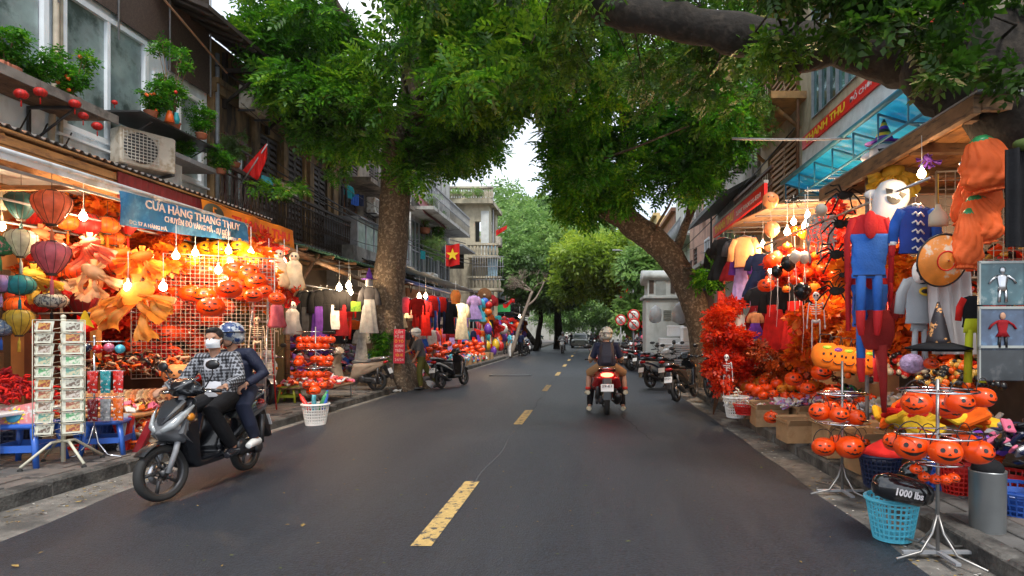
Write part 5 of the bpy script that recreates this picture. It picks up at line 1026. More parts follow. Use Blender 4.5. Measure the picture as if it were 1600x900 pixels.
# crepe garlands filling the stall
PAP = leafmat('crepe_orange', (.5,.04,.008), (.85,.16,.01), (.95,.42,.03), .4, 1.2, 6); PAPR = leafmat('crepe_red', (.3,.01,.008), (.7,.03,.01), (.85,.12,.01), .4, 1.5, 7)
def garland(label, reg, m, seed, per=30, tm=template(2, .13, .085, .12)):
    cen, rad = fill(reg, seed); o = O('crepe_garland', npmesh('garland', foliage(cen, rad, per, tm, seed)-np.array(cen[0]), 4), m, None, cen[0], kind='stuff'); tag(o, label, 'garland')
garland('mass of orange crepe garlands behind the silk lanterns', [(0, 300, 180, 470, 9.3, 10.2, 44, .25), (180, 340, 270, 470, 9.8, 10.6, 24, .22)], PAP, 71); garland('red crepe garlands deep in the nearest left stall', [(100, 400, 230, 560, 9.8, 10.6, 26, .22), (380, 380, 420, 470, 12, 13, 14, .25)], PAPR, 72)
garland('orange crepe garlands behind the pumpkins under the banners', [(265, 385, 420, 440, 11.2, 12.3, 34, .22), (300, 440, 420, 475, 11.4, 12.6, 16, .2)], PAP, 73); garland('red and orange crepe garlands around the balloons at the right shop', [(1215, 400, 1335, 480, 10.8, 12.4, 38, .25), (1290, 330, 1335, 400, 9.5, 10.5, 10, .2)], PAPR, 74)
garland('orange crepe garlands packed behind the hanging suits on the right', [(1330, 400, 1440, 560, 7.6, 8.4, 40, .17), (1250, 480, 1340, 560, 9.6, 10.4, 22, .18)], PAP, 75)
# paper ghosts
def ghost(label, loc, c, h=.5, pump=False, rz=20):
    t = thing('paper_ghost', label, 'hanging ghost', loc, rz, 'hanging paper ghosts', h/.5)
    O('head', MB().ell((0, 0, 0), (.07, .07, .08), 12, 8), cl(c, .3) if not pump else PUMP, t)
    O('robe', MB().lathe([(.05, -.05), (.1, -.12), (.11, -.3), (.14, -.46), (.12, -.5)], 20, fn=lambda a, z: 1+.18*sin(a*6+z*10)), cl(c, .3), t)
    for s_ in (-1, 1): O('eye', MB().ell((s_*.026, -.066, .01), (.013, .008, .018), 6, 5), BLK, t)
    return t
ghost('white paper ghost left of the far end of the orange banner', P(436, 398, 11.9), 'cream', .62); ghost('white paper ghost at the far end of the orange banner', P(460, 402, 12.3), 'cream', .66); ghost('pumpkin headed ghost with pink fringe robe', P(433, 470, 10.2), 'rose', .45, True); ghost('white and red ghost beside the olive board', P(457, 478, 12.8), 'white', .6)
fish('orange and red crepe devil beside the paper ghosts', 447, 440, 12.2, 34, 'dorange', 31, 7); fish('scarlet crepe streamer under the orange devil', 452, 462, 12.3, 26, 'red', 32, 6)
# skeletons
def skeleton(label, loc, h=.9, c='cream', rz=0, group='hanging toy skeletons'):
    t = thing('toy_skeleton', label, 'toy skeleton', loc, rz, group, h/.9); m = mat('bone_'+c, C[c], .5, var=.1)
    O('skull', MB().ell((0, 0, 0), (.05, .055, .06), 10, 7).cbox((0, -.02, -.06), (.05, .05, .03), bev=.008), m, t)
    for s_ in (-1, 1): O('eye_socket', MB().ell((s_*.02, -.05, .0), (.014, .01, .016), 6, 5), BLK, t)
    rb = MB().tube([(0, .02, -.07), (0, .02, -.36)], .012, 6)
    for k in range(5): w_ = .08-.006*abs(k-1); rb.tube([(w_*cos(a), -w_*.6*sin(a)*.9+.01, -.12-k*.035-.012*sin(a)) for a in [pi*j/6 for j in range(7)]], .007, 4)
    O('ribcage', rb, m, t); O('pelvis', MB().tube([(-.06, 0, -.36), (0, .0, -.39), (.06, 0, -.36)], [.02, .025, .02], 6), m, t)
    for s_ in (-1, 1):
        O('arm', MB().tube([(s_*.085, 0, -.1), (s_*.1, 0, -.14), (s_*.115, .0, -.27), (s_*.115, -.005, -.3), (s_*.125, -.03, -.44)], [.014, .009, .008, .012, .008], 6).tube([(s_*.125, -.03, -.44), (s_*.125, -.04, -.49)], [.014, .01], 5), m, t)
        O('leg', MB().tube([(s_*.05, 0, -.38), (s_*.055, 0, -.42), (s_*.055, 0, -.6), (s_*.055, -.005, -.63), (s_*.055, 0, -.85)], [.018, .011, .01, .015, .008], 6).tube([(s_*.055, .02, -.86), (s_*.06, -.06, -.88)], [.014, .01], 5), m, t)
    return t
skeleton('tan toy skeleton hanging below the big grinning pumpkins', P(402, 500, 10.4), .9, 'beige', 20); skeleton('small tan toy skeleton near the white scooter', P(432, 500, 11.4), .5, 'beige', 20)
skeleton('white toy skeleton standing before the red maple leaves', P(1135, 558, 10.6), .78, 'white', -15); skeleton('grey toy skeleton hanging by the carton shelves', P(1275, 462, 9.2), .92, 'silver', -20)
# ladder
t = thing('step_ladder', 'narrow aluminium and red step ladder standing behind the moving scooter', 'ladder', G(372, 672)+Vector((-.2, .8, .1))); 
for s_ in (-1, 1): O('rail', MB().tube([(s_*.2, 0, 0), (s_*.13, .25, 2.1)], .018, 6), met('silver', .3), t); O('back_leg', MB().tube([(s_*.2-.25, .9, 0), (s_*.13, .27, 2.1)], .014, 6), mat('red_tube', C['red'], .4), t)
for k in range(7): z = .28+k*.28; O('step', MB().cbox((0, .25*z/2.1, z), (.38-.06*z, .08, .03)), met('silver', .3), t)
# ---- postcard rack
q = G(92, 742); t = thing('postcard_rack', 'cream wire postcard rack on a wheeled tripod base at the left kerb', 'display rack', (q.x+.05, q.y, .1), 22, scale=.92); CW = mat('cream_wire_enamel', (.6,.58,.46), .45, var=.08)
O('pole', MB().tube([(0, 0, .05), (0, 0, 1.78)], .024, 10).ell((0, 0, 1.8), .03, 8, 6), CW, t)
for k in range(4): a = R(45+90*k); O('leg', MB().tube([(0, 0, .3), (.12*cos(a), .12*sin(a), .3), (.42*cos(a), .42*sin(a), .06)], .016, 6), CW, t); O('castor', MB().lathe([(.025, -.01), (.025, .01)], 10, T(.42*cos(a), .42*sin(a), .026) @ Rx(90)), RUB, t)
PCM = [mat('postcard_%d' % k, c, .5, var=.2, scale=12, col2=d, s2=18, lo=.48, hi=.53) for k, (c, d) in enumerate([((.5,.5,.42), (.12,.08,.06)), ((.35,.1,.06), (.5,.4,.25)), ((.12,.3,.25), (.5,.45,.3)), ((.55,.3,.08), (.25,.05,.03)), ((.2,.12,.08), (.5,.45,.4)), ((.1,.35,.15), (.6,.6,.5))])]
PW = mat('postcard_paper', (.62,.62,.52), .6, var=.04); pcb = MB().cbox((0, 0, 0), (.2, .006, .125)).mesh('postcard'); pcb.materials.append(PW); pci = MB().cbox((0, -.004, .0), (.13, .004, .085)).mesh('picture'); pci.materials.append(None)
wr = MB()
for s_ in (-1, 1):
    for fz, ry in ((-.22, 14), (.22, -14)): pass
for side_, x0, ang in ((0, -.135, 28), (1, .135, -28)):
    for r_ in range(10):
        z = .44+r_*.135; o = O('postcard', pcb, None, t, (x0, -.13, z+.03), (R(-14), 0, R(-ang*.6)))
        p_ = O('picture', pci, PCM[(r_*2+side_*3+r_//3) % 6], o)
        for x in (-.09, .09): wr.tube([(x0+x, -.15-(.04 if x*ang > 0 else -.04), z-.06), (x0+x, -.17-(.04 if x*ang > 0 else -.04), z+.07)], .0035, 4)
        wr.tube([(x0-.11, -.15+(.045 if ang > 0 else -.045), z-.04), (x0, -.16, z-.05), (x0+.11, -.15-(.045 if ang > 0 else -.045), z-.04)], .0035, 4)
        wr.tube([(0, 0, z-.05), (x0, -.14, z-.03)], .004, 4).tube([(0, 0, z+.02), (x0*1.8, -.08, z-.04)], .004, 4)
for x in (-.25, .25, 0): wr.tube([(x, -.12 if x else -.05, .36), (x, -.12 if x else -.05, 1.76)], .005, 4)
wr.tube([(-.25, -.12, 1.76), (.25, -.12, 1.76)], .005, 4)
O('wire_pockets', wr, CW, t, kind='stuff')
# ---- toy rack beside it
q = G(163, 728); t = thing('toy_rack', 'chrome stand with bagged toys and a top row of shiny balls at the left kerb', 'display rack', (q.x-.12, q.y, .1), 15, scale=.87)
O('pole', MB().tube([(0, 0, .04), (0, 0, 1.62)], .014, 8).ell((0, 0, 1.64), .022, 8, 6), CHROME, t)
for a in (200, 340, 90): O('leg', MB().tube([(0, 0, .45), (.06*cos(R(a)), .06*sin(R(a)), .2), (.2*cos(R(a)), .2*sin(R(a)), .04), (.4*cos(R(a)), .4*sin(R(a)), .02)], .012, 6), CHROME, t)
for z in (1.58, 1.18, .82): O('arm', MB().tube([(-.36, 0, z), (.36, 0, z)], .008, 6), CHROME, t)
for k, c in enumerate(['pale', 'red', 'navy', 'red', 'pink', 'cyan']): O('ball', MB().ell((-.33+k*.13, -.04, 1.5-(k % 2)*.02), .062, 14, 10), mat('shiny_'+c, C[c], .2, .3, var=.4, scale=14, col2=(.7,.7,.6), s2=25, lo=.6, hi=.63), t)
bag = MB().grid(lambda u, v: ((u-.5)*.12*(1-.1*v), -.02-.02*sin(pi*u)*sin(pi*v), -.3*v), 5, 6).grid(lambda u, v: ((u-.5)*.12*(1-.1*v), .015*sin(pi*u)*sin(pi*v), -.3*v), 5, 6).mesh('toy_bag'); bag.materials.append(None)
for r_, cs in enumerate((['dkred', 'brown', 'red', 'teal', 'red'], ['lilac', 'green', 'dkred', 'grey', 'orange'])):
    for k, c in enumerate(cs):
        o = bpy.data.objects.new('toy_bag', bag); COL.objects.link(o); o.parent = t; o.location = (-.3+k*.15, -.03, 1.18-r_*.38); o.material_slots[0].link = 'OBJECT'; o.material_slots[0].material = mat('bagged_'+c, C[c], .15, var=.5, scale=20, col2=(.65,.65,.65), s2=24, lo=.56, hi=.6, coat=.6)
# ---- baskets
def basketmesh(r0=.14, r1=.19, h=.3, n=26, rows_=7, solid=False):
    mb = MB()
    for i in range(rows_+1):
        z = h*i/rows_; r = r0+(r1-r0)*i/rows_; a = .006 if 0 < i < rows_ else .014
        mb.lathe([(r-.004, z-a), (r+.004, z-a), (r+.004, z+a), (r-.004, z+a), (r-.004, z-a)], n, cap=False, sm=False)
    for k in range(n): a = 2*pi*k/n; mb.tube([(r0*cos(a), r0*sin(a), 0), (r1*cos(a), r1*sin(a), h)], .0075, 4, sm=False)
    mb.lathe([(.01, 0), (r0, 0)], n, cap=False); mb.lathe([(r1-.005, h), (r1+.02, h+.005), (r1+.02, h-.015), (r1+.005, h-.02)], n, cap=False)
    return mb.mesh('basket_body')
BK = basketmesh(); BKS = basketmesh(.2, .26, .2, 30, 4); BK.materials.append(None); BKS.materials.append(None)
def basket(label, loc, c, s_=1, low=False, group='plastic baskets on the pavements', rz=0):
    t = thing('plastic_basket', label, 'basket', loc, rz, group, s_); o = bpy.data.objects.new('lattice', BKS if low else BK); COL.objects.link(o); o.parent = t; o.material_slots[0].link = 'OBJECT'; o.material_slots[0].material = pl(c); 
    r0, h = (.2, .2) if low else (.14, .3); O('liner', MB().lathe([(.01, .01), (r0-.012, .012), (r0+.03, h-.04)], 20, cap=False), pl(c), t) if c not in ('cyan', 'white') else None
    return t
basket('sky blue lattice basket holding the black inflatable, at the right kerb', G(1413, 850)+Vector((0, .18, 0)), 'cyan', 1.0)
wbk = basket('white wire style basket with toy water guns at the left kerb', G(487, 664)+Vector((0, .15, 0)), 'white', 1.15)
for i, (c, a) in enumerate((('red', -35), ('cyan', -5), ('green', 20), ('blue', 8))):
    t = thing('toy_water_gun', '%s toy water gun standing in the white kerb basket' % {'cyan': 'light blue'}.get(c, c), 'water gun', wbk.location+Vector(((i-1.5)*.07, .02*i, .22)), 0, 'toy water guns', rot=(R(-10), R(a), 0)); O('barrel', MB().lathe([(.035, 0), (.04, .1), (.035, .28), (.02, .3), (.015, .36)], 10), pl(c), t); O('grip', MB().cbox((.05, 0, .1), (.09, .03, .04), bev=.01), pl(c), t)
# ---- low furniture
def stool(label, loc, c, s_=1, rz=0):
    t = thing('plastic_stool', label, 'stool', loc, rz, 'low plastic stools', s_); O('seat', MB().cbox((0, 0, .3), (.3, .3, .035), bev=.012), pl(c), t)
    for sx in (-1, 1):
        for sy in (-1, 1): O('leg', MB().tube([(sx*.12, sy*.12, .29), (sx*.165, sy*.165, 0)], [.028, .022], 4), pl(c), t)
    for s2_ in (-1, 1): O('crossbar', MB().cbox((0, s2_*.145, .14), (.26, .015, .05)), pl(c), t); O('crossbar', MB().cbox((s2_*.145, 0, .14), (.015, .26, .05)), pl(c), t)
    return t
q = G(50, 745)
stool('royal blue plastic stool under the white table at the left edge', (q.x-.15, q.y+.1, .11), 'blue', 1.5, 10); stool('blue plastic stool at the left edge behind the nearer one', (q.x+.25, q.y+.75, .11), 'blue', 1.3, 20)
stool('olive green plastic stool beside the red toys, mid left', G(441, 640)+Vector((0, .3, .1)), 'olive2', 1.1, 5) if C.update(olive2=(.25,.3,.02)) is None else 0
def table(label, loc, w_, d_, h_, m, rz=0):
    t = thing('folding_table', label, 'table', loc, rz); O('tabletop', MB().cbox((0, 0, h_-.02), (w_, d_, .04), bev=.01), m, t)
    for sx in (-1, 1):
        for sy in (-1, 1): O('leg', MB().tube([(sx*(w_/2-.06), sy*(d_/2-.06), 0), (sx*(w_/2-.06), sy*(d_/2-.06), h_-.04)], .015, 6), met('grey', .4), t)
    return t
table('white folding table with red lion dance fabric at the left frame edge', (-6.9, 6.9, .1), 1.3, .9, .62, pl('white'))
def heap(name, label, cat, boxr, n, mats, sz, seed, kind='stuff', shape='quad'):
    # loose packets heaped on a surface, nobody could count them
    (x0, y0, z0), (x1, y1, z1) = boxr; r_ = random.Random(seed); mb = MB()
    for k in range(n):
        u, v = r_.random(), r_.random(); hh = sin(pi*min(max(u, .08), .92))**.5*sin(pi*min(max(v, .08), .92))**.5
        s_ = sz*r_.uniform(.6, 1.3); mb.M = T(x0+(x1-x0)*u, y0+(y1-y0)*v, z0+(z1-z0)*hh*r_.uniform(.5, 1)) @ Euler((r_.uniform(-.9, .9), r_.uniform(-.9, .9), r_.uniform(0, 6))).to_matrix().to_4x4()
        if shape == 'quad': mb.cbox((0, 0, 0), (s_, s_*.7, s_*.25), None, r_.randrange(len(mats)), s_*.08)
        elif shape == 'ball': mb.ell((0, 0, 0), s_*.5, 7, 5, None, r_.randrange(len(mats)))
        elif shape == 'ring': mb.lathe([(s_*.5, 0), (s_*.5, s_*.08), (s_*.1, s_*.12)], 9, None, r_.randrange(len(mats)))
        else: mb.tube([(0, 0, 0), (s_*.4, 0, s_*.3), (s_*.8, s_*.3, 0)], s_*.12, 4, True, r_.randrange(len(mats)))
    o = O(name, mb, mats, None, kind=kind); tag(o, label, cat); return o
def mm(*cs): return [pl(c) for c in cs]
heap('lion_dance_fabric', 'heap of shaggy scarlet lion dance fabric on the white table', 'fabric', ((-7.6, 6.5, .72), (-6.35, 7.4, 1.2)), 900, [cl('red'), cl('red'), cl('dkred')], .1, 1, shape='t')
lk = thing('lion_toy_box', 'slanted printed box with a blue sun face beside the lion fabric', 'box', P(35, 650, 6.75), rot=(R(-25), R(-12), R(15))); O('case', MB().cbox((0, 0, 0), (.42, .05, .26), bev=.01), mat('pink_print', (.6,.2,.2), .4, col2=(.6,.6,.6), s2=12), lk); O('sun_print', MB().lathe([(.07, .0), (.07, .01)], 18, T(-.06, -.03, .0) @ Rx(90)), pl('cyan'), lk)
for k in range(12): O('sun_ray', MB(T(-.06, -.032, 0) @ Ry(k*30)).add([(-.016, 0, .075), (.016, 0, .075), (0, 0, .11)], [(0, 1, 2)]), YLET, lk)
table('low display table stacked with woven plates, behind the toy rack', (-6.6, 8.6, .1), 1.5, 1.5, .42, OB, 0)
# woven plates as fans of discs
for i in range(22):
    t = thing('woven_plate', 'patterned woven plate, %s from the left in the leaning row' % ordn(i), 'plate', (-7.0+i*.055, 8.0+.04*i, .66), 0, 'woven plates leaning in a row', rot=(0, R(62), R(-20)))
    O('disc', MB().lathe([(.0, 0), (.11, .0), (.14, .02), (.142, .028), (.11, .01), (0, .01)], 16, cap=False), mat('woven_'+('a', 'b', 'c')[i % 3], [(.5,.28,.12), (.55,.2,.08), (.45,.32,.2)][i % 3], .7, var=.3, col2=(.2,.05,.02), s2=14, lo=.5, hi=.55), t)
basket('large red basket of woven plates under the toy rack', P(215, 665, 8.3)+Vector((0, 0, -.12)), 'red', 1.1, True); basket('orange basket of pale fans beside the scooter wheel', P(222, 703, 7.9)+Vector((0, 0, -.05)), 'orange', 1.0, True)
basket('blue basket below the plates, behind the toy rack', P(150, 670, 8.2)+Vector((0, 0, -.1)), 'blue', 1.1, True); basket('red net basket on the pavement behind the toy rack legs', P(143, 705, 7.8)+Vector((0, 0, -.1)), 'red', .85, True); basket('black bin basket beside the chrome rack pole', P(182, 705, 7.7)+Vector((0, 0, -.12)), 'black', .9)
basket('dark crate under the white table', P(28, 700, 7.5)+Vector((0, 0, -.1)), 'navy', 1.3)
heap('paper_fans', 'loose pale fans and packets filling the orange basket', 'goods', ((-5.95, 7.75, .18), (-5.5, 8.15, .42)), 60, mm('beige', 'cream', 'orange'), .1, 4, shape='ring')
heap('plate_pile', 'pile of woven plates in the large red basket', 'goods', ((-6.4, 8.1, .35), (-5.9, 8.6, .62)), 60, mm('beige', 'gold', 'dorange'), .13, 5, shape='ring')
heap('packet_pile', 'mixed packets on the low table behind the postcard rack', 'goods', ((-7.3, 7.9, .5), (-6.0, 9.3, .72)), 200, mm('beige', 'red', 'pink', 'white', 'orange'), .1, 6)
for i, (x, c) in enumerate(((205, 'dkred'), (192, 'red'), (187, 'white'))):
    t = thing('poster_tube', ['dark red long box leaning right of the toy rack', 'red long box behind the toy rack pole', 'white printed long box beside the toy rack pole'][i], 'box', P(x, 725-i*4, 7.6), rot=(R(-8), R((22, 3, 3)[i]), 0)); O('case', MB().cbox((0, 0, .28), (.09, .07, .56), bev=.006), pl(c), t)
for i, (x, y, Y, s_) in enumerate([(225, 620, 9.6, .32), (300, 630, 9.8, .3)]):
    t = thing('display_crate', ['tall red crate of dried branches behind the scooter', 'dark red crate beside the scooter front'][i], 'crate', P(x, 660, Y), 10); O('case', MB().cbox((0, 0, .1), (s_*1.3, s_, .5), bev=.015), pl('red' if i == 0 else 'dkred'), t)
heap('dried_branches', 'tangle of dried branches and brown trinkets over the red crates', 'goods', ((-7.9, 9.0, .9), (-6.1, 9.9, 1.25)), 260, mm('brown', 'beige', 'dkred', 'black', 'orange'), .16, 7, shape='t')
heap('back_shelf_goods', 'crowded red and orange trinkets on the back shelf behind the wire grid', 'goods', ((-8.5, 10.3, .6), (-6.8, 13.2, 1.9)), 500, [PR, PUMP, pl('dkred'), pl('gold'), pl('black')], .16, 8)
# red toys and stool goods mid left
heap('red_toys', 'red and pink packets on the low table by the olive stool', 'goods', ((-6.6, 12.6, .42), (-5.5, 14.2, .7)), 160, mm('red', 'pink', 'orange', 'white'), .12, 9); table('low wooden table of red packets by the olive stool', (-6.1, 13.4, .1), 1.3, 1.4, .34, WOOD)
basket('navy basket left of the olive stool', G(412, 642)+Vector((-.1, .3, .1)), 'navy', 1.1)
# ---- pumpkin racks
DCH = mat('dull_chrome', (.32,.31,.3), .4, .8, var=.15)
def rack(label, base, h_, tiers, rz=0):
    t = thing('pumpkin_rack', label, 'display rack', base, rz); O('pole', MB().tube([(0, 0, .03), (0, 0, h_)], .013, 8), DCH, t)
    for a in (20, 110, 200, 290): O('leg', MB().tube([(0, 0, .3), (.05*cos(R(a)), .05*sin(R(a)), .16), (.16*cos(R(a)), .16*sin(R(a)), .04), (.38*cos(R(a)), .38*sin(R(a)), .02)], .009, 6), DCH, t)
    O('base_bar', MB().cbox((0, 0, .02), (.5, .035, .02)).cbox((0, 0, .022), (.035, .5, .02)), met('grey', .5), t)
    for z, r in tiers:
        O('ring', MB().tube([(r*cos(a), r*sin(a), z) for a in [2*pi*k/18 for k in range(19)]], .007, 5).tube([(-r, 0, z), (r, 0, z)], .007, 5).tube([(0, -r, z), (0, r, z)], .007, 5), CHROME, t)
    return t
def ringpumps(specs, Y, nm, group, dy=0):
    for i, (px, py, w_, d, rz) in enumerate(specs): pumpkin('jack-o-lantern bucket, '+nm % ordn(i), P(px, py, Y+d), w_*Y/F*rnd.uniform(.82, .95), rz+rnd.uniform(-16, 16), True, None, group)
b1 = Vector(((1465-VX)*4.35/F, 4.35, .0)); rack('chrome rack of orange jack-o-lantern buckets at the right kerb, nearest to the viewer', b1, 1.25, [(1.17, .26), (.86, .28), (.66, .16)])
ringpumps([(1432, 630, 50, -.1, -30), (1470, 633, 48, .15, 10), (1499, 629, 50, -.15, 12), (1535, 621, 44, .05, 30), (1484, 640, 44, .35, 0)], 4.4, '%s from left, top tier of the nearest rack', 'orange jack-o-lantern buckets on the racks')
ringpumps([(1424, 698, 60, -.08, -35), (1477, 706, 57, -.28, 0), (1527, 706, 54, -.1, 30), (1450, 692, 50, .3, 0), (1506, 692, 50, .3, 10), (1398, 690, 44, .25, -40)], 4.4, '%s from left, lower tier of the nearest rack', 'orange jack-o-lantern buckets on the racks')
for i, (x, y) in enumerate([(1431, 733), (1444, 745), (1461, 749), (1477, 750), (1490, 747)]): pumpkin('tiny orange pumpkin charm, %s from the left on the wire below the nearest rack' % ordn(i), P(x, y, 4.3), .085, 0, False, None, 'tiny pumpkin charms')
b2_ = Vector(((1316-VX)*6.05/F, 6.05, .0)); rack('chrome rack of orange jack-o-lantern buckets beside the carton boxes', b2_, 1.3, [(.98, .24), (.7, .26)])
ringpumps([(1281, 643, 40, -.05, -30), (1311, 648, 38, -.15, 0), (1336, 652, 38, 0, 25), (1298, 637, 34, .25, -10), (1324, 640, 36, .3, 10)], 6.1, '%s from left, top tier of the rack by the cartons', 'orange jack-o-lantern buckets on the racks')
ringpumps([(1287, 698, 40, -.05, -30), (1328, 699, 48, -.15, 5), (1310, 692, 40, .25, 0), (1345, 690, 34, .25, 25)], 6.1, '%s from left, lower tier of the rack by the cartons', 'orange jack-o-lantern buckets on the racks')
b3 = Vector(((493-VX)*12/F, 12, .1)); rack('four tier rack of small red orange pumpkins left of the bronze scooter', b3, 1.6, [(1.5, .34), (1.15, .38), (.8, .36), (.45, .2)])
for j, (y, xs) in enumerate([(531, [470, 480, 490, 500, 510, 517]), (541, [471, 484, 497, 508]), (561, [468, 492, 502, 514]), (567, [466, 500, 512]), (585, [465, 474, 486, 498, 510]), (602, [480, 490, 504, 514]), (611, [486, 492])]):
    for i, x in enumerate(xs): pumpkin('small red orange pumpkin, %s from the left, %s layer of the four tier rack' % (ordn(i), ordn(j)), P(x, y, 12+rnd.uniform(-.25, .25)), .19, rnd.uniform(-30, 30), False, PR if (i+j) % 3 else PUMP, 'small pumpkins on the four tier rack', low=True)
pumpkin('orange pumpkin balloon perched over the water gun basket', P(492, 610, 10.5), .2, 0, False, None, 'small pumpkins on the four tier rack')
# ================================================================ clothes and right side goods
# left, black costumes beyond the olive board
for i, x in enumerate([478, 488, 500, 511, 522, 531]): garment('cape', 'long black cape with %s skirt on the rail left of the trunk' % ('charcoal', 'narrow black', 'purple', 'wide black', 'white', 'crimson')[i], P(x, 455+rnd.uniform(-3, 4), 15.6+.12*i), rnd.uniform(20, 60), 'black', ('dgrey', 'black', 'purple', 'black', 'white', 'dkred')[i], (1.15, 1.0, 1.2, 1.1, .9, 1.15)[i])
for i, (x, y, k, c0, c1, lb, s_) in enumerate([(542, 468, 'suit', 'red', 'red', 'plain red devil suit beside the black capes', 1.0), (577, 448, 'gown', 'dgrey', 'grey', 'grey ragged ghost gown against the left trunk', 1.0), (565, 515, 'gown', 'white', 'white', 'small white bridal gown among packets left of the trunk', .8), (553, 500, 'dress', 'orange', 'black', 'orange and black dress near the left trunk', .8), (525, 500, 'dress', 'purple', 'dgrey', 'purple grey dress below the black capes', .8), (505, 505, 'shirt', 'white', 'black', 'white and black shirt below the black capes', .8), (486, 505, 'shirt', 'dgrey', 'black', 'dark grey shirt below the black capes', .8)]): garment(k, lb, P(x, y, 17.7 if y > 480 else 16.6), 25, c0, c1, s_)
heap('bagged_goods', 'bags of blue and white party goods behind the bronze scooter', 'goods', ((-7.9, 17.3, .3), (-6.4, 19.2, 1.3)), 260, mm('white', 'blue', 'lilac', 'pink', 'green', 'silver'), .17, 11)
hh = thing('witch_doll', 'purple hatted witch doll hanging against the left trunk', 'hanging doll', P(577, 436, 16.2)); O('hat', MB().lathe([(.2, 0), (.09, .02), (.07, .12), (.01, .3)], 12), cl('purple'), hh); O('head', MB().ell((0, 0, -.07), .08, 10, 8), cl('cream'), hh); O('hair', MB().lathe([(.09, -.02), (.1, -.2)], 10, cap=False), cl('grey'), hh)
gp = thing('green_poster', 'lime green printed card above the bagged goods', 'card', P(556, 479, 16)); O('card', MB().cbox((0, 0, 0), (.26, .02, .26)), mat('lime_card', C['lime'], .5, col2=(.05,.3,.05), s2=9), gp)
# beyond the left trunk: rows of garments
rc = random.Random(11); cols = ['red', 'red', 'black', 'blue', 'dkred', 'white', 'purple', 'orange', 'navy', 'red', 'lilac', 'teal', 'cream', 'pink', 'dgrey']
spec = [(652, 466, 'suit', 'red', 'red', 'scarlet suit first past the left trunk'), (676, 462, 'suit', 'red', 'blue', 'red topped blue trousered hero suit past the left trunk'), (690, 464, 'suit', 'red', 'navy', 'red and navy suit right of the hero suit'), (664, 470, 'cape', 'dkred', 'red', 'dark red cape between the scarlet and the hero suit'), (722, 474, 'gown', 'cream', 'cream', 'long cream gown below the glowing paper shade'), (741, 462, 'dress', 'lilac', 'lilac', 'lilac dress right of the cream gown'), (747, 466, 'dress', 'cyan', 'cyan', 'pale cyan dress beside the coloured balls'), (702, 472, 'cape', 'black', 'black', 'black cape between navy suit and cream gown')]
for (x, y, k, c0, c1, lb) in spec: garment(k, lb, P(x, y, 20.5+(x-650)*.055), 30, c0, c1, 1.15)
n = 0
for row, (z, X, y0, st, nn) in enumerate([(2.75, -6.35, 20.6, .8, 36), (1.75, -6.2, 20.3, .75, 34), (2.7, -6.9, 20.0, 1.1, 22)]):
    for i in range(nn):
        Y = y0+i*st*(1+.012*i); k = rc.choice(['suit', 'dress', 'cape', 'shirt', 'gown', 'dress']); c0, c1 = rc.choice(cols), rc.choice(cols)
        garment(k, '%s and %s %s, %s past the trunk, %s rail, left row' % ({'dkred': 'crimson', 'dgrey': 'charcoal'}.get(c0, c0), {'dkred': 'crimson', 'dgrey': 'charcoal'}.get(c1, c1), {'suit': 'costume', 'gown': 'gown', 'cape': 'cape', 'shirt': 'shirt', 'dress': 'dress'}[k], ordn(i), ('upper', 'lower', 'back')[row]), (X+rc.uniform(-.15, .15), Y, z+rc.uniform(-.08, .06)), rc.uniform(15, 75), c0, c1, rc.uniform(.75, 1.05), 'costumes hanging along the left row')
for row, (z, w0) in enumerate([(1.05, .3), (.75, .32), (.45, .34)]):
    for i in range(16):
        Y = 20.5+i*.85; pumpkin('small orange pumpkin, %s past the trunk, %s layer, left row' % (ordn(i), ('top', 'middle', 'bottom')[row]), (-5.85+rnd.uniform(-.15, .1), Y, z+rnd.uniform(-.1, .1)), w0, rnd.uniform(-30, 60), False, PR if rnd.random() < .5 else PUMP, 'small pumpkins along the left row', low=True, face=i < 8)
for i, (x, y, c, r) in enumerate([(757, 472, 'blue', .17), (754, 483, 'olive', .17), (757, 491, 'teal', .16), (755, 500, 'gold', .18), (763, 477, 'red', .16), (762, 488, 'orange', .17)]): t = thing('coloured_ball', '%s ball lantern in the vertical string by the cream block' % {'teal': 'teal', 'gold': 'golden'}.get(c, c), 'ball', P(x, y, 27), group='coloured ball lanterns'); O('shell', MB().ell((0, 0, 0), r*1.15, 16, 10), pl(c), t); O('cap', MB().lathe([(.03, r), (.03, r+.05)], 8), BLK, t)
for i, (x, y, r) in enumerate([(757, 461, .32), (767, 470, .28)]): t = thing('paper_fan', ['large brown red paper fan above the string of balls', 'crimson paper fan right of the string of balls'][i], 'fan', P(x, y, 27.3)); O('disc', MB().lathe([(.02, 0), (r, .02), (r, .03), (.02, .01)], 24, Rx(80), fn=lambda a, z: 1), cl('dkred' if i else 'brown'), t); O('hub', MB().ell((0, -.03, 0), .06, 8, 6), cl('beige'), t)
ps = thing('paper_lantern', 'glowing amber paper lantern above the cream gown', 'paper lantern', P(712, 462, 22.8)); O('shade', MB().lathe([(.12, .2), (.2, 0), (.15, -.3)], 16, cap=False), mat('amber_paper', (.75,.35,.1), .6, trans=.6), ps)
heap('left_row_goods', 'jumble of bagged goods on the ground along the left row', 'goods', ((-6.2, 20, .1), (-5.6, 33, .75)), 700, mm('red', 'white', 'purple', 'orange', 'blue', 'green', 'pink', 'beige', 'cyan'), .2, 12)
for i in range(12):
    Y = 21+i*1.25; t = thing('carton', 'small brown carton at the kerb, %s from the trunk in the left row' % ordn(i), 'carton', (-5.75, Y, .1), rnd.uniform(-10, 10), 'cartons along the left row', rnd.uniform(.8, 1.2)); O('case', MB().cbox((0, 0, .17), (.4, .4, .34), bev=.005), CARD, t)
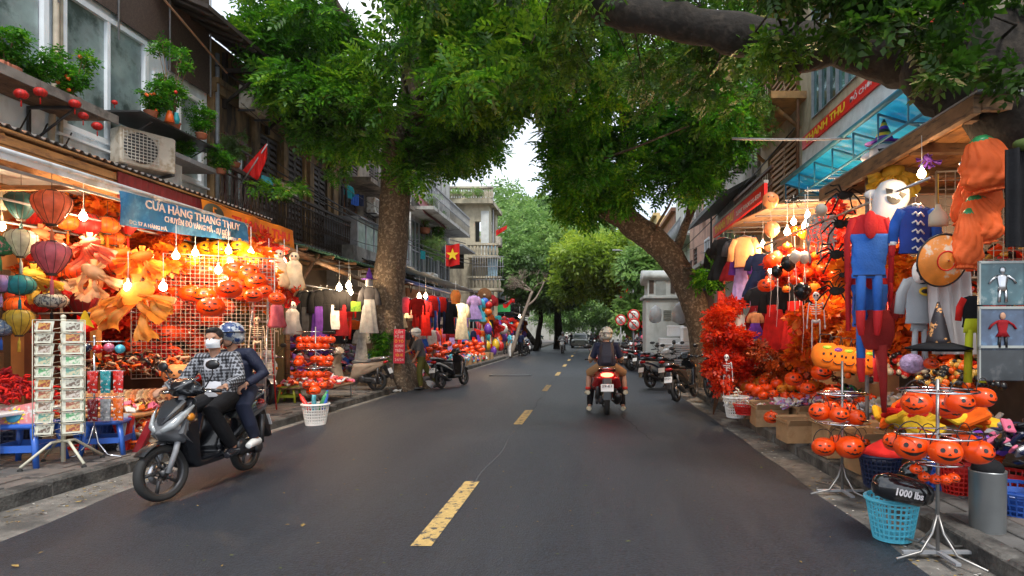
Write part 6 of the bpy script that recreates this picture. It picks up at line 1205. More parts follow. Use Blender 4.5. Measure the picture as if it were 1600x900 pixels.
for i in range(40):
    Y = 34+i*.55; t = thing('hanging_bundle', 'bundle of coloured party goods, %s in the far left row' % ordn(i), 'bundle', (-6.1+rnd.uniform(-.3, .3), Y, rnd.uniform(.5, 2.4)), rnd.uniform(0, 90), 'bundles along the far left row', rnd.uniform(1, 1.7)); O('bag', MB().lathe([(.03, .2), (.12, .1), (.16, -.05), (.12, -.2), (.05, -.24)], 9, fn=lambda a, z: 1+.15*sin(a*3)), pl(rnd.choice(['red', 'orange', 'white', 'purple', 'red', 'teal', 'yellow'])), t)
# washing on balconies
for i, (x, y, Y, k, c) in enumerate([(418, 276, 15.0, 'towel', 'cyan'), (440, 285, 15.8, 'shirt', 'cream'), (452, 290, 16.2, 'shirt', 'white'), (431, 282, 15.5, 'shirt', 'beige'), (545, 290, 20.5, 'shirt', 'teal'), (555, 303, 21.2, 'towel', 'blue'), (563, 304, 21.6, 'towel', 'navy'), (538, 288, 20.0, 'trousers', 'dgrey'), (661, 392, 29, 'towel', 'teal')]):
    garment(k, ['pale cyan cloth hung by the dark shutter of the old house', 'cream shirt drying over the ironwork balcony', 'white shirt drying over the ironwork balcony, right of the cream one', 'beige shirt drying over the ironwork balcony', 'teal shirt drying before the grey metal boxes', 'blue patterned towel between the grey metal boxes', 'navy towel between the grey metal boxes', 'dark trousers drying beside the first grey metal box', 'teal cloth hanging by the white air conditioner'][i], P(x, y, Y), 60, c, c, .8, 'washing hung on the left balconies')
# plants on the shelf, tray and ledge
def plant(label, loc, s_, pot, leafm, fruit=0, tall=1, kind='shrub', seed=1, flower=None):
    t = thing('potted_plant', label, 'potted plant', loc, 0, 'potted plants on the house fronts'); r_ = random.Random(seed); s_ *= .72
    O('pot', MB().lathe([(.1*s_, 0), (.15*s_, .02*s_), (.18*s_, .17*s_), (.2*s_, .19*s_), (.17*s_, .185*s_)], 16), pot, t)
    mb = MB(); tips = []
    for k in range(7):
        a = r_.uniform(0, 6.3); l = s_*r_.uniform(.4, .9)*tall; p = [(0, 0, .15*s_), (.12*s_*cos(a), .12*s_*sin(a), .15*s_+l*.5), (.3*s_*cos(a)*r_.uniform(.5, 1.2), .3*s_*sin(a), .15*s_+l)]; mb.tube(p, [.016*s_, .012*s_, .006*s_], 5); tips += [p[1], p[2]]
    O('stem', mb, WOOD, t); V = foliage(tips, [.16*s_]*len(tips), 24, template(2, .07*s_+.02, .035*s_+.008, .1*s_+.03), seed); O('leaves', npmesh('leaves', V, 4), leafm, t)
    for k in range(fruit): p = Vector(r_.choice(tips)); O('fruit' if not flower else 'flower', MB().ell(p+Vector((r_.uniform(-.15, .15)*s_, -.12*s_, r_.uniform(-.15, .1)*s_)), .045*s_, 8, 6), pl(flower or 'orange'), t)
    return t
LG = LF2; CP_ = mat('clay_pot', (.35,.12,.06), .8, var=.2); TP = mat('teal_glazed_pot', (.05,.2,.18), .3, var=.3)
SH_ = lambda px, x=-8.1: Vector((x, -x*955/(923-px), 5.125))
plant('bushy kumquat in a clay pot on the plank ledge', SH_(112), .9, CP_, LG, 8, 1.3, seed=1); plant('low bonsai in a brown pot left of the kumquat', SH_(64), .75, CP_, LG, 0, .9, seed=2); plant('leafy plant over the red bricks on the ledge', SH_(8), .8, CP_, LG, 0, 1.2, seed=3); plant('small green plant leaning over the ledge', SH_(30, -8.35), .5, CP_, LG, 0, 1.2, seed=6)
plant('orange fruited shrub above the cream air conditioner', TRY+Vector((.35, -.1, .03)), .85, CP_, LG, 9, 1.0, seed=4); plant('tall climbing shrub with a red bloom on the steel tray', TRY+Vector((.3, .55, .03)), 1.0, CP_, LG, 2, 2.4, seed=5, flower='red'); plant('palm like green plant at the right of the tray', TRY+Vector((.5, 1.1, .03)), .8, CP_, LG, 0, 1.2, seed=7)
plant('small leafy plant in a teal glazed bowl on a concrete ledge', LX(287, 250, WL+.55), .62, TP, LG, 2, 1.0, seed=8)
q = LX(287, 250, WL+.55); lg = thing('ledge', 'concrete ledge carrying the teal bowl plant', 'ledge', q); O('slab', MB().box((-.6, -.6, -.1), (.25, .7, -.01)), met('grey', .7), lg); O('support', MB().box((-.55, -.5, -.55), (-.1, .1, -.1)), WB, lg)
plant('fern hanging over the ironwork balcony near its near end', LX(345, 272, BX), .8, CP_, LG, 0, 1.0, seed=9); plant('spindly grey green shrub behind the furled flag', LX(368, 262, BX-.3), .8, CP_, LFG, 0, 1.5, seed=10)
plant('yellow green palm on the grey house balcony right of the trunk', P(664, 365, 30), 2.0, CP_, LFF, 0, 1.3, seed=11); plant('trailing vine on the grey house front right of the trunk', P(680, 385, 32), 2.0, CP_, LG, 0, 1.4, seed=12)
for i in range(9): t = thing('loose_brick', 'broken red brick in the stack on the plank ledge, %s from the left' % ordn(i), 'brick', SH_(2+(i % 5)*7.5, -7.95)+Vector((0, 0, .03+.065*(i//5))), rnd.uniform(-20, 20), 'bricks stacked on the ledge'); O('block', MB().cbox((0, 0, 0), (.11, .1, .06), bev=.006), mat('brick_red', (.4,.14,.08), .9, var=.3, bump=.4), t)
fg = thing('figurine', 'small orange and teal figurine above the cream air conditioner', 'figurine', TRY+Vector((.55, .1, .03))); O('robe', MB().lathe([(.08, 0), (.06, .12), (.03, .2)], 10), pl('orange'), fg); O('vase', MB().lathe([(.04, 0), (.055, .08), (.03, .18), (.035, .2)], 10, T(.06, .1, 0)), pl('teal'), fg)
# ---------------------------------------------------------------- right: cartons
def carton(label, loc, w_, d_, h_, rz=0, fill_=None, group='open cartons at the right kerb', flaps=True):
    t = thing('carton', label, 'carton', loc, rz, group); th = .006
    O('base', MB().cbox((0, 0, .004), (w_-2*th, d_-2*th, .008)), CARD, t)
    for s_ in (-1, 1):
        O('side_panel', MB().cbox((s_*w_/2, 0, h_/2), (th, d_, h_)), CARD, t); O('side_panel', MB().cbox((0, s_*(d_/2-th), h_/2), (w_-th*1.2, th, h_)), CARD, t)
        if flaps: O('flap', MB().cbox((s_*(w_/2+.045), 0, h_-.02), (th, d_*.96, .13), Ry(s_*65)), CARD, t); O('flap', MB().cbox((0, s_*(d_/2+.03), h_-.03), (w_*.94, th, .12), Rx(-s_*40)), CARD, t)
    if fill_: heapo = heap('carton_goods', 'packets filling the '+label.split(',')[0], 'goods', ((loc[0]-w_*.42, loc[1]-d_*.42, loc[2]+h_*.5), (loc[0]+w_*.42, loc[1]+d_*.42, loc[2]+h_*1.15)), 40, fill_, .09, int(loc[1]*77))
    return t
WP = mm('white', 'pink', 'white', 'lilac', 'cream')
for (x, y, w_, d_, h_, lb, fl) in [(2.98, 8.3, .46, .42, .3, 'empty open carton at the right kerb, left of the empty pair', None), (3.47, 8.2, .44, .42, .29, 'empty open carton at the right kerb, right of the empty pair', None), (3.0, 9.75, .5, .55, .34, 'carton of packets behind the empty pair', WP), (3.0, 10.6, .45, .5, .3, 'carton of pink packets behind two others, toward the maple leaves', WP), (3.6, 9.6, .6, .6, .34, 'wide carton of white packets under the pumpkin heap', WP), (3.9, 8.5, .6, .5, .32, 'carton of white packets right of the empty pair', WP),
      (3.12, 7.35, .42, .45, .4, 'tall closed sided carton behind the second rack', WP), (3.55, 6.9, .5, .45, .42, 'carton with torn side behind the second rack, right', WP), (3.6, 7.7, .6, .5, .4, 'deep carton of crinkled white packets below the hanging suit', WP), (3.0, 11.4, .4, .4, .28, 'small carton at the kerb closest to the maple leaves', WP), (4.2, 7.4, .6, .6, .45, 'carton of toys below the grey shirt', mm('red', 'orange', 'yellow', 'white')), (3.1, 6.5, .35, .4, .42, 'narrow carton touching the second rack base', None)]: carton(lb, (x-.16, y, .115), w_, d_, h_, rnd.uniform(-6, 6), fl)
# display platforms
for i, (x0, y0, x1, y1, h_) in enumerate([(2.95, 10.9, 5.2, 13.2, .42), (3.9, 7.9, 5.2, 9.8, .45), (3.5, 5.6, 5.2, 6.6, .5), (4.0, 3.6, 5.2, 5.5, .45)]):
    t = thing('display_bench', ['long low bench under the pumpkin heap on the right', 'low bench behind the cartons below the skeleton', 'low bench under the grey shirt costumes', 'low bench at the right frame edge'][i], 'bench', ((x0+x1)/2, (y0+y1)/2, .1)); O('top', MB().box((x0, y0, h_-.03), (x1, y1, h_)), WOOD, t, w=True)
    for x in (x0+.05, x1-.1):
        for y in (y0+.05, y1-.1): O('leg', MB().box((x, y, .105), (x+.05, y+.05, h_-.03)), WOOD, t, w=True)
    for o in t.children: o.location.z = 0-0.1+.0 if False else -t.location.z
heap('white_packets', 'spread of pink and white packets on the bench edge beside the pumpkins', 'goods', ((2.95, 9.3, .42), (4.6, 10.3, .62)), 300, WP, .1, 21); heap('green_purple_bows', 'green and purple tinsel bows among the pumpkins', 'goods', ((3.0, 10.9, .42), (4.0, 11.3, .62)), 110, mm('green', 'purple', 'white', 'green'), .09, 22, shape='ring')
heap('green_bows', 'green and purple tinsel bows on the bench by the second rack', 'goods', ((3.7, 9.6, .5), (4.4, 9.9, .75)), 90, mm('green', 'purple', 'black'), .09, 23, shape='ring')
heap('crinkled_packets', 'crinkled white plastic packets below the hanging suit', 'goods', ((3.5, 7.3, .5), (4.9, 8.3, .85)), 260, mm('white', 'white', 'cream', 'silver'), .12, 24); heap('brown_trinkets', 'brown baskets and candy canes behind the pumpkin heap', 'goods', ((3.5, 12.2, .5), (5.0, 13.4, 1.15)), 260, mm('brown', 'beige', 'white', 'black', 'dkred'), .15, 25, shape='t')
heap('black_orange_toys', 'black and orange small toys hanging behind the second rack', 'goods', ((3.4, 7.4, .95), (4.3, 8.2, 1.35)), 200, mm('black', 'orange', 'black', 'cream', 'red'), .085, 26, shape='ball')
heap('dark_toys', 'dark hats and purple packets at the right frame edge', 'goods', ((3.3, 4.6, .5), (4.9, 5.6, .95)), 300, mm('black', 'purple', 'navy', 'grey', 'pink', 'black'), .13, 27); heap('shelf_dolls', 'row of little dark dolls with orange faces under the witch hat', 'goods', ((3.3, 5.9, 1.0), (4.0, 6.3, 1.3)), 160, mm('black', 'orange', 'black', 'gold'), .07, 28, shape='ball')
heap('orange_shelf_goods', 'orange and gold masks stacked on the back shelves behind the costumes', 'goods', ((4.6, 5.2, .6), (5.25, 10.4, 2.9)), 1500, [PUMP, PR, pl('gold'), pl('black'), pl('beige'), pl('red')], .15, 29); heap('orange_wall_goods', 'orange paper goods covering the warm back wall under the wire grid', 'goods', ((4.7, 10.5, 1.4), (5.25, 16, 2.6)), 900, [PUMP, PUMPL, pl('gold'), pl('beige'), PR], .17, 30)
heap('yellow_cloth', 'folded yellow and orange cloth on the bench under the dolls', 'goods', ((3.1, 5.8, .62), (3.9, 6.6, .95)), 60, [cl('yellow'), cl('orange'), cl('red')], .26, 31)
# pumpkin heap on the bench
k = 0
for j in range(7):
    for i in range(11):
        x = 2.86+.17*i+rnd.uniform(-.05, .05); y = 10.3+j*.3+rnd.uniform(-.08, .08); z = .52+.38*sin(pi*min(1, (i+1)/9))*(.4+.09*j)+rnd.uniform(-.03, .06)
        if i > 9 or (j == 0 and i > 7): continue
        pumpkin('toy pumpkin in the heap, %s from the kerb, %s rank' % (ordn(i), ordn(j)), (x, y, z), rnd.uniform(.17, .25), rnd.uniform(-60, 60), False, rnd.choice([PUMP, PUMP, PR, PUMPL]), 'toy pumpkins heaped on the right bench', low=True, face=rnd.random() < .5); k += 1
for i in range(16): pumpkin('orange toy pumpkin loose at the front of the heap, %s from the left' % ordn(i), (2.8+rnd.uniform(0, .2)+.09*i, 9.9-.05*i+rnd.uniform(-.1, .1), .5+rnd.uniform(0, .12)), .18, rnd.uniform(-60, 60), False, PUMP, 'toy pumpkins heaped on the right bench', low=True)
for i, (x, y, Y, w_) in enumerate([(1205, 660, 8.8, .2), (1170, 625, 11, .22), (1157, 622, 11.5, .2), (1300, 625, 8.4, .26), (1262, 615, 9.2, .22), (1283, 590, 9.2, .28), (1240, 600, 9.6, .26)]): pumpkin('orange toy pumpkin standing out of the heap, %s of the scattered big ones' % ordn(i), P(x, y-8, Y), w_*1.1, 0, False, None, 'big toy pumpkins on the right bench')
# felt pumpkin bags
for i, (x, y, c) in enumerate([(1290, 556, PUMP), (1306, 560, PUMP), (1322, 562, PUMPL), (1338, 564, PUMP), (1354, 566, PR)]):
    t = thing('felt_bag', 'orange felt pumpkin bag with leaf top, %s from the left in the row of five' % ordn(i), 'felt bag', P(x, y, 7.1), -8+i*4, 'felt pumpkin bags on a rod'); O('bag', MB().lathe([(.03, -.15), (.13, -.11), (.17, 0), (.15, .1), (.09, .15)], 18, Sc(1, .55, 1), fn=lambda a, z: 1+.05*sin(a*6)), mat('orange_felt', (.85,.2,.01), .9, var=.15), t)
    for s_ in (-1, 1): O('eye', MB().ell((s_*.04, -.094, .03), (.014, .005, .018), 6, 5), BLK, t)
    O('mouth', MB().tube([(.055*cos(a), -.097, -.03-.035*sin(a)) for a in [pi*k/6 for k in range(7)]], .006, 4), BLK, t); O('leaf', MB().ell((0, -.07, .1), (.06, .03, .025), 8, 5), pl('lime' if i != 1 else 'purple'), t); O('handle', MB().tube([(-.08, 0, .13), (-.06, 0, .25), (.06, 0, .25), (.08, 0, .13)], .007, 4), BLK, t)
# balloons
def balloon(label, px, py, Y, w_, c, face=False):
    t = thing('balloon', label, 'balloon', P(px, py, Y), rnd.uniform(-20, 20), 'balloons at the right shop'); r = w_*Y/F/2
    O('skin', MB().lathe([(.02, -r*1.12), (r*.45, -r*.92), (r*.85, -r*.5), (r, 0), (r*.88, r*.5), (r*.5, r*.88), (.01, r*1.02)], 18), mat('balloon_'+c, C[c], .15, var=.1, trans=.25, coat=.4), t); O('string', MB().tube([(0, 0, -r*1.1), (.02, 0, -r*1.1-.4), (-.01, 0, -r*1.1-.8)], .004, 4), pl('white'), t)
    if face:
        for s_ in (-1, 1): O('eye', MB().ell((s_*r*.3-.02, -r*.93, r*.22), (r*.1, r*.06, r*.1), 6, 5), BLK, t)
        O('mouth', MB().tube([(r*.45*cos(a), -r*.97, -r*.15-r*.3*sin(a)) for a in [pi*k/6 for k in range(7)]], .006, 4), BLK, t)
C.update(peach=(.8,.35,.14), greyw=(.5,.48,.46))
for a in [('peach smiling balloon at the far end of the red sign', 1204, 313, 10.4, 26, 'peach', True), ('peach balloon below the smiling one', 1206, 358, 10.4, 25, 'peach'), ('peach balloon over the orange pair', 1214, 401, 10.4, 19, 'peach'), ('bright orange balloon left of the black ones', 1203, 408, 10.2, 22, 'dorange'), ('pale grey balloon over the black ones', 1243, 401, 9.6, 19, 'greyw'), ('second pale grey balloon beside the first', 1257, 402, 9.6, 19, 'greyw'), ('black balloon with an orange grin at the centre', 1232, 411, 9.9, 25, 'black'), ('smaller black balloon left of the grinning one', 1214, 424, 10, 19, 'black'), ('low black and red balloon beside the rag ghost', 1254, 455, 9.4, 28, 'black'), ('bright orange balloon behind the bulbs', 1256, 362, 10.4, 22, 'orange'), ('yellow orange balloon behind the bulbs', 1241, 360, 10.8, 14, 'orange'), ('peach balloon low by the wire grid', 1200, 385, 11.2, 15, 'peach'), ('red orange balloon under the black pair', 1240, 437, 9.9, 14, 'dorange'), ('red orange balloon beside the small one', 1248, 440, 9.9, 12, 'dorange')]: balloon(*a)
pumpkin('smiling orange pumpkin lantern hanging before the black dress', P(1197, 446, 10.4), .29, -10, False, None, 'pumpkin lanterns at the right shop')
for i in range(34): pumpkin('orange pumpkin lantern in the cluster behind the balloons, %s one' % ordn(i), P(1225+rnd.uniform(0, 100), 385+rnd.uniform(0, 90), 10.5+rnd.uniform(-.6, 1.2)), rnd.uniform(.15, .24), rnd.uniform(-40, 20), False, rnd.choice([PUMP, PR, PUMPL]), 'pumpkin lanterns at the right shop', low=True, face=i % 2 == 0)
# spiders
def spider(label, px, py, Y, w_, seed):
    t = thing('toy_spider', label, 'toy spider', P(px, py, Y), 0, 'furry black toy spiders'); s_ = w_*Y/F; r_ = random.Random(seed); m = mat('black_fur', (.012,.012,.013), .9, bump=.6, bscale=80)
    O('body', MB().ell((0, 0, 0), (s_*.16, s_*.12, s_*.12), 10, 7).ell((s_*.17, 0, .01), s_*.08, 8, 6), m, t)
    for k in range(8): s2_ = 1 if k % 2 else -1; a = R(-50+32*(k//2)); O('leg', MB().tube([(0, 0, 0), (s2_*s_*.22*cos(a), -.03, s_*.22*sin(a)+s_*.1), (s2_*s_*.38*cos(a), r_.uniform(-.05, .05), s_*.35*sin(a)), (s2_*s_*.5*cos(a), 0, s_*.5*sin(a)-s_*.1)], s_*.022, 5), m, t)
for a in [('large furry spider under the awning rail', 1318, 305, 7.6, 60, 1), ('furry spider beside the rag ghost', 1312, 350, 7.8, 60, 2), ('furry spider left of the red blue suit', 1306, 398, 7.9, 62, 3), ('flat furry spider above the shelf packets', 1305, 455, 7.8, 60, 4), ('small furry spider against the orange cluster', 1316, 430, 7.7, 34, 5), ('small furry spider hanging under the peach canopy', 1240, 312, 9.8, 26, 6)]: spider(*a)
gh = thing('rag_ghost', 'grey gauze rag ghost hanging in front of the pumpkin cluster', 'hanging ghost', P(1283, 322, 8.8)); rg = mat('grey_gauze', (.28,.28,.28), .9, var=.3, bump=.4)
O('head', MB().ell((0, 0, -.06), (.09, .08, .1), 12, 8), mat('skull_grey', (.4,.38,.33), .7), gh)
for k in range(11): O('rag', MB().grid(lambda u, v: (-.2+.04*k+.03*(u-.5)+.015*sin(v*14+k), .03*sin(k*2)+.01*sin(v*20), -.12-v*(.45+.25*sin(k*1.7))), 2, 10), rg, gh)
for k in range(7): O('rag', MB().grid(lambda u, v: (-.22+.44*u, -.03+.01*sin(u*22+k), -.2-.055*k+.018*sin(u*16+k*2)+.022*v), 14, 1), rg, gh)
# hanging dresses, right far
for a in [('dress', 'long black lace dress hanging left of the red pillar', 1130, 372, 14.5, 'black', 'black', 1.15), ('dress', 'black and red patterned dress right of the red pillar', 1148, 375, 14.2, 'dgrey', 'dkred', 1.1), ('shirt', 'peach bat sleeve blouse under the red sign', 1163, 370, 12.8, 'peach', 'peach', 1.2), ('gown', 'purple gown hanging under the peach blouse', 1158, 398, 13.0, 'purple', 'lilac', .85), ('dress', 'navy sequinned dress right of the purple gown', 1186, 396, 12.2, 'navy', 'navy', 1.0), ('dress', 'black witch dress left of the red skirted pair', 1184, 450, 11.9, 'black', 'dkred', 1.0), ('gown', 'black witch dress with red skirt behind the hanging pumpkin', 1210, 448, 11.0, 'black', 'red', .95), ('gown', 'black gown with bright red skirt right of the hanging pumpkin', 1242, 442, 10.4, 'black', 'red', .9), ('dress', 'small purple princess dress below the witch dresses', 1180, 488, 11.8, 'peach', 'purple', .6), ('dress', 'black dress low between red skirt and leaves', 1238, 535, 10.9, 'black', 'black', .6), ('cape', 'black cape at the far end of the right shop', 1118, 385, 16, 'black', 'black', 1.1), ('shirt', 'white shirt hanging near the leaning trunk', 1112, 420, 16.2, 'white', 'white', .9)]:
    garment(a[0], a[1], P(a[2], a[3], a[4]), -25, a[5], a[6], a[7], 'costumes hanging at the right shop')
gl = ghost('white haired ghost doll above the maple leaves', P(1152, 480, 12.0), 'white', .7, rz=-20)
# maple leaves
ML = leafmat('maple_red', (.4,.012,.006), (.8,.035,.008), (.9,.13,.015), .4, 1.5, 20); MLB = leafmat('maple_brown', (.12,.02,.01), (.4,.06,.01), (.7,.15,.02), .3, 1.5, 20)
def maple(label, reg, m, seed, per=40):
    cen, rad = fill(reg, seed); t = thing('artificial_branches', label, 'artificial leaves', cen[0]); V = foliage(cen, rad, per, template(2, .075, .05, .1), seed)-np.array(cen[0]); O('leaves', npmesh('leaves', V, 4), m, t)
    mb = MB(); c0 = Vector(cen[0]); base = Vector((c0.x, c0.y, .1))
    for c in cen[::3]: mb.tube([base-c0, (Vector(c)+base)/2-c0+Vector((.1, 0, .1)), Vector(c)-c0], [.012, .008, .004], 4)
    O('twigs', mb, mat('brown_twig', C['brown'], .8), t)
maple('tall column of scarlet artificial maple leaves on the right kerb', [(1108, 485, 1136, 560, 10.8, 11.6, 18, .12), (1112, 560, 1128, 620, 10.6, 11, 9, .14)], ML, 41); maple('bushy orange red artificial maple leaves right of the tall column', [(1135, 510, 1172, 590, 10.8, 11.8, 16, .14), (1130, 470, 1160, 500, 11.4, 12, 5, .15)], ML, 42); maple('darker autumn branches spreading toward the red skirts', [(1180, 545, 1255, 595, 10.6, 11.8, 20, .15)], MLB, 43)
basket('white basket of pale toys under the maple leaves', P(1150, 632, 10.4)+Vector((0, 0, -.2)), 'white', 1.1); basket('red basket of green bows beside the maple leaves', P(1166, 632, 10.1)+Vector((0, 0, -.15)), 'red', .8, True); heap('pale_toys', 'pale bones heaped in the white basket', 'goods', ((2.2+.1, 10.1, .3), (2.65, 10.6, .6)), 60, mm('white', 'cream'), .09, 44, shape='t')
# ---------------------------------------------------------------- right: near costumes
RB = mat('suit_blue', (.03,.16,.6), .8, var=.2, bump=.3); RR = mat('suit_red', (.6,.015,.02), .8, var=.2, bump=.3)
def colsuit(label, px, py, Y, s_, mats):
    t = thing('costume', label, 'costume', P(px, py, Y), -6, 'red and blue hero suits', (s_*.95, s_*.62, s_*1.08)); w_ = lambda k: crease(5, .07, .035)
    O('shoulder', MB().lathe(dense([(.07, 0), (.17, -.03), (.19, -.14), (.185, -.18)]), 48, Sc(1, .26, 1), fn=w_(5)), mats[0], t); O('torso', MB().lathe(dense([(.184, -.18), (.17, -.4), (.16, -.52), (.165, -.58)], 7), 48, Sc(1, .27, 1), fn=w_(5)), mats[1], t)
    O('hood', MB().ell((0, -.07, -.1), (.07, .03, .13), 12, 8), mats[0], t)
    for s2_ in (-1, 1):
        O('sleeve', MB().tube([(s2_*.16, 0, -.04), (s2_*.22, 0, -.2), (s2_*.215, 0, -.62)], [.06, .05, .045], 9, sq=(1, .6)), mats[0], t)
        O('leg', MB().tube([(s2_*.08, 0, -.56), (s2_*.085, 0, -.74), (s2_*.085, 0, -.88)], [.085, .08, .075], 10, sq=(1, .6)), mats[1], t); O('boot', MB().tube([(s2_*.085, 0, -.875), (s2_*.085, 0, -1.0), (s2_*.075, 0, -1.1)], [.079, .07, .045], 10, sq=(1, .6)), mats[0], t)
    O('belt', MB().lathe([(.168, -.55), (.17, -.565)], 20, Sc(1, .4, 1)), mat('suit_navy', C['navy'], .8), t)
    O('hook', MB().tube([(0, -.05, -.02), (0, -.03, .2)], .006, 4), pl('white'), t)
colsuit('red and blue hooded hero suit hanging in front, upper of the pair', 1358, 335, 6.0, 1.0, (RR, RB)); colsuit('red and blue hero suit hanging behind and below the hooded one', 1358, 415, 6.25, 1.0, (RR, RB))
t = thing('costume', 'dark red hooded suit dangling lowest with one loose leg', 'costume', P(1372, 500, 6.15), 0); DR = mat('suit_dark_red', (.28,.012,.012), .85, var=.25, bump=.3)
O('hood', MB().lathe([(.1, .1), (.17, 0), (.17, -.15), (.13, -.28), (.1, -.3)], 18, Sc(1, .5, 1), fn=lambda a, z: 1+.06*sin(a*5)), DR, t); O('leg', MB().tube([(.02, 0, -.25), (.05, 0, -.6), (.06, 0, -.93)], [.1, .06, .035], 10, sq=(1, .6)), DR, t)
for s_ in (-1, 1): O('sleeve', MB().tube([(s_*.14, 0, 0), (s_*.21, 0, .25), (s_*.2, 0, .02)], [.05, .06, .05], 8), RB if s_ < 0 else DR, t)
# inflatable ghosts
GW = mat('inflatable_white', (.78,.78,.8), .22, var=.05, coat=.5)
def inflghost(label, px, py, Y, w_, hat=False, rz=-10):
    t = thing('inflatable_ghost', label, 'inflatable ghost', P(px, py, Y), 0, 'inflatable ghosts', w_*Y/F/.5, rot=(0, R(18 if not hat else 0), R(rz)))
    O('skin', MB().lathe([(.01, .27), (.12, .25), (.21, .17), (.25, .03), (.23, -.14), (.17, -.35), (.09, -.55), (.02, -.68)], 24, Sc(1, .75, 1)).ell((-.25, .03, .0), (.12, .06, .07), 10, 7, Ry(-20)).ell((.22, .03, -.16), (.07, .06, .1), 10, 7), GW, t)
    for s_ in (-1, 1): O('eye', MB(T(s_*.09, -.185, .04) @ Ry(s_*18)).add([(-.05, 0, .045), (.05, -.005, .02) if s_ < 0 else (.05, 0, .045), (.04, 0, -.03), (-.04, 0, -.035)] if s_ < 0 else [(-.05, -.005, .02), (.05, 0, .045), (.04, 0, -.035), (-.04, 0, -.03)], [(0, 3, 2, 1)]), FACEB, t)
    mo = O('mouth', MB(T(0, -.19, -.06)).add([(-.1, .012, .03)]+[(.1*cos(a), -.004+.012*abs(cos(a)), -.09*sin(a)+.03) for a in [pi*k/8 for k in range(8, -1, -1)]], [tuple(range(10))]), FACEB, t)
    for x in (-.04, .04): O('tooth', MB(T(x, -.2, -.04)).add([(-.012, 0, .01), (.012, 0, .01), (0, 0, -.015)], [(0, 2, 1)]), pl('white'), mo)
    if hat:
        O('brim', MB().lathe([(.3, .2), (.31, .215), (.16, .25)], 18, Sc(1, .8, 1)), mat('shiny_purple', (.12,.03,.45), .25, var=.1, coat=.4), t)
        for k in range(6): O('hat_band', MB().lathe([(.16-.024*k, .25+k*.06), (.16-.024*(k+1), .25+(k+1)*.06)], 16), (mat('shiny_purple', C['purple']), YLET, BLK)[k % 3], t)
    return t
inflghost('large grinning white inflatable ghost under the brown timber roof', 1392, 310, 6.1, 54); inflghost('small inflatable ghost in a striped purple witch hat above the roof', 1381, 243, 9.0, 46, True)
fish('gold paper garland across the top of the big inflatable ghost', 1395, 268, 6.9, 64, 'mustard', 51, 9); fish('purple tinsel shape under the roof beside the post', 1450, 248, 5.9, 26, 'purple', 52, 6)
# blue coat with white bows
t = garment('shirt', 'royal blue coat with white ribbon bows down its front', P(1430, 322, 5.6), -4, mat('coat_blue', (.015,.05,.3), .8, var=.2, bump=.2), 'blue', .82)
for k in range(6): z = -.02-.095*k; O('bow', MB().tube([(-.06, -.085, z+.01), (-.02, -.09, z+.035), (0, -.095, z), (.03, -.09, z+.03), (.07, -.085, z-.015)], .011, 5).ell((0, -.095, z), .017, 6, 5), pl('white'), t)
for s_ in (-1, 1): O('cuff', MB().tube([(s_*.243, 0, -.4), (s_*.247, 0, -.44)], .066, 9, sq=(1, .6)), pl('white'), t); O('glove', MB().tube([(s_*.247, 0, -.44), (s_*.25, 0, -.56)], [.06, .045], 9, sq=(1, .6)), RR, t)
# fan disc hat
t = thing('conical_hat', 'orange and cream round silk hat with black rim hanging over the white drape', 'hat', P(1472, 407, 5.15), rot=(R(100), 0, R(4))); O('cone', MB().lathe([(.012, .09), (.1, .05), (.215, 0), (.22, -.004)], 32, cap=False), mat('hat_silk', (.75,.25,.04), .5, var=.3, scale=6, col2=(.75,.6,.45), s2=7, lo=.55, hi=.6, trans=.3), t); O('rim', MB().tube([(.22*cos(a), .22*sin(a), 0) for a in [2*pi*k/32 for k in range(33)]], .008, 5), BLK, t); O('inner_ring', MB().tube([(.08*cos(a), .08*sin(a), .062) for a in [2*pi*k/20 for k in range(21)]], .006, 5), cl('red'), t)
# lamp / capped brush
t = thing('straw_broom', 'cream bell shaped paper lamp hanging beside the metal post', 'paper lamp', P(1466, 335, 5.3)); t.name = 'paper_lamp'; O('shade', MB().lathe([(.02, .09), (.03, .05), (.08, 0), (.085, -.04), (.085, -.1)], 18, Sc(1, .5, 1)), mat('cream_paper', (.62,.55,.42), .7, trans=.3), t); O('cord', MB().tube([(0, 0, .09), (0, 0, .35)], .006, 4), cl('gold'), t)
# grey shirt with yellow oval (plain), white drape, dark mask
t = garment('shirt', 'light grey children pyjama top with a plain yellow oval', P(1440, 432, 5.5), -4, mat('jersey_grey', (.36,.38,.4), .85, var=.08, bump=.15), None, .8); O('badge', MB().lathe([(.085, .0), (.085, .006), (.07, .007)], 20, T(.03, -.078, -.17) @ Rx(90) @ Sc(1, .6, 1)), pl('yellow'), t); O('badge_centre', MB().lathe([(.06, .0), (.06, .004)], 20, T(.03, -.086, -.17) @ Rx(90) @ Sc(1, .45, 1)), BLK, t); O('collar', MB().tube([(.07*cos(a), -.05, -.02-.06*sin(a)) for a in [pi*k/8 for k in range(9)]], .01, 5), pl('navy'), t)
t = garment('trousers', 'light grey pyjama trousers with small yellow marks', P(1437, 500, 5.55), -4, mat('jersey_grey_marked', (.36,.38,.4), .85, col2=(.6,.45,.03), s2=14, lo=.66, hi=.68), None, .5)
t = thing('white_drape', 'long white satin drape hanging beneath the round silk hat', 'drape', P(1480, 425, 5.35)); O('cloth', MB().grid(lambda u, v: (-.17+.36*u*(1+.15*v)+.03*v, .03*sin(u*24)+.02*sin(v*4), -.72*v), 36, 8).grid(lambda u, v: (-.17+.36*u*(1+.15*v)+.03*v, .006+.03*sin(u*24)+.02*sin(v*4), -.72*v), 36, 8), mat('white_satin', (.6,.55,.53), .45, var=.12), t)
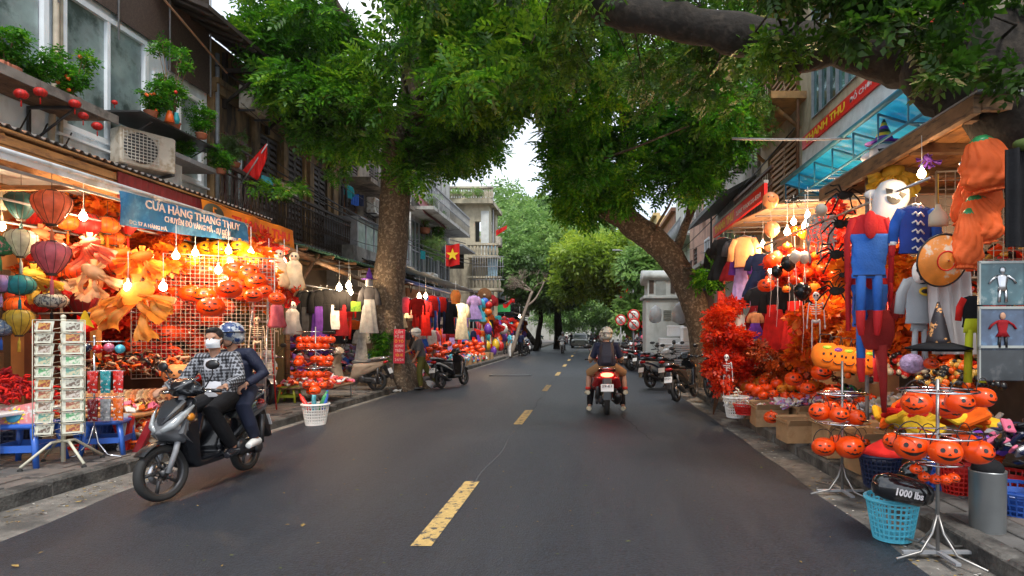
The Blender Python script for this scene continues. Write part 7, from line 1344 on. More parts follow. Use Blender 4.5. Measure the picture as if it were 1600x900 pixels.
t = thing('witch_hat', 'black witch hat with orange pumpkin print hanging before the white drape', 'hat', P(1466, 543, 5.1), 0); O('crown', MB().lathe([(.1, .02), (.085, .08), (.05, .24), (.01, .38)], 20), mat('hat_print', (.02,.015,.02), .6, col2=(.75,.35,.12), s2=11, lo=.56, hi=.6), t); O('brim', MB().lathe([(.25, -.01), (.25, .0), (.1, .03), (.09, .0), (.24, -.02)], 24, Sc(1, 1, 1.4)), cl('black'), t)
t = thing('tulle_toy', 'lilac tulle bundle below the witch hat', 'bundle', P(1425, 568, 5.5)); O('bundle', MB().ell((0, 0, 0), (.11, .08, .09), 16, 10, None), mat('lilac_tulle', (.5,.35,.55), .8, var=.4, scale=30, bump=1, bscale=60), t)
pumpkin('small red orange pumpkin pouch beside the lilac tulle', P(1455, 568, 5.4), .13, 0, False, PR, 'pumpkin lanterns at the right shop')
t = thing('mask', 'black and white plain theatre mask pinned over the grey pyjama top', 'mask', P(1437, 425, 5.35)); O('face', MB().ell((0, 0, 0), (.07, .03, .1), 14, 9), cl('white'), t); [O('eye', MB().ell((s_*.028, -.027, .015), (.016, .01, .022), 6, 5), BLK, t) for s_ in (-1, 1)]; O('mouth', MB().ell((0, -.026, -.045), (.016, .01, .03), 6, 5), BLK, t)
# orange pumpkin costumes
OC = mat('costume_orange', (.85,.13,.02), .75, var=.15, bump=.3, bscale=20)
for i, (x, y, Y, w_, h_) in enumerate([(1540, 258, 5.0, 66, 84), (1530, 345, 5.15, 56, 74), (1512, 375, 5.1, 40, 90), (1535, 300, 5.2, 50, 80), (1512, 310, 5.3, 36, 90)]):
    t = thing('pumpkin_costume', 'puffy orange pumpkin costume with green collar, %s' % ['topmost at the right', 'second from the top at the right', 'lowest, left of the others', 'half hidden behind the topmost', 'narrow one by the metal post'][i], 'costume', P(x, y, Y), rnd.uniform(-20, 10), 'pumpkin costumes at the right edge', rot=(0, R(rnd.uniform(-14, 14)), 0)); a_, b_ = w_*Y/F/2*1.12, h_*Y/F/2
    O('body', MB().lathe(dense([(a_*.3, b_), (a_*.6, b_*.85), (a_*.85, b_*.5), (a_*1.02, b_*.1), (a_*1.0, -b_*.3), (a_*1.08, -b_*.6), (a_*.8, -b_*.85), (a_*.6, -b_*.88), (a_*.7, -b_)], 3), 80, Sc(1, .6, 1), fn=lambda a, z: .9+.17*abs(sin(a*6+2.2*sin(z*13+a)))+.05*sin(a*3+z*24)+.03*sin(z*70+a*5)), OC, t); O('collar', MB().lathe([(a_*.25, b_*1.1), (a_*.55, b_*.9), (a_*.5, b_*.8)], 8, Sc(1, .6, 1), fn=lambda a, z: 1+.25*sin(a*4)), pl('green'), t)
t = thing('black_cloth', 'long black cape hanging at the right frame edge', 'cape', P(1592, 232, 4.6)); O('cloth', MB().grid(lambda u, v: (-.1+.34*u, .03*sin(u*20), -.74*v), 24, 6).grid(lambda u, v: (-.1+.34*u, .008+.03*sin(u*20), -.74*v), 24, 6), cl('black'), t); O('hood', MB().ell((.08, 0, .03), (.13, .06, .05), 12, 7), mat('dark_green_cloth', (.05,.08,.01), .9), t)
t = garment('trousers', 'acid yellow trousers hanging left of the bagged costumes', P(1523, 498, 5.0), 0, mat('acid_yellow', (.5,.52,.01), .8, var=.15), None, .58); t2_ = garment('shirt', 'black red and blue racing top above the acid yellow trousers', P(1520, 462, 5.1), 0, cl('black'), 'red', .5)
# bagged costumes
for i, (y, c, tx) in enumerate([(443, 'silver', 'silver robot figure'), (514, 'dkred', 'red skirted figure'), (568, 'dgrey', 'dark folded cape')]):
    t = thing('bagged_costume', 'transparent bag costume with printed card of a '+tx, 'bagged costume', P(1565, y, 4.75), -4, 'bagged costumes at the right edge'); O('card', MB().cbox((0, 0, 0), (.34, .02, .34 if i < 2 else .27), bev=.005), mat('card_print_%d' % i, [(.04,.1,.12), (.05,.08,.14), (.02,.025,.03)][i], .4, var=.5, scale=7, col2=[(.3,.36,.36), (.12,.25,.4), (.1,.1,.1)][i], s2=6, lo=.55, hi=.7, coat=.6), t)
    O('frame', MB().cbox((0, -.004, .165 if i < 2 else .13), (.35, .03, .02)).cbox((-.17, -.004, 0), (.012, .03, .33 if i < 2 else .26)).cbox((.17, -.004, 0), (.012, .03, .33 if i < 2 else .26)), mat('clear_edge', (.3,.32,.3), .2, coat=.5), t)
    if i < 2:
        m = met('silver', .3) if i == 0 else cl('dkred'); fgm = MB().ell((0, -.016, .1), (.022, .01, .028), 10, 7).lathe([(.035, .07), (.04, .02), (.026, -.03)], 10, T(0, -.014, 0) @ Sc(1, .3, 1))
        O('printed_head', MB().ell((0, -.016, .1), (.022, .01, .028), 10, 7), m if i == 0 else mat('skin_print', C['skin'], .6), t); O('printed_body', MB().lathe([(.03, .07), (.045, .05), (.03, -.02), (.04 if i == 0 else .055, -.06)], 10, T(0, -.014, 0) @ Sc(1, .3, 1)), m, t)
        for s_ in (-1, 1): O('printed_arm', MB().tube([(s_*.035, -.014, .06), (s_*.08, -.014, .03), (s_*.1, -.014, .0)], .009, 5), m, t); O('printed_leg', MB().tube([(s_*.02, -.014, -.05), (s_*.025, -.014, -.1), (s_*.025, -.014, -.145)], .012, 5), m if i == 0 else BLK, t)
# black inflatable dumbbell "1000 lbs"
t = thing('inflatable_weight', 'glossy black inflatable weight lettered 1000 lbs lying in the sky blue basket', 'inflatable weight', P(1410, 765, 4.5), rot=(0, R(12), 0)); O('skin', MB().lathe([(.02, -.22), (.07, -.2), (.1, -.12), (.105, 0), (.1, .12), (.07, .2), (.02, .22)], 22, Ry(90)), mat('inflatable_black', (.01,.01,.012), .12, var=.05, coat=.8), t); O('lettering', text('1000 lbs', .07, TF_, .002, .2, .002), WLET, t, (.0, -.103, -.01))
t = thing('inflatable_weight', 'second black inflatable behind the lettered one', 'inflatable weight', P(1430, 735, 4.75), rot=(0, R(-20), 0)); O('skin', MB().ell((0, 0, 0), (.13, .09, .08), 16, 10), mat('inflatable_black', C['black']), t)
t = thing('steel_bin', 'tall galvanised steel bin holding dark umbrellas at the right kerb', 'bin', (G(1545, 850).x, 4.6, 0)); t.location = Vector(((1543-VX)*4.6/F, 4.6, .06)); O('shell', MB().lathe([(.115, 0), (.12, .01), (.125, .48), (.128, .49), (.12, .48)], 24), mat('galvanised', (.32,.34,.35), .35, .7, var=.15, scale=3), t); O('contents', MB().ell((0, 0, .5), (.11, .11, .08), 12, 8), cl('black'), t)
for i, (x, y, Y, c, lo) in enumerate([(1595, 745, 5.0, 'blue', True), (1570, 750, 5.5, 'red', True), (1500, 755, 5.6, 'red', False), (1460, 750, 5.8, 'blue', False), (1530, 750, 5.9, 'dorange', False), (1375, 735, 5.9, 'navy', False)]): basket('%s plastic basket, %s from the left behind the nearest rack' % ({'dorange': 'orange'}.get(c, c), ordn((5, 4, 2, 1, 3, 0)[i])), (P(x, y, Y).x, Y, .11), c, 1, lo)
t = thing('folded_flag_hat', 'red conical pack with yellow star beside the lower pumpkin tier', 'pack', P(1385, 700, 5.4)); O('cloth', MB().lathe([(.2, -.05), (.16, .0), (.05, .07), (.01, .08)], 16), cl('red'), t); O('star', MB().cbox((.0, -.1, .045), (.09, .08, .01), Rx(-35) @ Rz(45)), YLET, t)
# styrofoam by the leaning tree
SF = mat('styrofoam', (.82,.84,.86), .8, var=.05, bump=.2); nn = 0
for (x, y, z, w_, d_, h_) in [(2.75, 21.5, .1, .75, .6, .6), (3.5, 21.2, .1, .8, .6, .6), (2.75, 21.5, .71, .7, .6, .5), (3.45, 21.3, .71, .75, .6, .55), (2.9, 22.3, .1, .8, .6, 1.3), (3.6, 22.1, 1.0, .7, .6, .8), (3.5, 21.3, 1.27, .65, .55, .5), (3.1, 22.4, 1.45, .55, .5, .4)]:
    t = thing('foam_box', 'white styrofoam box, %s in the stack between kiosk and leaning trunk' % ordn(nn), 'foam box', (x, y, z), rnd.uniform(-4, 4), 'styrofoam boxes by the kiosk'); O('case', MB().cbox((0, 0, h_/2), (w_, d_, h_*.98), bev=.015), SF, t); O('lid', MB().cbox((0, 0, h_-.04), (w_+.03, d_+.03, .06), bev=.01), SF, t); nn += 1
for k in range(12): t = thing('foam_sheet', 'thin white foam sheet, %s from the bottom of the low flat pile' % ordn(k), 'foam sheet', (3.2+rnd.uniform(-.05, .05), 18.6, .5+k*.065), rnd.uniform(-3, 3), 'foam sheets by the leaning trunk'); O('sheet', MB().cbox((0, 0, 0), (1.5, .8, .045), bev=.005), SF, t)
for i, (x, y) in enumerate([(1024, 492), (1062, 490)]):
    t = thing('plastic_bag', ['bulging white plastic bag hung on the kiosk front', 'white plastic bag tied beside the leaning trunk'][i], 'plastic bag', P(x, y, 22 if i == 0 else 18)); O('bag', MB().lathe([(.02, .35), (.18, .2), (.24, 0), (.2, -.22), (.08, -.3)], 14, fn=lambda a, z: 1+.1*sin(a*5+z*9)), mat('thin_plastic', (.6,.63,.66), .35, trans=.3, bump=.5, bscale=15), t)
# litter by the left trunk and bags
t = thing('plastic_bag', 'white tied plastic bag on the ground between man and trunk', 'plastic bag', G(668, 607)+Vector((0, .1, .0))); O('bag', MB().ell((0, 0, .1), (.18, .14, .12), 12, 8), mat('thin_plastic', C['white']), t); t = thing('plastic_bag', 'flattened clear plastic bag lying at the trunk foot', 'plastic bag', G(608, 612)); O('bag', MB().grid(lambda u, v: (-.3+.6*u, -.1+.25*v, .03+.04*sin(u*14)*sin(v*9)), 14, 6), mat('thin_plastic', C['white']), t)
# ---------------------------------------------------------------- right far row
for i in range(44):
    Y = 26.5+i*.62; X = 3.5-rnd.uniform(0, .35); z = rnd.uniform(1.6, 2.7); k = rc.choice(['suit', 'dress', 'cape', 'shirt']); c0, c1 = rc.choice(cols), rc.choice(cols)
    garment(k, '%s and %s %s, %s past the kiosk in the right row' % ({'dkred': 'crimson', 'dgrey': 'charcoal'}.get(c0, c0), {'dkred': 'crimson', 'dgrey': 'charcoal'}.get(c1, c1), {'suit': 'costume'}.get(k, k), ordn(i)), (X, Y, z), rc.uniform(-75, -15), c0, c1, rc.uniform(.75, 1.05), 'costumes hanging along the right row')
for i in range(40):
    Y = 27+i*.7; t = thing('hanging_bundle', 'bundle of coloured party goods, %s in the far right row' % ordn(i), 'bundle', (3.0+rnd.uniform(-.2, .6), Y, rnd.uniform(.4, 2.6)), rnd.uniform(0, 90), 'bundles along the far right row', rnd.uniform(1, 1.7)); O('bag', MB().lathe([(.03, .2), (.12, .1), (.16, -.05), (.12, -.2), (.05, -.24)], 9, fn=lambda a, z: 1+.15*sin(a*3)), pl(rnd.choice(['red', 'orange', 'white', 'pink', 'red', 'cyan', 'yellow', 'dorange'])), t)
for i, (X, Y, s_) in enumerate([(3.1, 30, 3), (3.0, 34, 3.2), (-6.2, 44, 3), (-6.1, 38.5, 2.8)]): fish(['red crepe festoon high in the right row past the kiosk', 'red crepe festoon farther in the right row', 'red crepe festoon far in the left row', 'red crepe festoon beside the bare tree'][i], X*F/Y+VX, 500 if X > 0 else 505, Y, 28, 'red', 60+i, 8)

# ---------------------------------------------------------------- facade clutter
for i, (p, rz_, lb) in enumerate([((WL+.5, 14.9, 6.9), 90, 'grey air conditioner high on the ochre house wall'), ((WL+.6, 22.9, 6.0), 90, 'dusty air conditioner over the concrete parapet by the washing'), ((WRX-.5, 20.3, 7.0), -90, 'air conditioner on the grey concrete house above the dark canopy'), ((WRX-.4, 29, 6.9), -90, 'air conditioner on the pink trimmed house'), ((EX(764)+.35, 39.8, 7.2), 90, 'air conditioner on the street face of the cream block')]): aircon(lb, p, rz_, 'white' if i % 2 else 'cream', 1.0)
for i, (X, Y, z0, z1, c, lb) in enumerate([(WL+.12, 14.05, 3.6, 8, 'grey', 'grey downpipe at the near corner of the ochre house'), (WL+.12, 21.3, 3.6, 10, 'brown', 'rusty downpipe between ochre house and grey boxes'), (WL+.6, 27.4, 3.6, 11, 'white', 'white downpipe at the corner of the glazed house'), (WRX-.2, 15.5, 3.8, 12, 'brown', 'rusty pipe beside the stacked orange balconies'), (WRX-.2, 19.8, 3.8, 12, 'grey', 'grey pipe between orange balconies and grey house'), (WRX-.25, 26.4, 3.8, 10, 'dgrey', 'dark pipe at the far corner of the grey house'), (EX(764)+.1, 39.0, 3, 10.5, 'grey', 'stained downpipe on the corner of the cream block')]):
    t = thing('downpipe', lb, 'pipe', (X, Y, z0)); O('pipe', MB().tube([(0, 0, 0), (0, 0, z1-z0)], .045, 8), met(c, .6) if c == 'grey' else mat('pipe_'+c, C[c], .6, var=.3), t)
    for k in range(3): O('clamp', MB().lathe([(.056, -.02), (.056, .02)], 10, T(0, 0, .5+k*(z1-z0-.8)/2)), DARKM, t)
rq = random.Random(9)
for i in range(10):
    sd = -1 if i < 6 else 1; X = (WL+.95 if sd < 0 else WRX-.75)+rq.uniform(-.2, .2); z = 3.9+.5*(i if i < 6 else i-6)+rq.uniform(0, .2); y0 = rq.uniform(13, 18); y1 = y0+rq.uniform(9, 22); s_ = rq.uniform(.2, .7); a, b = Vector((X, y0, z)), Vector((X+rq.uniform(-.2, .3)*-sd, y1, z+rq.uniform(-.5, .5)))
    t = thing('overhead_cable', 'thin black cable slung along the %s house fronts, %s from the lowest' % (('left' if sd < 0 else 'right'), ordn(i if i < 6 else i-6)), 'cable', a, group='thin cables along the %s house fronts' % ('left' if sd < 0 else 'right')); O('wire', MB().tube([a.lerp(b, k/14)-a-Vector((0, 0, s_*4*(k/14)*(1-k/14))) for k in range(15)], .011, 4), WIRE, t)
def vine(label, reg, m, seed, per=36, fl=None):
    cen, rad = fill(reg, seed); t = thing('climbing_plant', label, 'climbing plant', cen[0]); O('leaves', npmesh('leaves', foliage(cen, rad, per, template(3, .09, .04, .16), seed)-np.array(cen[0]), 4), m, t)
vine('pale green creeper hanging from the stacked orange balconies', [(1165, 150, 1200, 215, 15.5, 16.5, 12, .3)], LFF, 81); vine('orange flowering plant on the pink trimmed house balcony', [(1062, 290, 1100, 312, 25.5, 27, 8, .35)], MLB, 82); vine('straggly green plants along the ironwork balcony top', [(340, 285, 480, 320, 13.2, 15.6, 9, .14)], LF1, 83, 20); vine('green plants over the glazed house balcony', [(655, 372, 690, 410, 29, 31, 12, .35)], LFF, 84); vine('grass and weeds along the roof balustrade of the cream block', [(700, 296, 770, 303, 37, 38, 9, .25)], LFF, 85, 24)
t = thing('street_grime_box', 'x', 'box', (0, 0, 0)) if False else None
for i, (X, Y, z, w_, h_, c) in enumerate([(3.45, 28.5, 3.4, 1.0, .5, 'red'), (3.3, 31.5, 3.2, 1.1, .45, 'yellow'), (3.4, 36, 3.5, 1.2, .5, 'blue'), (-6.3, 38, 3.5, 1.1, .5, 'red'), (-6.2, 43, 3.3, 1.1, .5, 'green'), (3.2, 41, 3.6, 1.3, .6, 'red')]):
    t = thing('sign_panel', '%s hanging shop sign panel facing the traffic, %s' % (c, ['first past the kiosk', 'second past the kiosk', 'third past the kiosk', 'past the cream block front on the left', 'farther along the left row', 'farthest on the right']  [i]), 'sign', (X, Y, z)); O('panel', MB().cbox((0, 0, 0), (w_, .06, h_), bev=.01), pl(c), t); O('bracket', MB().tube([(-w_/2, 0, h_/2+.05), (w_/2+.4, 0, h_/2+.05)], .02, 5), DARKM, t)
for i, (y0, y1, c) in enumerate([(27.5, 33, 'blue'), (33.5, 40, 'green'), (41, 48, 'orange')]):
    t = thing('tarp_awning', ['blue tarp awning past the kiosk', 'green tarp awning farther past the kiosk', 'orange tarp awning far along the right row'][i], 'awning', (4, (y0+y1)/2, 3.4)); O('sheet', MB().grid(lambda u, v: (5.4-2.4*v, y0+(y1-y0)*u, 3.9-.6*v*v+.04*sin(u*25)), 24, 5).grid(lambda u, v: (5.4-2.4*v, y0+(y1-y0)*u, 3.892-.6*v*v+.04*sin(u*25)), 24, 5), mat('tarp_'+c, C[c], .6, var=.2, trans=.2), t, w=True)
heap('right_row_goods', 'jumble of coloured goods on the ground along the right row past the kiosk', 'goods', ((2.75, 26, .1), (3.6, 46, 1.2)), 700, mm('red', 'white', 'purple', 'orange', 'blue', 'green', 'pink', 'beige', 'cyan'), .24, 92)
heap('left_shop_clutter', 'packed dark and bright costume packets under the black capes', 'goods', ((-8.2, 14.6, .2), (-7.2, 18.8, 1.7)), 520, mm('black', 'dkred', 'white', 'purple', 'orange', 'grey', 'lilac', 'red'), .17, 93)
heap('left_shop_clutter', 'red and silver packets low on the ground behind the four tier rack', 'goods', ((-7.6, 12.6, .1), (-6.9, 13.8, .6)), 120, mm('red', 'silver', 'black', 'orange'), .14, 94)
# ================================================================ vehicles
def wheelparts():
    r = .262; ty = MB().lathe([(r-.06, -.03), (r-.035, -.043), (r-.008, -.034), (r, 0), (r-.008, .034), (r-.035, .043), (r-.06, .03)], 32, Rx(90), cap=False)
    ri = MB().lathe([(r-.06, -.033), (r-.075, -.028), (r-.075, .028), (r-.06, .033)], 28, Rx(90), cap=False).lathe([(.035, -.05), (.035, .05)], 12, Rx(90))
    for k in range(5): a = R(72*k); ri.tube([(.03*cos(a), 0, .03*sin(a)), (.11*cos(a+.08), 0, .11*sin(a+.08)), ((r-.07)*cos(a), 0, (r-.07)*sin(a))], [.022, .016, .017], 6)
    di = MB().lathe([(.05, .04), (.105, .04), (.105, .045), (.05, .045)], 24, Rx(90), cap=False)
    for k in range(10): a = R(36*k); di.cbox((.078*cos(a), .0425, .078*sin(a)), (.02, .012, .02), Ry(-36*k))
    return ty.mesh('tyre'), ri.mesh('rim'), di.mesh('brake_disc')
WT = wheelparts(); WT[0].materials.append(RUB); WT[1].materials.append(DARKM); WT[2].materials.append(met('silver', .3))
def scmesh():
    d = {}
    b = MB().puff([(-.3, .78), (-.2, .66), (-.02, .56), (.2, .46), (.45, .36), (.62, .3), (.66, .4), (.6, .58), (.55, .72), (.1, .77)], [.05, .08, .11, .13, .15, .14, .15, .16, .16, .14], .085)
    b.cbox((.8, 0, .29), (.46, .3, .09), bev=.03)
    b.puff([(.95, .26), (1.05, .3), (1.12, .46), (1.21, .62), (1.2, .72), (1.1, .86), (1.02, .95), (.95, .93), (1.02, .72), (.98, .46)], [.14, .14, .16, .17, .17, .19, .13, .13, .19, .17], .035)
    b.puff([(1.08, .58), (1.26, .6), (1.33, .66), (1.26, .76), (1.12, .86), (1.06, .8)], [.16, .11, .07, .1, .15, .16], .03)
    d['body'] = bake(b, 'body', .014, 8, .7)
    f = MB().puff([(.86, .97), (.95, .94), (1.06, .96), (1.13, 1.02), (1.08, 1.1), (1.0, 1.13), (.9, 1.07)], [.09, .12, .12, .07, .1, .13, .12], .03); f.tube([(.97, -.2, 1.0), (.99, 0, 1.03), (.97, .2, 1.0)], .04, 8)
    d['handlebar_cover'] = bake(f, 'handlebar_cover', .012, 5)
    s = MB().puff([(.64, .76), (.56, .8), (.3, .79), (.18, .8), (.08, .86), (-.2, .88), (-.3, .84), (-.2, .79), (.1, .745), (.58, .71)], [.07, .11, .14, .14, .14, .11, .07, .1, .14, .12], .025); d['seat'] = bake(s, 'seat', .014, 5)
    fe = MB()
    for k in range(9):
        a0 = R(8+k*17); 
    fe.grid(lambda u, v: (1.28+(.29+.012*sin(pi*v))*cos(R(42+112*u)), (v-.5)*.13, .262+(.29+.012*sin(pi*v))*sin(R(42+112*u))), 18, 5).grid(lambda u, v: (1.28+(.285)*cos(R(42+112*u)), (v-.5)*.125, .262+.285*sin(R(42+112*u))), 18, 3); d['front_fender'] = fe.mesh('front_fender')
    d['fork'] = MB().tube([(1.1, .085, .78), (1.2, .085, .45), (1.28, .075, .262)], [.028, .026, .022], 8).tube([(1.1, -.085, .78), (1.2, -.085, .45), (1.28, -.075, .262)], [.028, .026, .022], 8).tube([(1.0, 0, 1.0), (1.1, 0, .72)], .035, 8).tube([(1.1, -.09, .76), (1.1, .09, .76)], .03, 8).mesh('fork')
    d['engine'] = MB().cbox((.12, .09, .3), (.5, .1, .16), Ry(-4), bev=.04).lathe([(.085, .13), (.09, .16), (.07, .18)], 18, T(.33, 0, .33) @ Rx(-90)).lathe([(.07, .13), (.075, .16), (.05, .175)], 18, T(-.0, 0, .27) @ Rx(-90)).cbox((.35, 0, .4), (.26, .18, .16), bev=.04).mesh('engine')
    d['exhaust'] = MB().tube([(.42, -.1, .22), (.25, -.15, .2), (.12, -.16, .22), (-.02, -.17, .28), (-.24, -.17, .38), (-.28, -.17, .395)], [.02, .022, .045, .06, .055, .03], 12).mesh('exhaust')
    d['exhaust_guard'] = MB().tube([(-.0, -.205, .31), (-.2, -.2, .385)], [.035, .03], 8, sq=(1, .6)).mesh('exhaust_guard')
    d['shock'] = MB().tube([(-.08, .14, .3), (-.12, .14, .62)], .03, 8).tube([(-.02, -.12, .3), (-.1, -.12, .62)], .028, 8).mesh('shock')
    d['rear_guard'] = MB().puff([(-.3, .7), (-.42, .45), (-.45, .32), (-.4, .32), (-.3, .45), (-.2, .62)], .07, .015).mesh('rear_guard')
    d['grip'] = MB().tube([(.96, -.22, 1.0), (.92, -.36, .99)], .019, 8).mesh('grip'); d['grip2'] = MB().tube([(.96, .22, 1.0), (.92, .36, .99)], .019, 8).mesh('grip')
    d['lever'] = MB().tube([(1.0, -.2, 1.0), (1.0, -.33, .99)], .007, 4).mesh('lever'); d['lever2'] = MB().tube([(1.0, .2, 1.0), (1.0, .33, .99)], .007, 4).mesh('lever')
    for s_, nm in ((-1, 'mirror'), (1, 'mirror2')): d[nm] = MB().tube([(.95, s_*.2, 1.03), (.93, s_*.27, 1.14), (.95, s_*.3, 1.22)], .007, 5).ell((.955, s_*.31, 1.25), (.03, .075, .048), 12, 8, Rz(s_*10)).mesh('mirror')
    d['headlight'] = MB().ell((1.235, 0, .685), (.075, .13, .06), 16, 10, Ry(-35)).mesh('headlight')
    d['indicator'] = MB().ell((1.13, .16, .76), (.05, .03, .04), 10, 6).mesh('indicator'); d['indicator2'] = MB().ell((1.13, -.16, .76), (.05, .03, .04), 10, 6).mesh('indicator')
    d['tail_light'] = MB().ell((-.27, 0, .755), (.06, .1, .04), 14, 8, Ry(20)).mesh('tail_light')
    d['number_plate'] = MB().cbox((-.385, 0, .53), (.01, .19, .14), Ry(22), bev=.004).mesh('number_plate')
    d['grab_rail'] = MB().tube([(.05, .13, .8), (-.2, .12, .86), (-.34, .06, .88), (-.35, 0, .885), (-.34, -.06, .88), (-.2, -.12, .86), (.05, -.13, .8)], .014, 7).mesh('grab_rail')
    d['side_stand'] = MB().tube([(.5, .12, .24), (.42, .3, .01)], .014, 6).mesh('side_stand')
    d['side_stripe'] = MB().puff([(-.22, .7), (.1, .6), (.45, .47), (.44, .5), (.1, .655), (-.22, .74)], .158, .004).mesh('side_stripe')
    d['shield_stripe'] = MB().puff([(1.1, .5), (1.2, .6), (1.14, .74), (1.06, .86), (1.09, .86), (1.19, .73), (1.245, .62)], .155, .004).mesh('side_stripe')
    for m in d.values():
        if not m.materials: m.materials.append(None)
    return d
SD = scmesh()
CLR = mat('headlamp_glass', (.35,.37,.38), .08, .2, var=.2, scale=20, coat=1); AMB = mat('amber_lens', (.7,.25,.02), .2, coat=.5)
TLON = bpy.data.materials.new('brake_light_lit'); TLON.use_nodes = True; q_ = TLON.node_tree.nodes['Principled BSDF']; q_.inputs['Base Color'].default_value = (.9,.05,.02,1); q_.inputs['Emission Color'].default_value = (1,.06,.03,1); q_.inputs['Emission Strength'].default_value = 9
def paintm(name, c, r=.25): return mat('scooter_'+name, c, r, var=.12, scale=9, coat=.45, bump=0)
def scooter(label, loc, rz, body, trim=None, plate=None, lit=False, steer=0, stand=True, stripe=None, lean=0, group='motor scooters', seatm=None):
    t = thing('scooter', label, 'scooter', loc, 0, group, rot=(R(lean), 0, R(rz))); trim = trim or BLK
    SM = T(1.1, 0, 0) @ Rz(steer) @ T(-1.1, 0, 0)
    def p(nm, m, key=None, st=False, par=None):
        o = bpy.data.objects.new(nm, SD[key or nm]); COL.objects.link(o); o.parent = par or t; o.material_slots[0].link = 'OBJECT'; o.material_slots[0].material = m
        if st: o.matrix_local = SM
        return o
    p('body', body); p('seat', seatm or mat('seat_vinyl', (.015,.015,.016), .5, bump=.2)); p('handlebar_cover', body, st=True); p('front_fender', trim, st=True); p('fork', met('grey', .5), st=True); p('engine', DARKM); p('exhaust', DARKM); p('exhaust_guard', CHROME); p('shock', DARKM); p('rear_guard', BLK)
    for k in ('grip', 'grip2', 'lever', 'lever2', 'mirror', 'mirror2'): p(k.rstrip('2'), BLK if k[0] != 'l' else CHROME, k, True)
    p('headlight', CLR); p('indicator', AMB, 'indicator'); p('indicator', AMB, 'indicator2'); p('tail_light', TLON if lit else mat('red_lens', (.45,.01,.01), .15, coat=.8)); p('grab_rail', CHROME if not stripe else stripe)
    pl_ = p('number_plate', mat('plate_white', (.7,.7,.7), .4))
    if plate:
        for j, tx in enumerate(plate): me = text(tx, .055, TF_, .001, .15, .001); me.transform(Rz(-90)); O('characters', me, BLK, pl_, (-.394-(.012 if j == 0 else -.012), 0, .56-j*.058))
    if stand: p('side_stand', DARKM)
    if stripe: p('side_stripe', stripe); p('side_stripe', stripe, 'shield_stripe')
    for x, st in ((0, False), (1.28, True)):
        w = bpy.data.objects.new('wheel', WT[0]); COL.objects.link(w); w.parent = t; w.matrix_local = (SM if st else Matrix()) @ T(x, 0, .262)
        for me in WT[1:]: o = bpy.data.objects.new(me.name.split('.')[0], me); COL.objects.link(o); o.parent = w
    return t
def Gx(px, py, dz=0): v = G(px, py); v.z = dz; return v
BLKP = paintm('black', (.006,.007,.01)); REDP = paintm('dark_red', (.28,.01,.012)); WHP = paintm('white', (.55,.57,.58)); BRZ = paintm('bronze', (.4,.31,.23), .3); SLV = paintm('silver', (.12,.125,.135)); NVP = paintm('navy', (.02,.035,.09)); GRNP = paintm('teal', (.02,.12,.12))
sc1 = scooter('black and grey scooter ridden toward the viewer by a masked man, left foreground', Vector((-3.94, 7.0, .005)), -91, BLKP, None, None, False, -14, False, SLV, 3)
O('front_cowl', bake(MB().puff([(1.12, .5), (1.24, .55), (1.36, .64), (1.3, .74), (1.16, .84), (1.12, .7)], [.13, .12, .06, .1, .14, .17], .03), 'front_cowl', .012, 9, .7), SLV, sc1); O('nose_panel', MB().puff([(1.2, .74), (1.33, .725), (1.3, .78), (1.2, .87), (1.12, .93), (1.1, .88)], [.1, .03, .06, .1, .12, .12], .015), BLKP, sc1); O('cowl_slot', MB().puff([(1.29, .74), (1.2, .83), (1.13, .9), (1.15, .83), (1.22, .75)], [.03, .06, .06, .06, .03], .01), BLK, sc1)
for s_ in (-1, 1): O('visor_stripe', MB().tube([(1.14, s_*.02, 1.04), (1.06, s_*.12, 1.09), (.95, s_*.135, 1.13)], [.008, .014, .008], 6), SLV, sc1); O('headlamp_wing', MB().tube([(1.355, s_*.03, .66), (1.3, s_*.1, .705), (1.2, s_*.15, .79), (1.1, s_*.18, .87)], [.022, .04, .03, .008], 10, sq=(1, .55)), CLR, sc1)
O('side_print', text('AIR', .07, TF_ @ Matrix.Identity(4), .001), WLET, sc1, (.3, -.158, .56)) if False else None
sc2 = scooter('dark red scooter with lit brake light carrying two riders up the middle of the road', Gx(948, 648), 90, REDP, None, ('29-E1', '501.21'), True, 4, False)
sc3 = scooter('bronze scooter parked facing the shops beside the left trunk', Vector(((590-VX)*15.6/F, 15.6, .1)), 172, BRZ, BRZ, None, lean=-8, seatm=mat('grey_seat', (.1,.1,.1), .5)); 
sc4 = scooter('black scooter with white side panel parked right of the walking man', Gx(690, 607), 72, BLKP, None, ('29-X5', '406.11'), stripe=WHP, lean=-7)
sc5 = scooter('white scooter parked in front of the olive board, left', Vector(((415-VX)*13.6/F-.1, 13.6, .1)), -60, WHP, WHP, None, lean=-7, steer=20)
sc6 = scooter('black and red scooter with white plate parked nearest at the right kerb', Gx(1058, 628), 62, BLKP, None, ('29-D1', '367.98'), lean=-8, stripe=None)
sc7 = scooter('black scooter with red side panels parked between the near one and the maple leaves', Vector((2.95, 12.7, .1)), 100, BLKP, None, None, stripe=paintm('red', (.35,.01,.01)), lean=-7)
sc8 = scooter('white and blue scooter parked second along the right kerb', Gx(1012, 606)+Vector((.1, 0, 0)), 48, WHP, NVP, None, lean=-8, stripe=NVP)
sc9 = scooter('grey scooter parked behind the white and blue one on the right', Gx(1000, 590)+Vector((.5, .6, 0)), 60, SLV, None, None, lean=-7)
sc10 = scooter('dark scooter parked third along the right kerb', Gx(984, 578), 55, BLKP, None, None, lean=-7)
dsm = [(SLV, 'silver'), (BLKP, 'black'), (NVP, 'navy'), (REDP, 'dark red'), (WHP, 'white'), (GRNP, 'teal')]
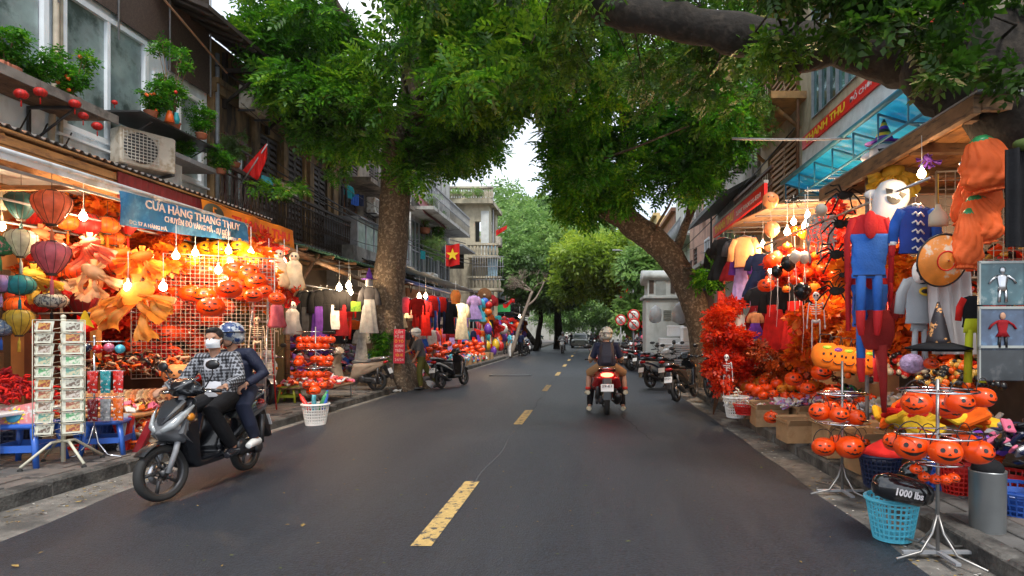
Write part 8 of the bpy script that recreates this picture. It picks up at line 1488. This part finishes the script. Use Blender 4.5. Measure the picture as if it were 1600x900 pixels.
for i in range(7): m, c = dsm[i % 6]; scooter('%s scooter in the far parked rank on the right, %s from the near end' % (c, ordn(i)), Vector((2.2+rnd.uniform(-.2, .2), 27.5+i*1.9, 0)), 55+rnd.uniform(-12, 12), m, None, None, lean=-7, group='scooters parked far along the right kerb')
for i, (x, y, rz_, m) in enumerate([(1046, 592, 60, 1), (1030, 586, 50, 4), (1018, 580, 55, 2), (1004, 577, 48, 1), (996, 572, 60, 3), (1060, 604, 65, 0), (988, 568, 52, 4), (980, 565, 58, 1)]): scooter('%s scooter in the tight near rank at the right kerb, %s one' % (dsm[m][1], ordn(i)), Gx(x-16, y+2), rz_, dsm[m][0], None, None, lean=-8, group='scooters parked tightly along the right kerb', steer=rnd.choice([0, 25]), stripe=(WHP if m == 1 and i else None))
scooter('black motorbike parked under the bare tree on the left', Gx(820, 556), 168, BLKP, None, None, lean=-8); scooter('dark scooter farther up beside the left row', Vector((-4.6, 46, 0)), 100, NVP, None, None, lean=-6)
sc2.scale = (1, 1.25, 1.04)
O('rear_cowl', bake(MB().puff([(-.28, .82), (-.26, .66), (-.1, .5), (.2, .42), (.45, .5), (.5, .74), (.1, .82)], [.12, .19, .23, .24, .24, .22, .19], .06), 'rear_cowl', .015, 6), REDP, sc2)
for s_ in (-1, 1): O('indicator', MB().ell((-.27, s_*.14, .7), (.04, .04, .025), 10, 6), mat('red_lens', (.45,.01,.01)), sc2)
# far car
cy = 62.0; car = thing('car', 'white car coming up the street far behind the riders', 'car', (P(906, 0, cy).x, cy, 0))
O('body', bake(MB().puff([(0, .25), (.1, .22), (4.3, .22), (4.4, .4), (4.3, .8), (3.4, .95), (2.9, 1.0), (.9, .98), (.05, .85), (-.05, .5)], .88, .12, T(0, 0, 0) @ Rz(90)), 'body', .05, 4), paintm('car_white', (.6,.62,.62)), car)
O('cabin', bake(MB().puff([(.8, .95), (1.5, 1.5), (2.9, 1.55), (3.9, 1.0)], .76, .12, Rz(90)), 'cabin', .05, 3), paintm('car_white', C['white']), car); O('windscreen', MB(Matrix()).add([(-.62, .92, 1.02), (.62, .92, 1.02), (.55, 1.42, 1.42), (-.55, 1.42, 1.42)], [(0, 1, 2, 3)]).cbox((0, 1.15, 1.22), (1.2, .06, .42), Rx(-50)), GLASS, car)
for s_ in (-1, 1): O('headlight', MB().ell((s_*.62, 0, .66), (.16, .06, .09), 10, 7), CLR, car)
for x in (-.78, .78):
    for y in (.8, 3.5): O('wheel', MB().lathe([(.2, -.09), (.3, -.09), (.3, .09), (.2, .09)], 18, T(x, y, .3) @ Ry(90)), RUB, car)
O('number_plate', MB().cbox((0, -.06, .42), (.42, .02, .12)), pl('white'), car)
# ================================================================ people
SKIN = mat('skin', (.42,.22,.14), .5, var=.08, scale=10, spec=.4); HAIR = mat('black_hair', (.012,.01,.01), .6, var=.3, bump=.5, bscale=90)
def hand(mb, w, d, up, side, s_=1, curl=.9):
    # palm, four fingers and a thumb; d forward, up = back of hand
    d = Vector(d).normalized(); up = Vector(up); up = (up-d*up.dot(d)).normalized(); sd = d.cross(up)*side; w = Vector(w)
    mb.tube([w, w+d*.035*s_, w+d*.085*s_], [.026*s_, .036*s_, .034*s_], 10, sq=(.5, 1), up=tuple(up))
    for k in range(4):
        l = (.036, .042, .039, .031)[k]*s_; b = w+d*.082*s_+sd*(-.027+.018*k)*s_; a1 = d*cos(curl*.5)-up*sin(curl*.5); a2 = d*cos(curl*1.5)-up*sin(curl*1.5); a3 = d*cos(curl*2.3)-up*sin(curl*2.3)
        mb.tube([b, b+a1*l, b+a1*l+a2*l*.75, b+a1*l+a2*l*.75+a3*l*.55], [.0098*s_, .0092*s_, .0085*s_, .0075*s_], 7)
    b = w+d*.03*s_-sd*.03*s_; a1 = (d*.6-sd*.7-up*.3).normalized(); a2 = (d*.9-sd*.1-up*.5).normalized(); mb.tube([b, b+a1*.04*s_, b+a1*.04*s_+a2*.032*s_], [.013*s_, .011*s_, .0085*s_], 7)
BKC = {}
def kb(mb, n_, vx, a=6, f_=.6):
    k = hash((n_, vx, len(mb.v), tuple(round(c, 4) for v in mb.v[::7] for c in v)))
    if k not in BKC: BKC[k] = bake(mb, n_, vx, a, f_)
    return BKC[k]
def person(label, loc, rz, J, vox=.012, top=None, bottom=None, sleeves=1, legs=1, shoes=None, hair=True, helmet=None, mask=False, open_shirt=None, shorts=False, facing=0, tilt=0, group=None, scale=1, lean=0):
    t = thing('person', label, 'person', loc, 0, group, scale, rot=(R(lean), 0, R(rz))); V_ = {k: Vector(v) for k, v in J.items()}
    for a in list(V_):
        if a.endswith('L') and a[:-1]+'R' not in V_: v = V_[a]; V_[a[:-1]+'R'] = Vector((v.x, -v.y, v.z))
    g = lambda k: V_[k]
    hd = g('head'); HM = T(hd) @ Rz(facing) @ Ry(tilt)
    b = MB(); b.tube([g('pelvis')-Vector((0, 0, .06)), g('pelvis'), g('chest')*.5+g('pelvis')*.5, g('chest'), g('neck')-Vector((0, 0, .06))], [.12, .135, .12, .14, .09], 14, sq=(.8, 1.15), up=(1, 0, 0))
    b.tube([g('neck')-Vector((0, 0, .06)), g('neck')+(hd-g('neck'))*.45, hd], [.056, .05, .05], 10)
    M0 = b.M; b.M = HM; b.ell((0, 0, .02), (.095, .075, .11), 18, 12).ell((.03, 0, -.055), (.06, .055, .055), 12, 9).ell((.095, 0, -.01), (.02, .013, .024), 8, 6).ell((.085, 0, -.05), (.014, .024, .01), 8, 6)
    for s_ in (-1, 1): b.ell((0, s_*.076, 0), (.018, .01, .03), 8, 6).ell((.082, s_*.034, .035), (.014, .024, .008), 7, 5)
    b.M = M0
    for q in 'LR':
        sd = 1 if q == 'L' else -1
        b.tube([g('chest')+Vector((0, 0, .08)), g('sh'+q), g('el'+q), g('wr'+q)], [.075, .055, .038, .026], 10); hv = g('wr'+q)-g('el'+q)
        hand(b, g('wr'+q), V_.get('hd'+q, hv), (0, 0, 1) if abs(hv.normalized().z) < .8 else (0, sd, 0), sd)
        b.tube([g('pelvis'), g('hip'+q), g('kn'+q), g('kn'+q)*.5+g('an'+q)*.5, g('an'+q)], [.1, .088, .058, .052, .036], 12); ft = V_.get('toe'+q, g('an'+q)+Vector((.17, 0, -.05)))
        b.tube([g('an'+q)-Vector((.03, 0, .03)), g('an'+q)*.5+ft*.5-Vector((0, 0, .012)), ft], [.036, .036, .028], 8)
    O('body', kb(b, 'body', vox, 3, .5), SKIN, t)
    for s_ in (-1, 1): O('eye', MB(HM).ell((.086, s_*.032, .018), (.008, .014, .008), 8, 6), mat('eye_dark', (.02,.015,.012), .2), t)
    O('mouth', MB(HM).ell((.092, 0, -.05), (.008, .022, .006), 8, 5), mat('lips', (.3,.1,.08), .5), t) if not mask else None
    if top:
        s = MB(); s.tube([g('pelvis')+Vector((0, 0, -.02)), g('pelvis')+Vector((0, 0, .06)), g('chest')*.5+g('pelvis')*.5, g('chest'), g('neck')-Vector((0, 0, .05))], [.155, .16, .145, .165, .085], 16, sq=(.85, 1.15), up=(1, 0, 0))
        for q in 'LR':
            e = g('el'+q) if sleeves >= .5 else g('sh'+q)*.45+g('el'+q)*.55
            pts = [g('chest')+Vector((0, 0, .08)), g('sh'+q), e] if sleeves < 1 else [g('chest')+Vector((0, 0, .08)), g('sh'+q), g('sh'+q)*.5+g('el'+q)*.5, g('el'+q), g('wr'+q)*.5+g('el'+q)*.5, g('wr'+q)*.93+g('el'+q)*.07]
            s.tube(pts, [.09, .078, .066] if sleeves < 1 else [.09, .076, .068, .062, .054, .046], 12)
        O('shirt', kb(s, 'shirt', vox*1.1, 2, .5), top, t)
    if open_shirt: O('undershirt', MB().grid(lambda u, v: tuple((g('chest')*(1-v)+g('pelvis')*v)+Vector((.137-.02*abs(2*u-1)**2+.012*sin(v*9), (u-.5)*.17*(.8+.3*v), .1*(1-v)-.0*v))), 10, 10), open_shirt, t)
    if bottom:
        s = MB(); s.tube([g('pelvis')+Vector((0, 0, .07)), g('pelvis')-Vector((0, 0, .06))], [.135, .14], 14, sq=(.9, 1.15), up=(1, 0, 0))
        for q in 'LR': s.tube([g('pelvis'), g('hip'+q), g('kn'+q)] if shorts else [g('pelvis'), g('hip'+q), g('kn'+q), g('kn'+q)*.5+g('an'+q)*.5, g('an'+q)+(g('kn'+q)-g('an'+q))*.06], [.12, .108, .09] if shorts else [.12, .105, .078, .072, .058], 13)
        O('shorts' if shorts else 'trousers', kb(s, 'trousers', vox*1.1, 2, .5), bottom, t)
    if shoes:
        for q in 'LR': ft = V_.get('toe'+q, g('an'+q)+Vector((.17, 0, -.05))); O('shoe', bake(MB().tube([g('an'+q)-Vector((.05, 0, .04)), g('an'+q)*.6+ft*.4-Vector((0, 0, .018)), ft+Vector((.02, 0, 0))], [.045, .047, .034], 10), 'shoe', .01, 2), shoes, t)
    if hair: O('hair', kb(MB(HM).ell((-.018, 0, .045), (.1, .086, .098), 16, 10).ell((.04, 0, .105), (.06, .06, .035), 12, 8).ell((-.06, 0, -.01), (.05, .072, .07), 12, 8), 'hair', .011, 2), HAIR, t)
    if mask:
        mk = O('face_mask', MB(HM).grid(lambda u, v: (.108*cos((u-.5)*2.6)**.8-.03*abs(v-.45)+.02*max(0, cos((u-.5)*5))*(1-abs(2*v-1)), .078*sin((u-.5)*2.3), -.085+(.085+.02*cos((u-.5)*3))*v), 14, 7), mat('mask_white', (.72,.75,.78), .6), t)
        for s_ in (-1, 1): O('ear_loop', MB(HM).tube([(.05, s_*.072, -.01), (0, s_*.085, .01)], .003, 4), pl('white'), mk)
    if helmet:
        h = O('helmet', kb(MB(HM).ell((-.01, 0, .055), (.142, .125, .118), 20, 12).ell((-.04, 0, -.01), (.105, .115, .08), 16, 9), 'helmet', .011, 3), helmet, t); O('brim', MB(HM).grid(lambda u, v: ((.115+.06*v)*cos((u-.5)*2), (.12+.02*v)*sin((u-.5)*1.9), .07-.015*v), 10, 2), helmet, h)
        for s_ in (-1, 1): O('strap', MB(HM).tube([(.01, s_*.09, .0), (.04, s_*.06, -.09), (.05, 0, -.11)], .006, 5), BLK, h)
        O('helmet_band', MB(HM).tube([(-.01+.143*cos(a), .126*sin(a), .05) for a in [2*pi*k/20 for k in range(21)]], .007, 5), BLK, h)
    return t
# plaid cloth
PLD = bpy.data.materials.new('plaid_cloth'); PLD.use_nodes = True; n_ = PLD.node_tree; b_ = n_.nodes['Principled BSDF']; b_.inputs['Roughness'].default_value = .85; tcn = n_.nodes.new('ShaderNodeTexCoord'); sx = n_.nodes.new('ShaderNodeSeparateXYZ'); n_.links.new(tcn.outputs['Object'], sx.inputs[0]); acc = None
for ax in (0, 1, 2):
    m1 = n_.nodes.new('ShaderNodeMath'); m1.operation = 'MULTIPLY'; m1.inputs[1].default_value = 175; n_.links.new(sx.outputs[ax], m1.inputs[0]); m2 = n_.nodes.new('ShaderNodeMath'); m2.operation = 'SINE'; n_.links.new(m1.outputs[0], m2.inputs[0]); m3 = n_.nodes.new('ShaderNodeMath'); m3.operation = 'GREATER_THAN'; m3.inputs[1].default_value = .15; n_.links.new(m2.outputs[0], m3.inputs[0])
    if acc is None: acc = m3
    else: a_ = n_.nodes.new('ShaderNodeMath'); a_.operation = 'ADD'; n_.links.new(acc.outputs[0], a_.inputs[0]); n_.links.new(m3.outputs[0], a_.inputs[1]); acc = a_
dv = n_.nodes.new('ShaderNodeMath'); dv.operation = 'DIVIDE'; dv.inputs[1].default_value = 3; n_.links.new(acc.outputs[0], dv.inputs[0]); cr_ = n_.nodes.new('ShaderNodeValToRGB'); cr_.color_ramp.interpolation = 'CONSTANT'; e_ = cr_.color_ramp.elements; e_[0].color = (.01,.01,.012,1); e_[1].position = .6; e_[1].color = (.25,.26,.29,1); z_ = e_.new(.3); z_.color = (.05,.05,.06,1); n_.links.new(dv.outputs[0], cr_.inputs[0]); n_.links.new(cr_.outputs[0], b_.inputs['Base Color'])
TEE = mat('printed_tee', (.6,.6,.64), .8, col2=(.12,.12,.14), s2=9, lo=.56, hi=.58)
drv = dict(pelvis=(.4,0,.9), chest=(.42,0,1.2), neck=(.45,0,1.37), head=(.47,0,1.5), shL=(.43,.19,1.3), elL=(.55,.3,1.07), wrL=(.82,.31,1.02), hdL=(1,.05,-.1), hipL=(.42,.1,.86), knL=(.82,.16,.78), anL=(.78,.14,.4), toeL=(.95,.15,.36))
pas = dict(pelvis=(.05,0,.96), chest=(.12,0,1.24), neck=(.14,0,1.4), head=(.17,0,1.53), shL=(.13,.18,1.33), elL=(.2,.27,1.1), wrL=(.36,.2,1.03), hipL=(.08,.11,.92), knL=(.42,.25,.76), anL=(.22,.25,.4), toeL=(.38,.27,.34))
d1 = dict(drv); d1.update(anL=(.55,.2,.36), toeL=(.7,.23,.3), anR=(.7,-.16,.38), toeR=(.86,-.17,.34), knR=(.82,-.16,.78))
person('masked young man in a black and white plaid shirt riding the near scooter', sc1.location, -91, d1, .009, PLD, cl('black'), 1, shoes=mat('black_leather', (.015,.015,.02), .25, coat=.4), mask=True, open_shirt=TEE, facing=-8+18, lean=3)
WH1 = mat('helmet_white', (.42,.46,.5), .3, coat=.4, col2=(.02,.05,.16), s2=7, lo=.5, hi=.53)
person('passenger in a navy jacket and blue white helmet behind the plaid rider', sc1.location, -91, dict(pas, elL=(.08,.3,1.1), wrL=(.3,.22,1.0)), .011, mat('navy_jacket', (.006,.01,.035), .7, bump=.3), mat('navy_trousers', (.01,.015,.04), .8), 1, shoes=pl('white'), helmet=WH1, hair=False, facing=-25, lean=3)
d2 = dict(drv); d2.update(anL=(.35,.33,.12), toeL=(.5,.37,.06), knL=(.7,.3,.55), head=(.5,.02,1.48))
person('driver in a pale top, mostly hidden, on the dark red scooter', sc2.location, 90, d2, .013, cl('beige'), cl('black'), 1, shoes=cl('cream'), helmet=mat('helmet_grey', (.3,.3,.32), .3, coat=.5), hair=False)
p2 = dict(pas); p2.update(knL=(.3,.34,.78), anL=(.12,.36,.46), toeL=(.26,.4,.4))
CAMO = mat('helmet_camo', (.6,.57,.48), .35, coat=.5, col2=(.14,.12,.09), s2=9, lo=.55, hi=.57)
pp = person('passenger seen from behind in navy shirt, tan shorts and camouflage helmet', sc2.location, 90, p2, .011, mat('navy_tee', (.012,.016,.05), .85, bump=.2), mat('tan_shorts', (.3,.16,.07), .85), .5, shoes=cl('cream'), helmet=CAMO, hair=False, shorts=True, facing=6)
bpk = thing('backpack', 'dark backpack on the back of the camouflage helmeted passenger', 'backpack', sc2.location, 90); O('pack', bake(MB().puff([(-.16, .96), (-.03, .95), (.0, 1.3), (-.03, 1.4), (-.12, 1.38), (-.19, 1.15)], [.13, .15, .15, .12, .1, .13], .03), 'pack', .015, 4), mat('dark_nylon', (.02,.018,.035), .6, bump=.3), bpk)
for s_ in (-1, 1): O('strap', MB().tube([(-.03, s_*.1, 1.36), (.1, s_*.13, 1.44), (.24, s_*.12, 1.3), (.22, s_*.13, 1.1)], .016, 6), BLK, bpk)
O('pocket', bake(MB().puff([(-.21, 1.0), (-.14, 1.0), (-.14, 1.18), (-.2, 1.16)], .1, .02), 'pocket', .012, 3), mat('dark_nylon', C['black']), bpk)
for s_ in (-1, 1): O('anklet', MB().lathe([(.05, -.02), (.052, .03)], 12, T(.12, s_*.36, .5)), mat('red_sock', (.6,.03,.02), .8), pp)
stn = dict(pelvis=(0,0,.9), chest=(.06,0,1.2), neck=(.1,0,1.38), head=(.14,0,1.5), shL=(.07,.19,1.31), elL=(.1,.24,1.05), wrL=(.2,.22,.84), elR=(.18,-.25,1.08), wrR=(.4,-.22,.98), hipL=(0,.09,.86), knL=(.06,.12,.48), anL=(.02,.13,.08), toeL=(.18,.14,.03), knR=(-.2,-.12,.5), anR=(-.5,-.12,.14), toeR=(-.38,-.13,.04))
person('walking man in grey tee, olive trousers and white helmet by the left trunk', G(656, 609)+Vector((0, .1, 0)), 205, stn, .012, mat('grey_tee', (.07,.075,.085), .85, bump=.2), cl('olive'), .5, shoes=BLK, helmet=mat('helmet_white2', (.62,.62,.6), .3, coat=.5), hair=False, scale=1.03)
tops = ['white', 'pink', 'blue', 'grey', 'red', 'navy', 'teal', 'cream']
rd = [(880, 552, -92, WHP, 'grey', 'rider on a white scooter coming up the left lane beyond the dashes', 'white scooter coming up the left lane beyond the dashes'), (893, 543, -88, BLKP, 'navy', 'rider in navy just right of the white scooter', 'dark scooter just right of the white one'), (842, 546, -80, SLV, 'cyan', 'rider in pale blue stopped at the left stalls', 'silver scooter stopped at the left stalls'), (912, 541, -90, REDP, 'red', 'rider in red before the far white car', 'red scooter before the far white car'), (924, 543, -92, NVP, 'grey', 'rider in grey right of the far white car', 'navy scooter right of the far white car'), (938, 547, 88, BLKP, 'pink', 'rider in pink heading away right of centre', 'black scooter heading away right of centre'), (929, 538.5, 90, BLKP, 'black', 'far dark rider heading away', 'far dark scooter heading away'), (900, 538, -90, WHP, 'teal', 'far rider in teal left of the car', 'far white scooter left of the car')]
for i, (x, y, rz, m, c, lb, lb2) in enumerate(rd):
    L_ = Gx(x, y); scooter(lb2, L_, rz, m, None, None, False, 0, False, group='scooters ridden along the road'); person(lb, L_, rz, drv, .02, cl(c), cl('navy' if i % 2 else 'black'), 1, shoes=BLK, helmet=[mat('helmet_grey', C['grey']), mat('helmet_white2', C['white']), mat('helmet_red', (.4,.03,.02), .3, coat=.5)][i % 3], hair=False, group='riders along the road')
st2 = dict(pelvis=(0,0,.92), chest=(.01,0,1.22), neck=(.02,0,1.42), head=(.04,0,1.55), shL=(.01,.19,1.34), elL=(0,.25,1.08), wrL=(.1,.24,.86), hipL=(0,.09,.88), knL=(.03,.1,.48), anL=(0,.11,.08))
for i, (X, Y, c, c2, rz, lb) in enumerate([(-4.6, 40, 'navy', 'black', 60, 'man in navy standing at the left stalls near the pale blue rider'), (-4.9, 37, 'cyan', 'white', 200, 'person in pale blue standing at the left kerb under the bare tree'), (2.7, 30, 'pink', 'black', 250, 'shopper in pink between the parked scooters and the round signs'), (2.5, 26, 'teal', 'navy', 120, 'person in teal beside the parked scooters on the right'), (2.9, 33.5, 'blue', 'black', 200, 'person in blue by the far parked scooters on the right'), (3.0, 24.9, 'red', 'navy', 90, 'person in red half behind the kiosk corner')]): person(lb, (X, Y, .05), rz, st2, .02, cl(c), cl(c2), .5, shoes=BLK, hair=True, group='people standing along the stalls')

for i, (px, py, rz, m, c, hc) in enumerate([(917, 536, -90, NVP, 'teal', 0), (932, 536, 88, REDP, 'grey', 1), (943, 541, 90, WHP, 'navy', 2), (886, 538, -95, REDP, 'white', 1), (871, 541, -85, BLKP, 'black', 0), (950, 548, 92, SLV, 'blue', 1)]):
    L_ = Gx(px, py); scooter('distant scooter near the street end, %s from the left of the small cluster' % ordn((3, 2, 4, 1, 0, 5)[i]), L_, rz, m, None, None, False, 0, False, group='scooters ridden along the road'); person('distant rider in %s near the street end, %s of the small cluster' % (c, ordn(i)), L_, rz, drv, .02, cl(c), cl('navy' if i % 2 else 'black'), 1, shoes=BLK, helmet=[mat('helmet_grey', C['grey']), mat('helmet_white2', C['white']), mat('helmet_red', (.4,.03,.02))][hc], hair=False, group='riders along the road')
# ================================================================ air
hz = bpy.data.materials.new('thin_haze'); hz.use_nodes = True; n_ = hz.node_tree; n_.nodes.clear(); ho = n_.nodes.new('ShaderNodeOutputMaterial'); pv = n_.nodes.new('ShaderNodeVolumePrincipled'); pv.inputs['Color'].default_value = (.86, .9, .95, 1); pv.inputs['Density'].default_value = .00025; pv.inputs['Anisotropy'].default_value = .3
n_.links.new(pv.outputs[0], ho.inputs['Volume'])
O('haze', MB().box((-151, -21, -1.6), (151, 401, 24)), hz, kind='stuff')
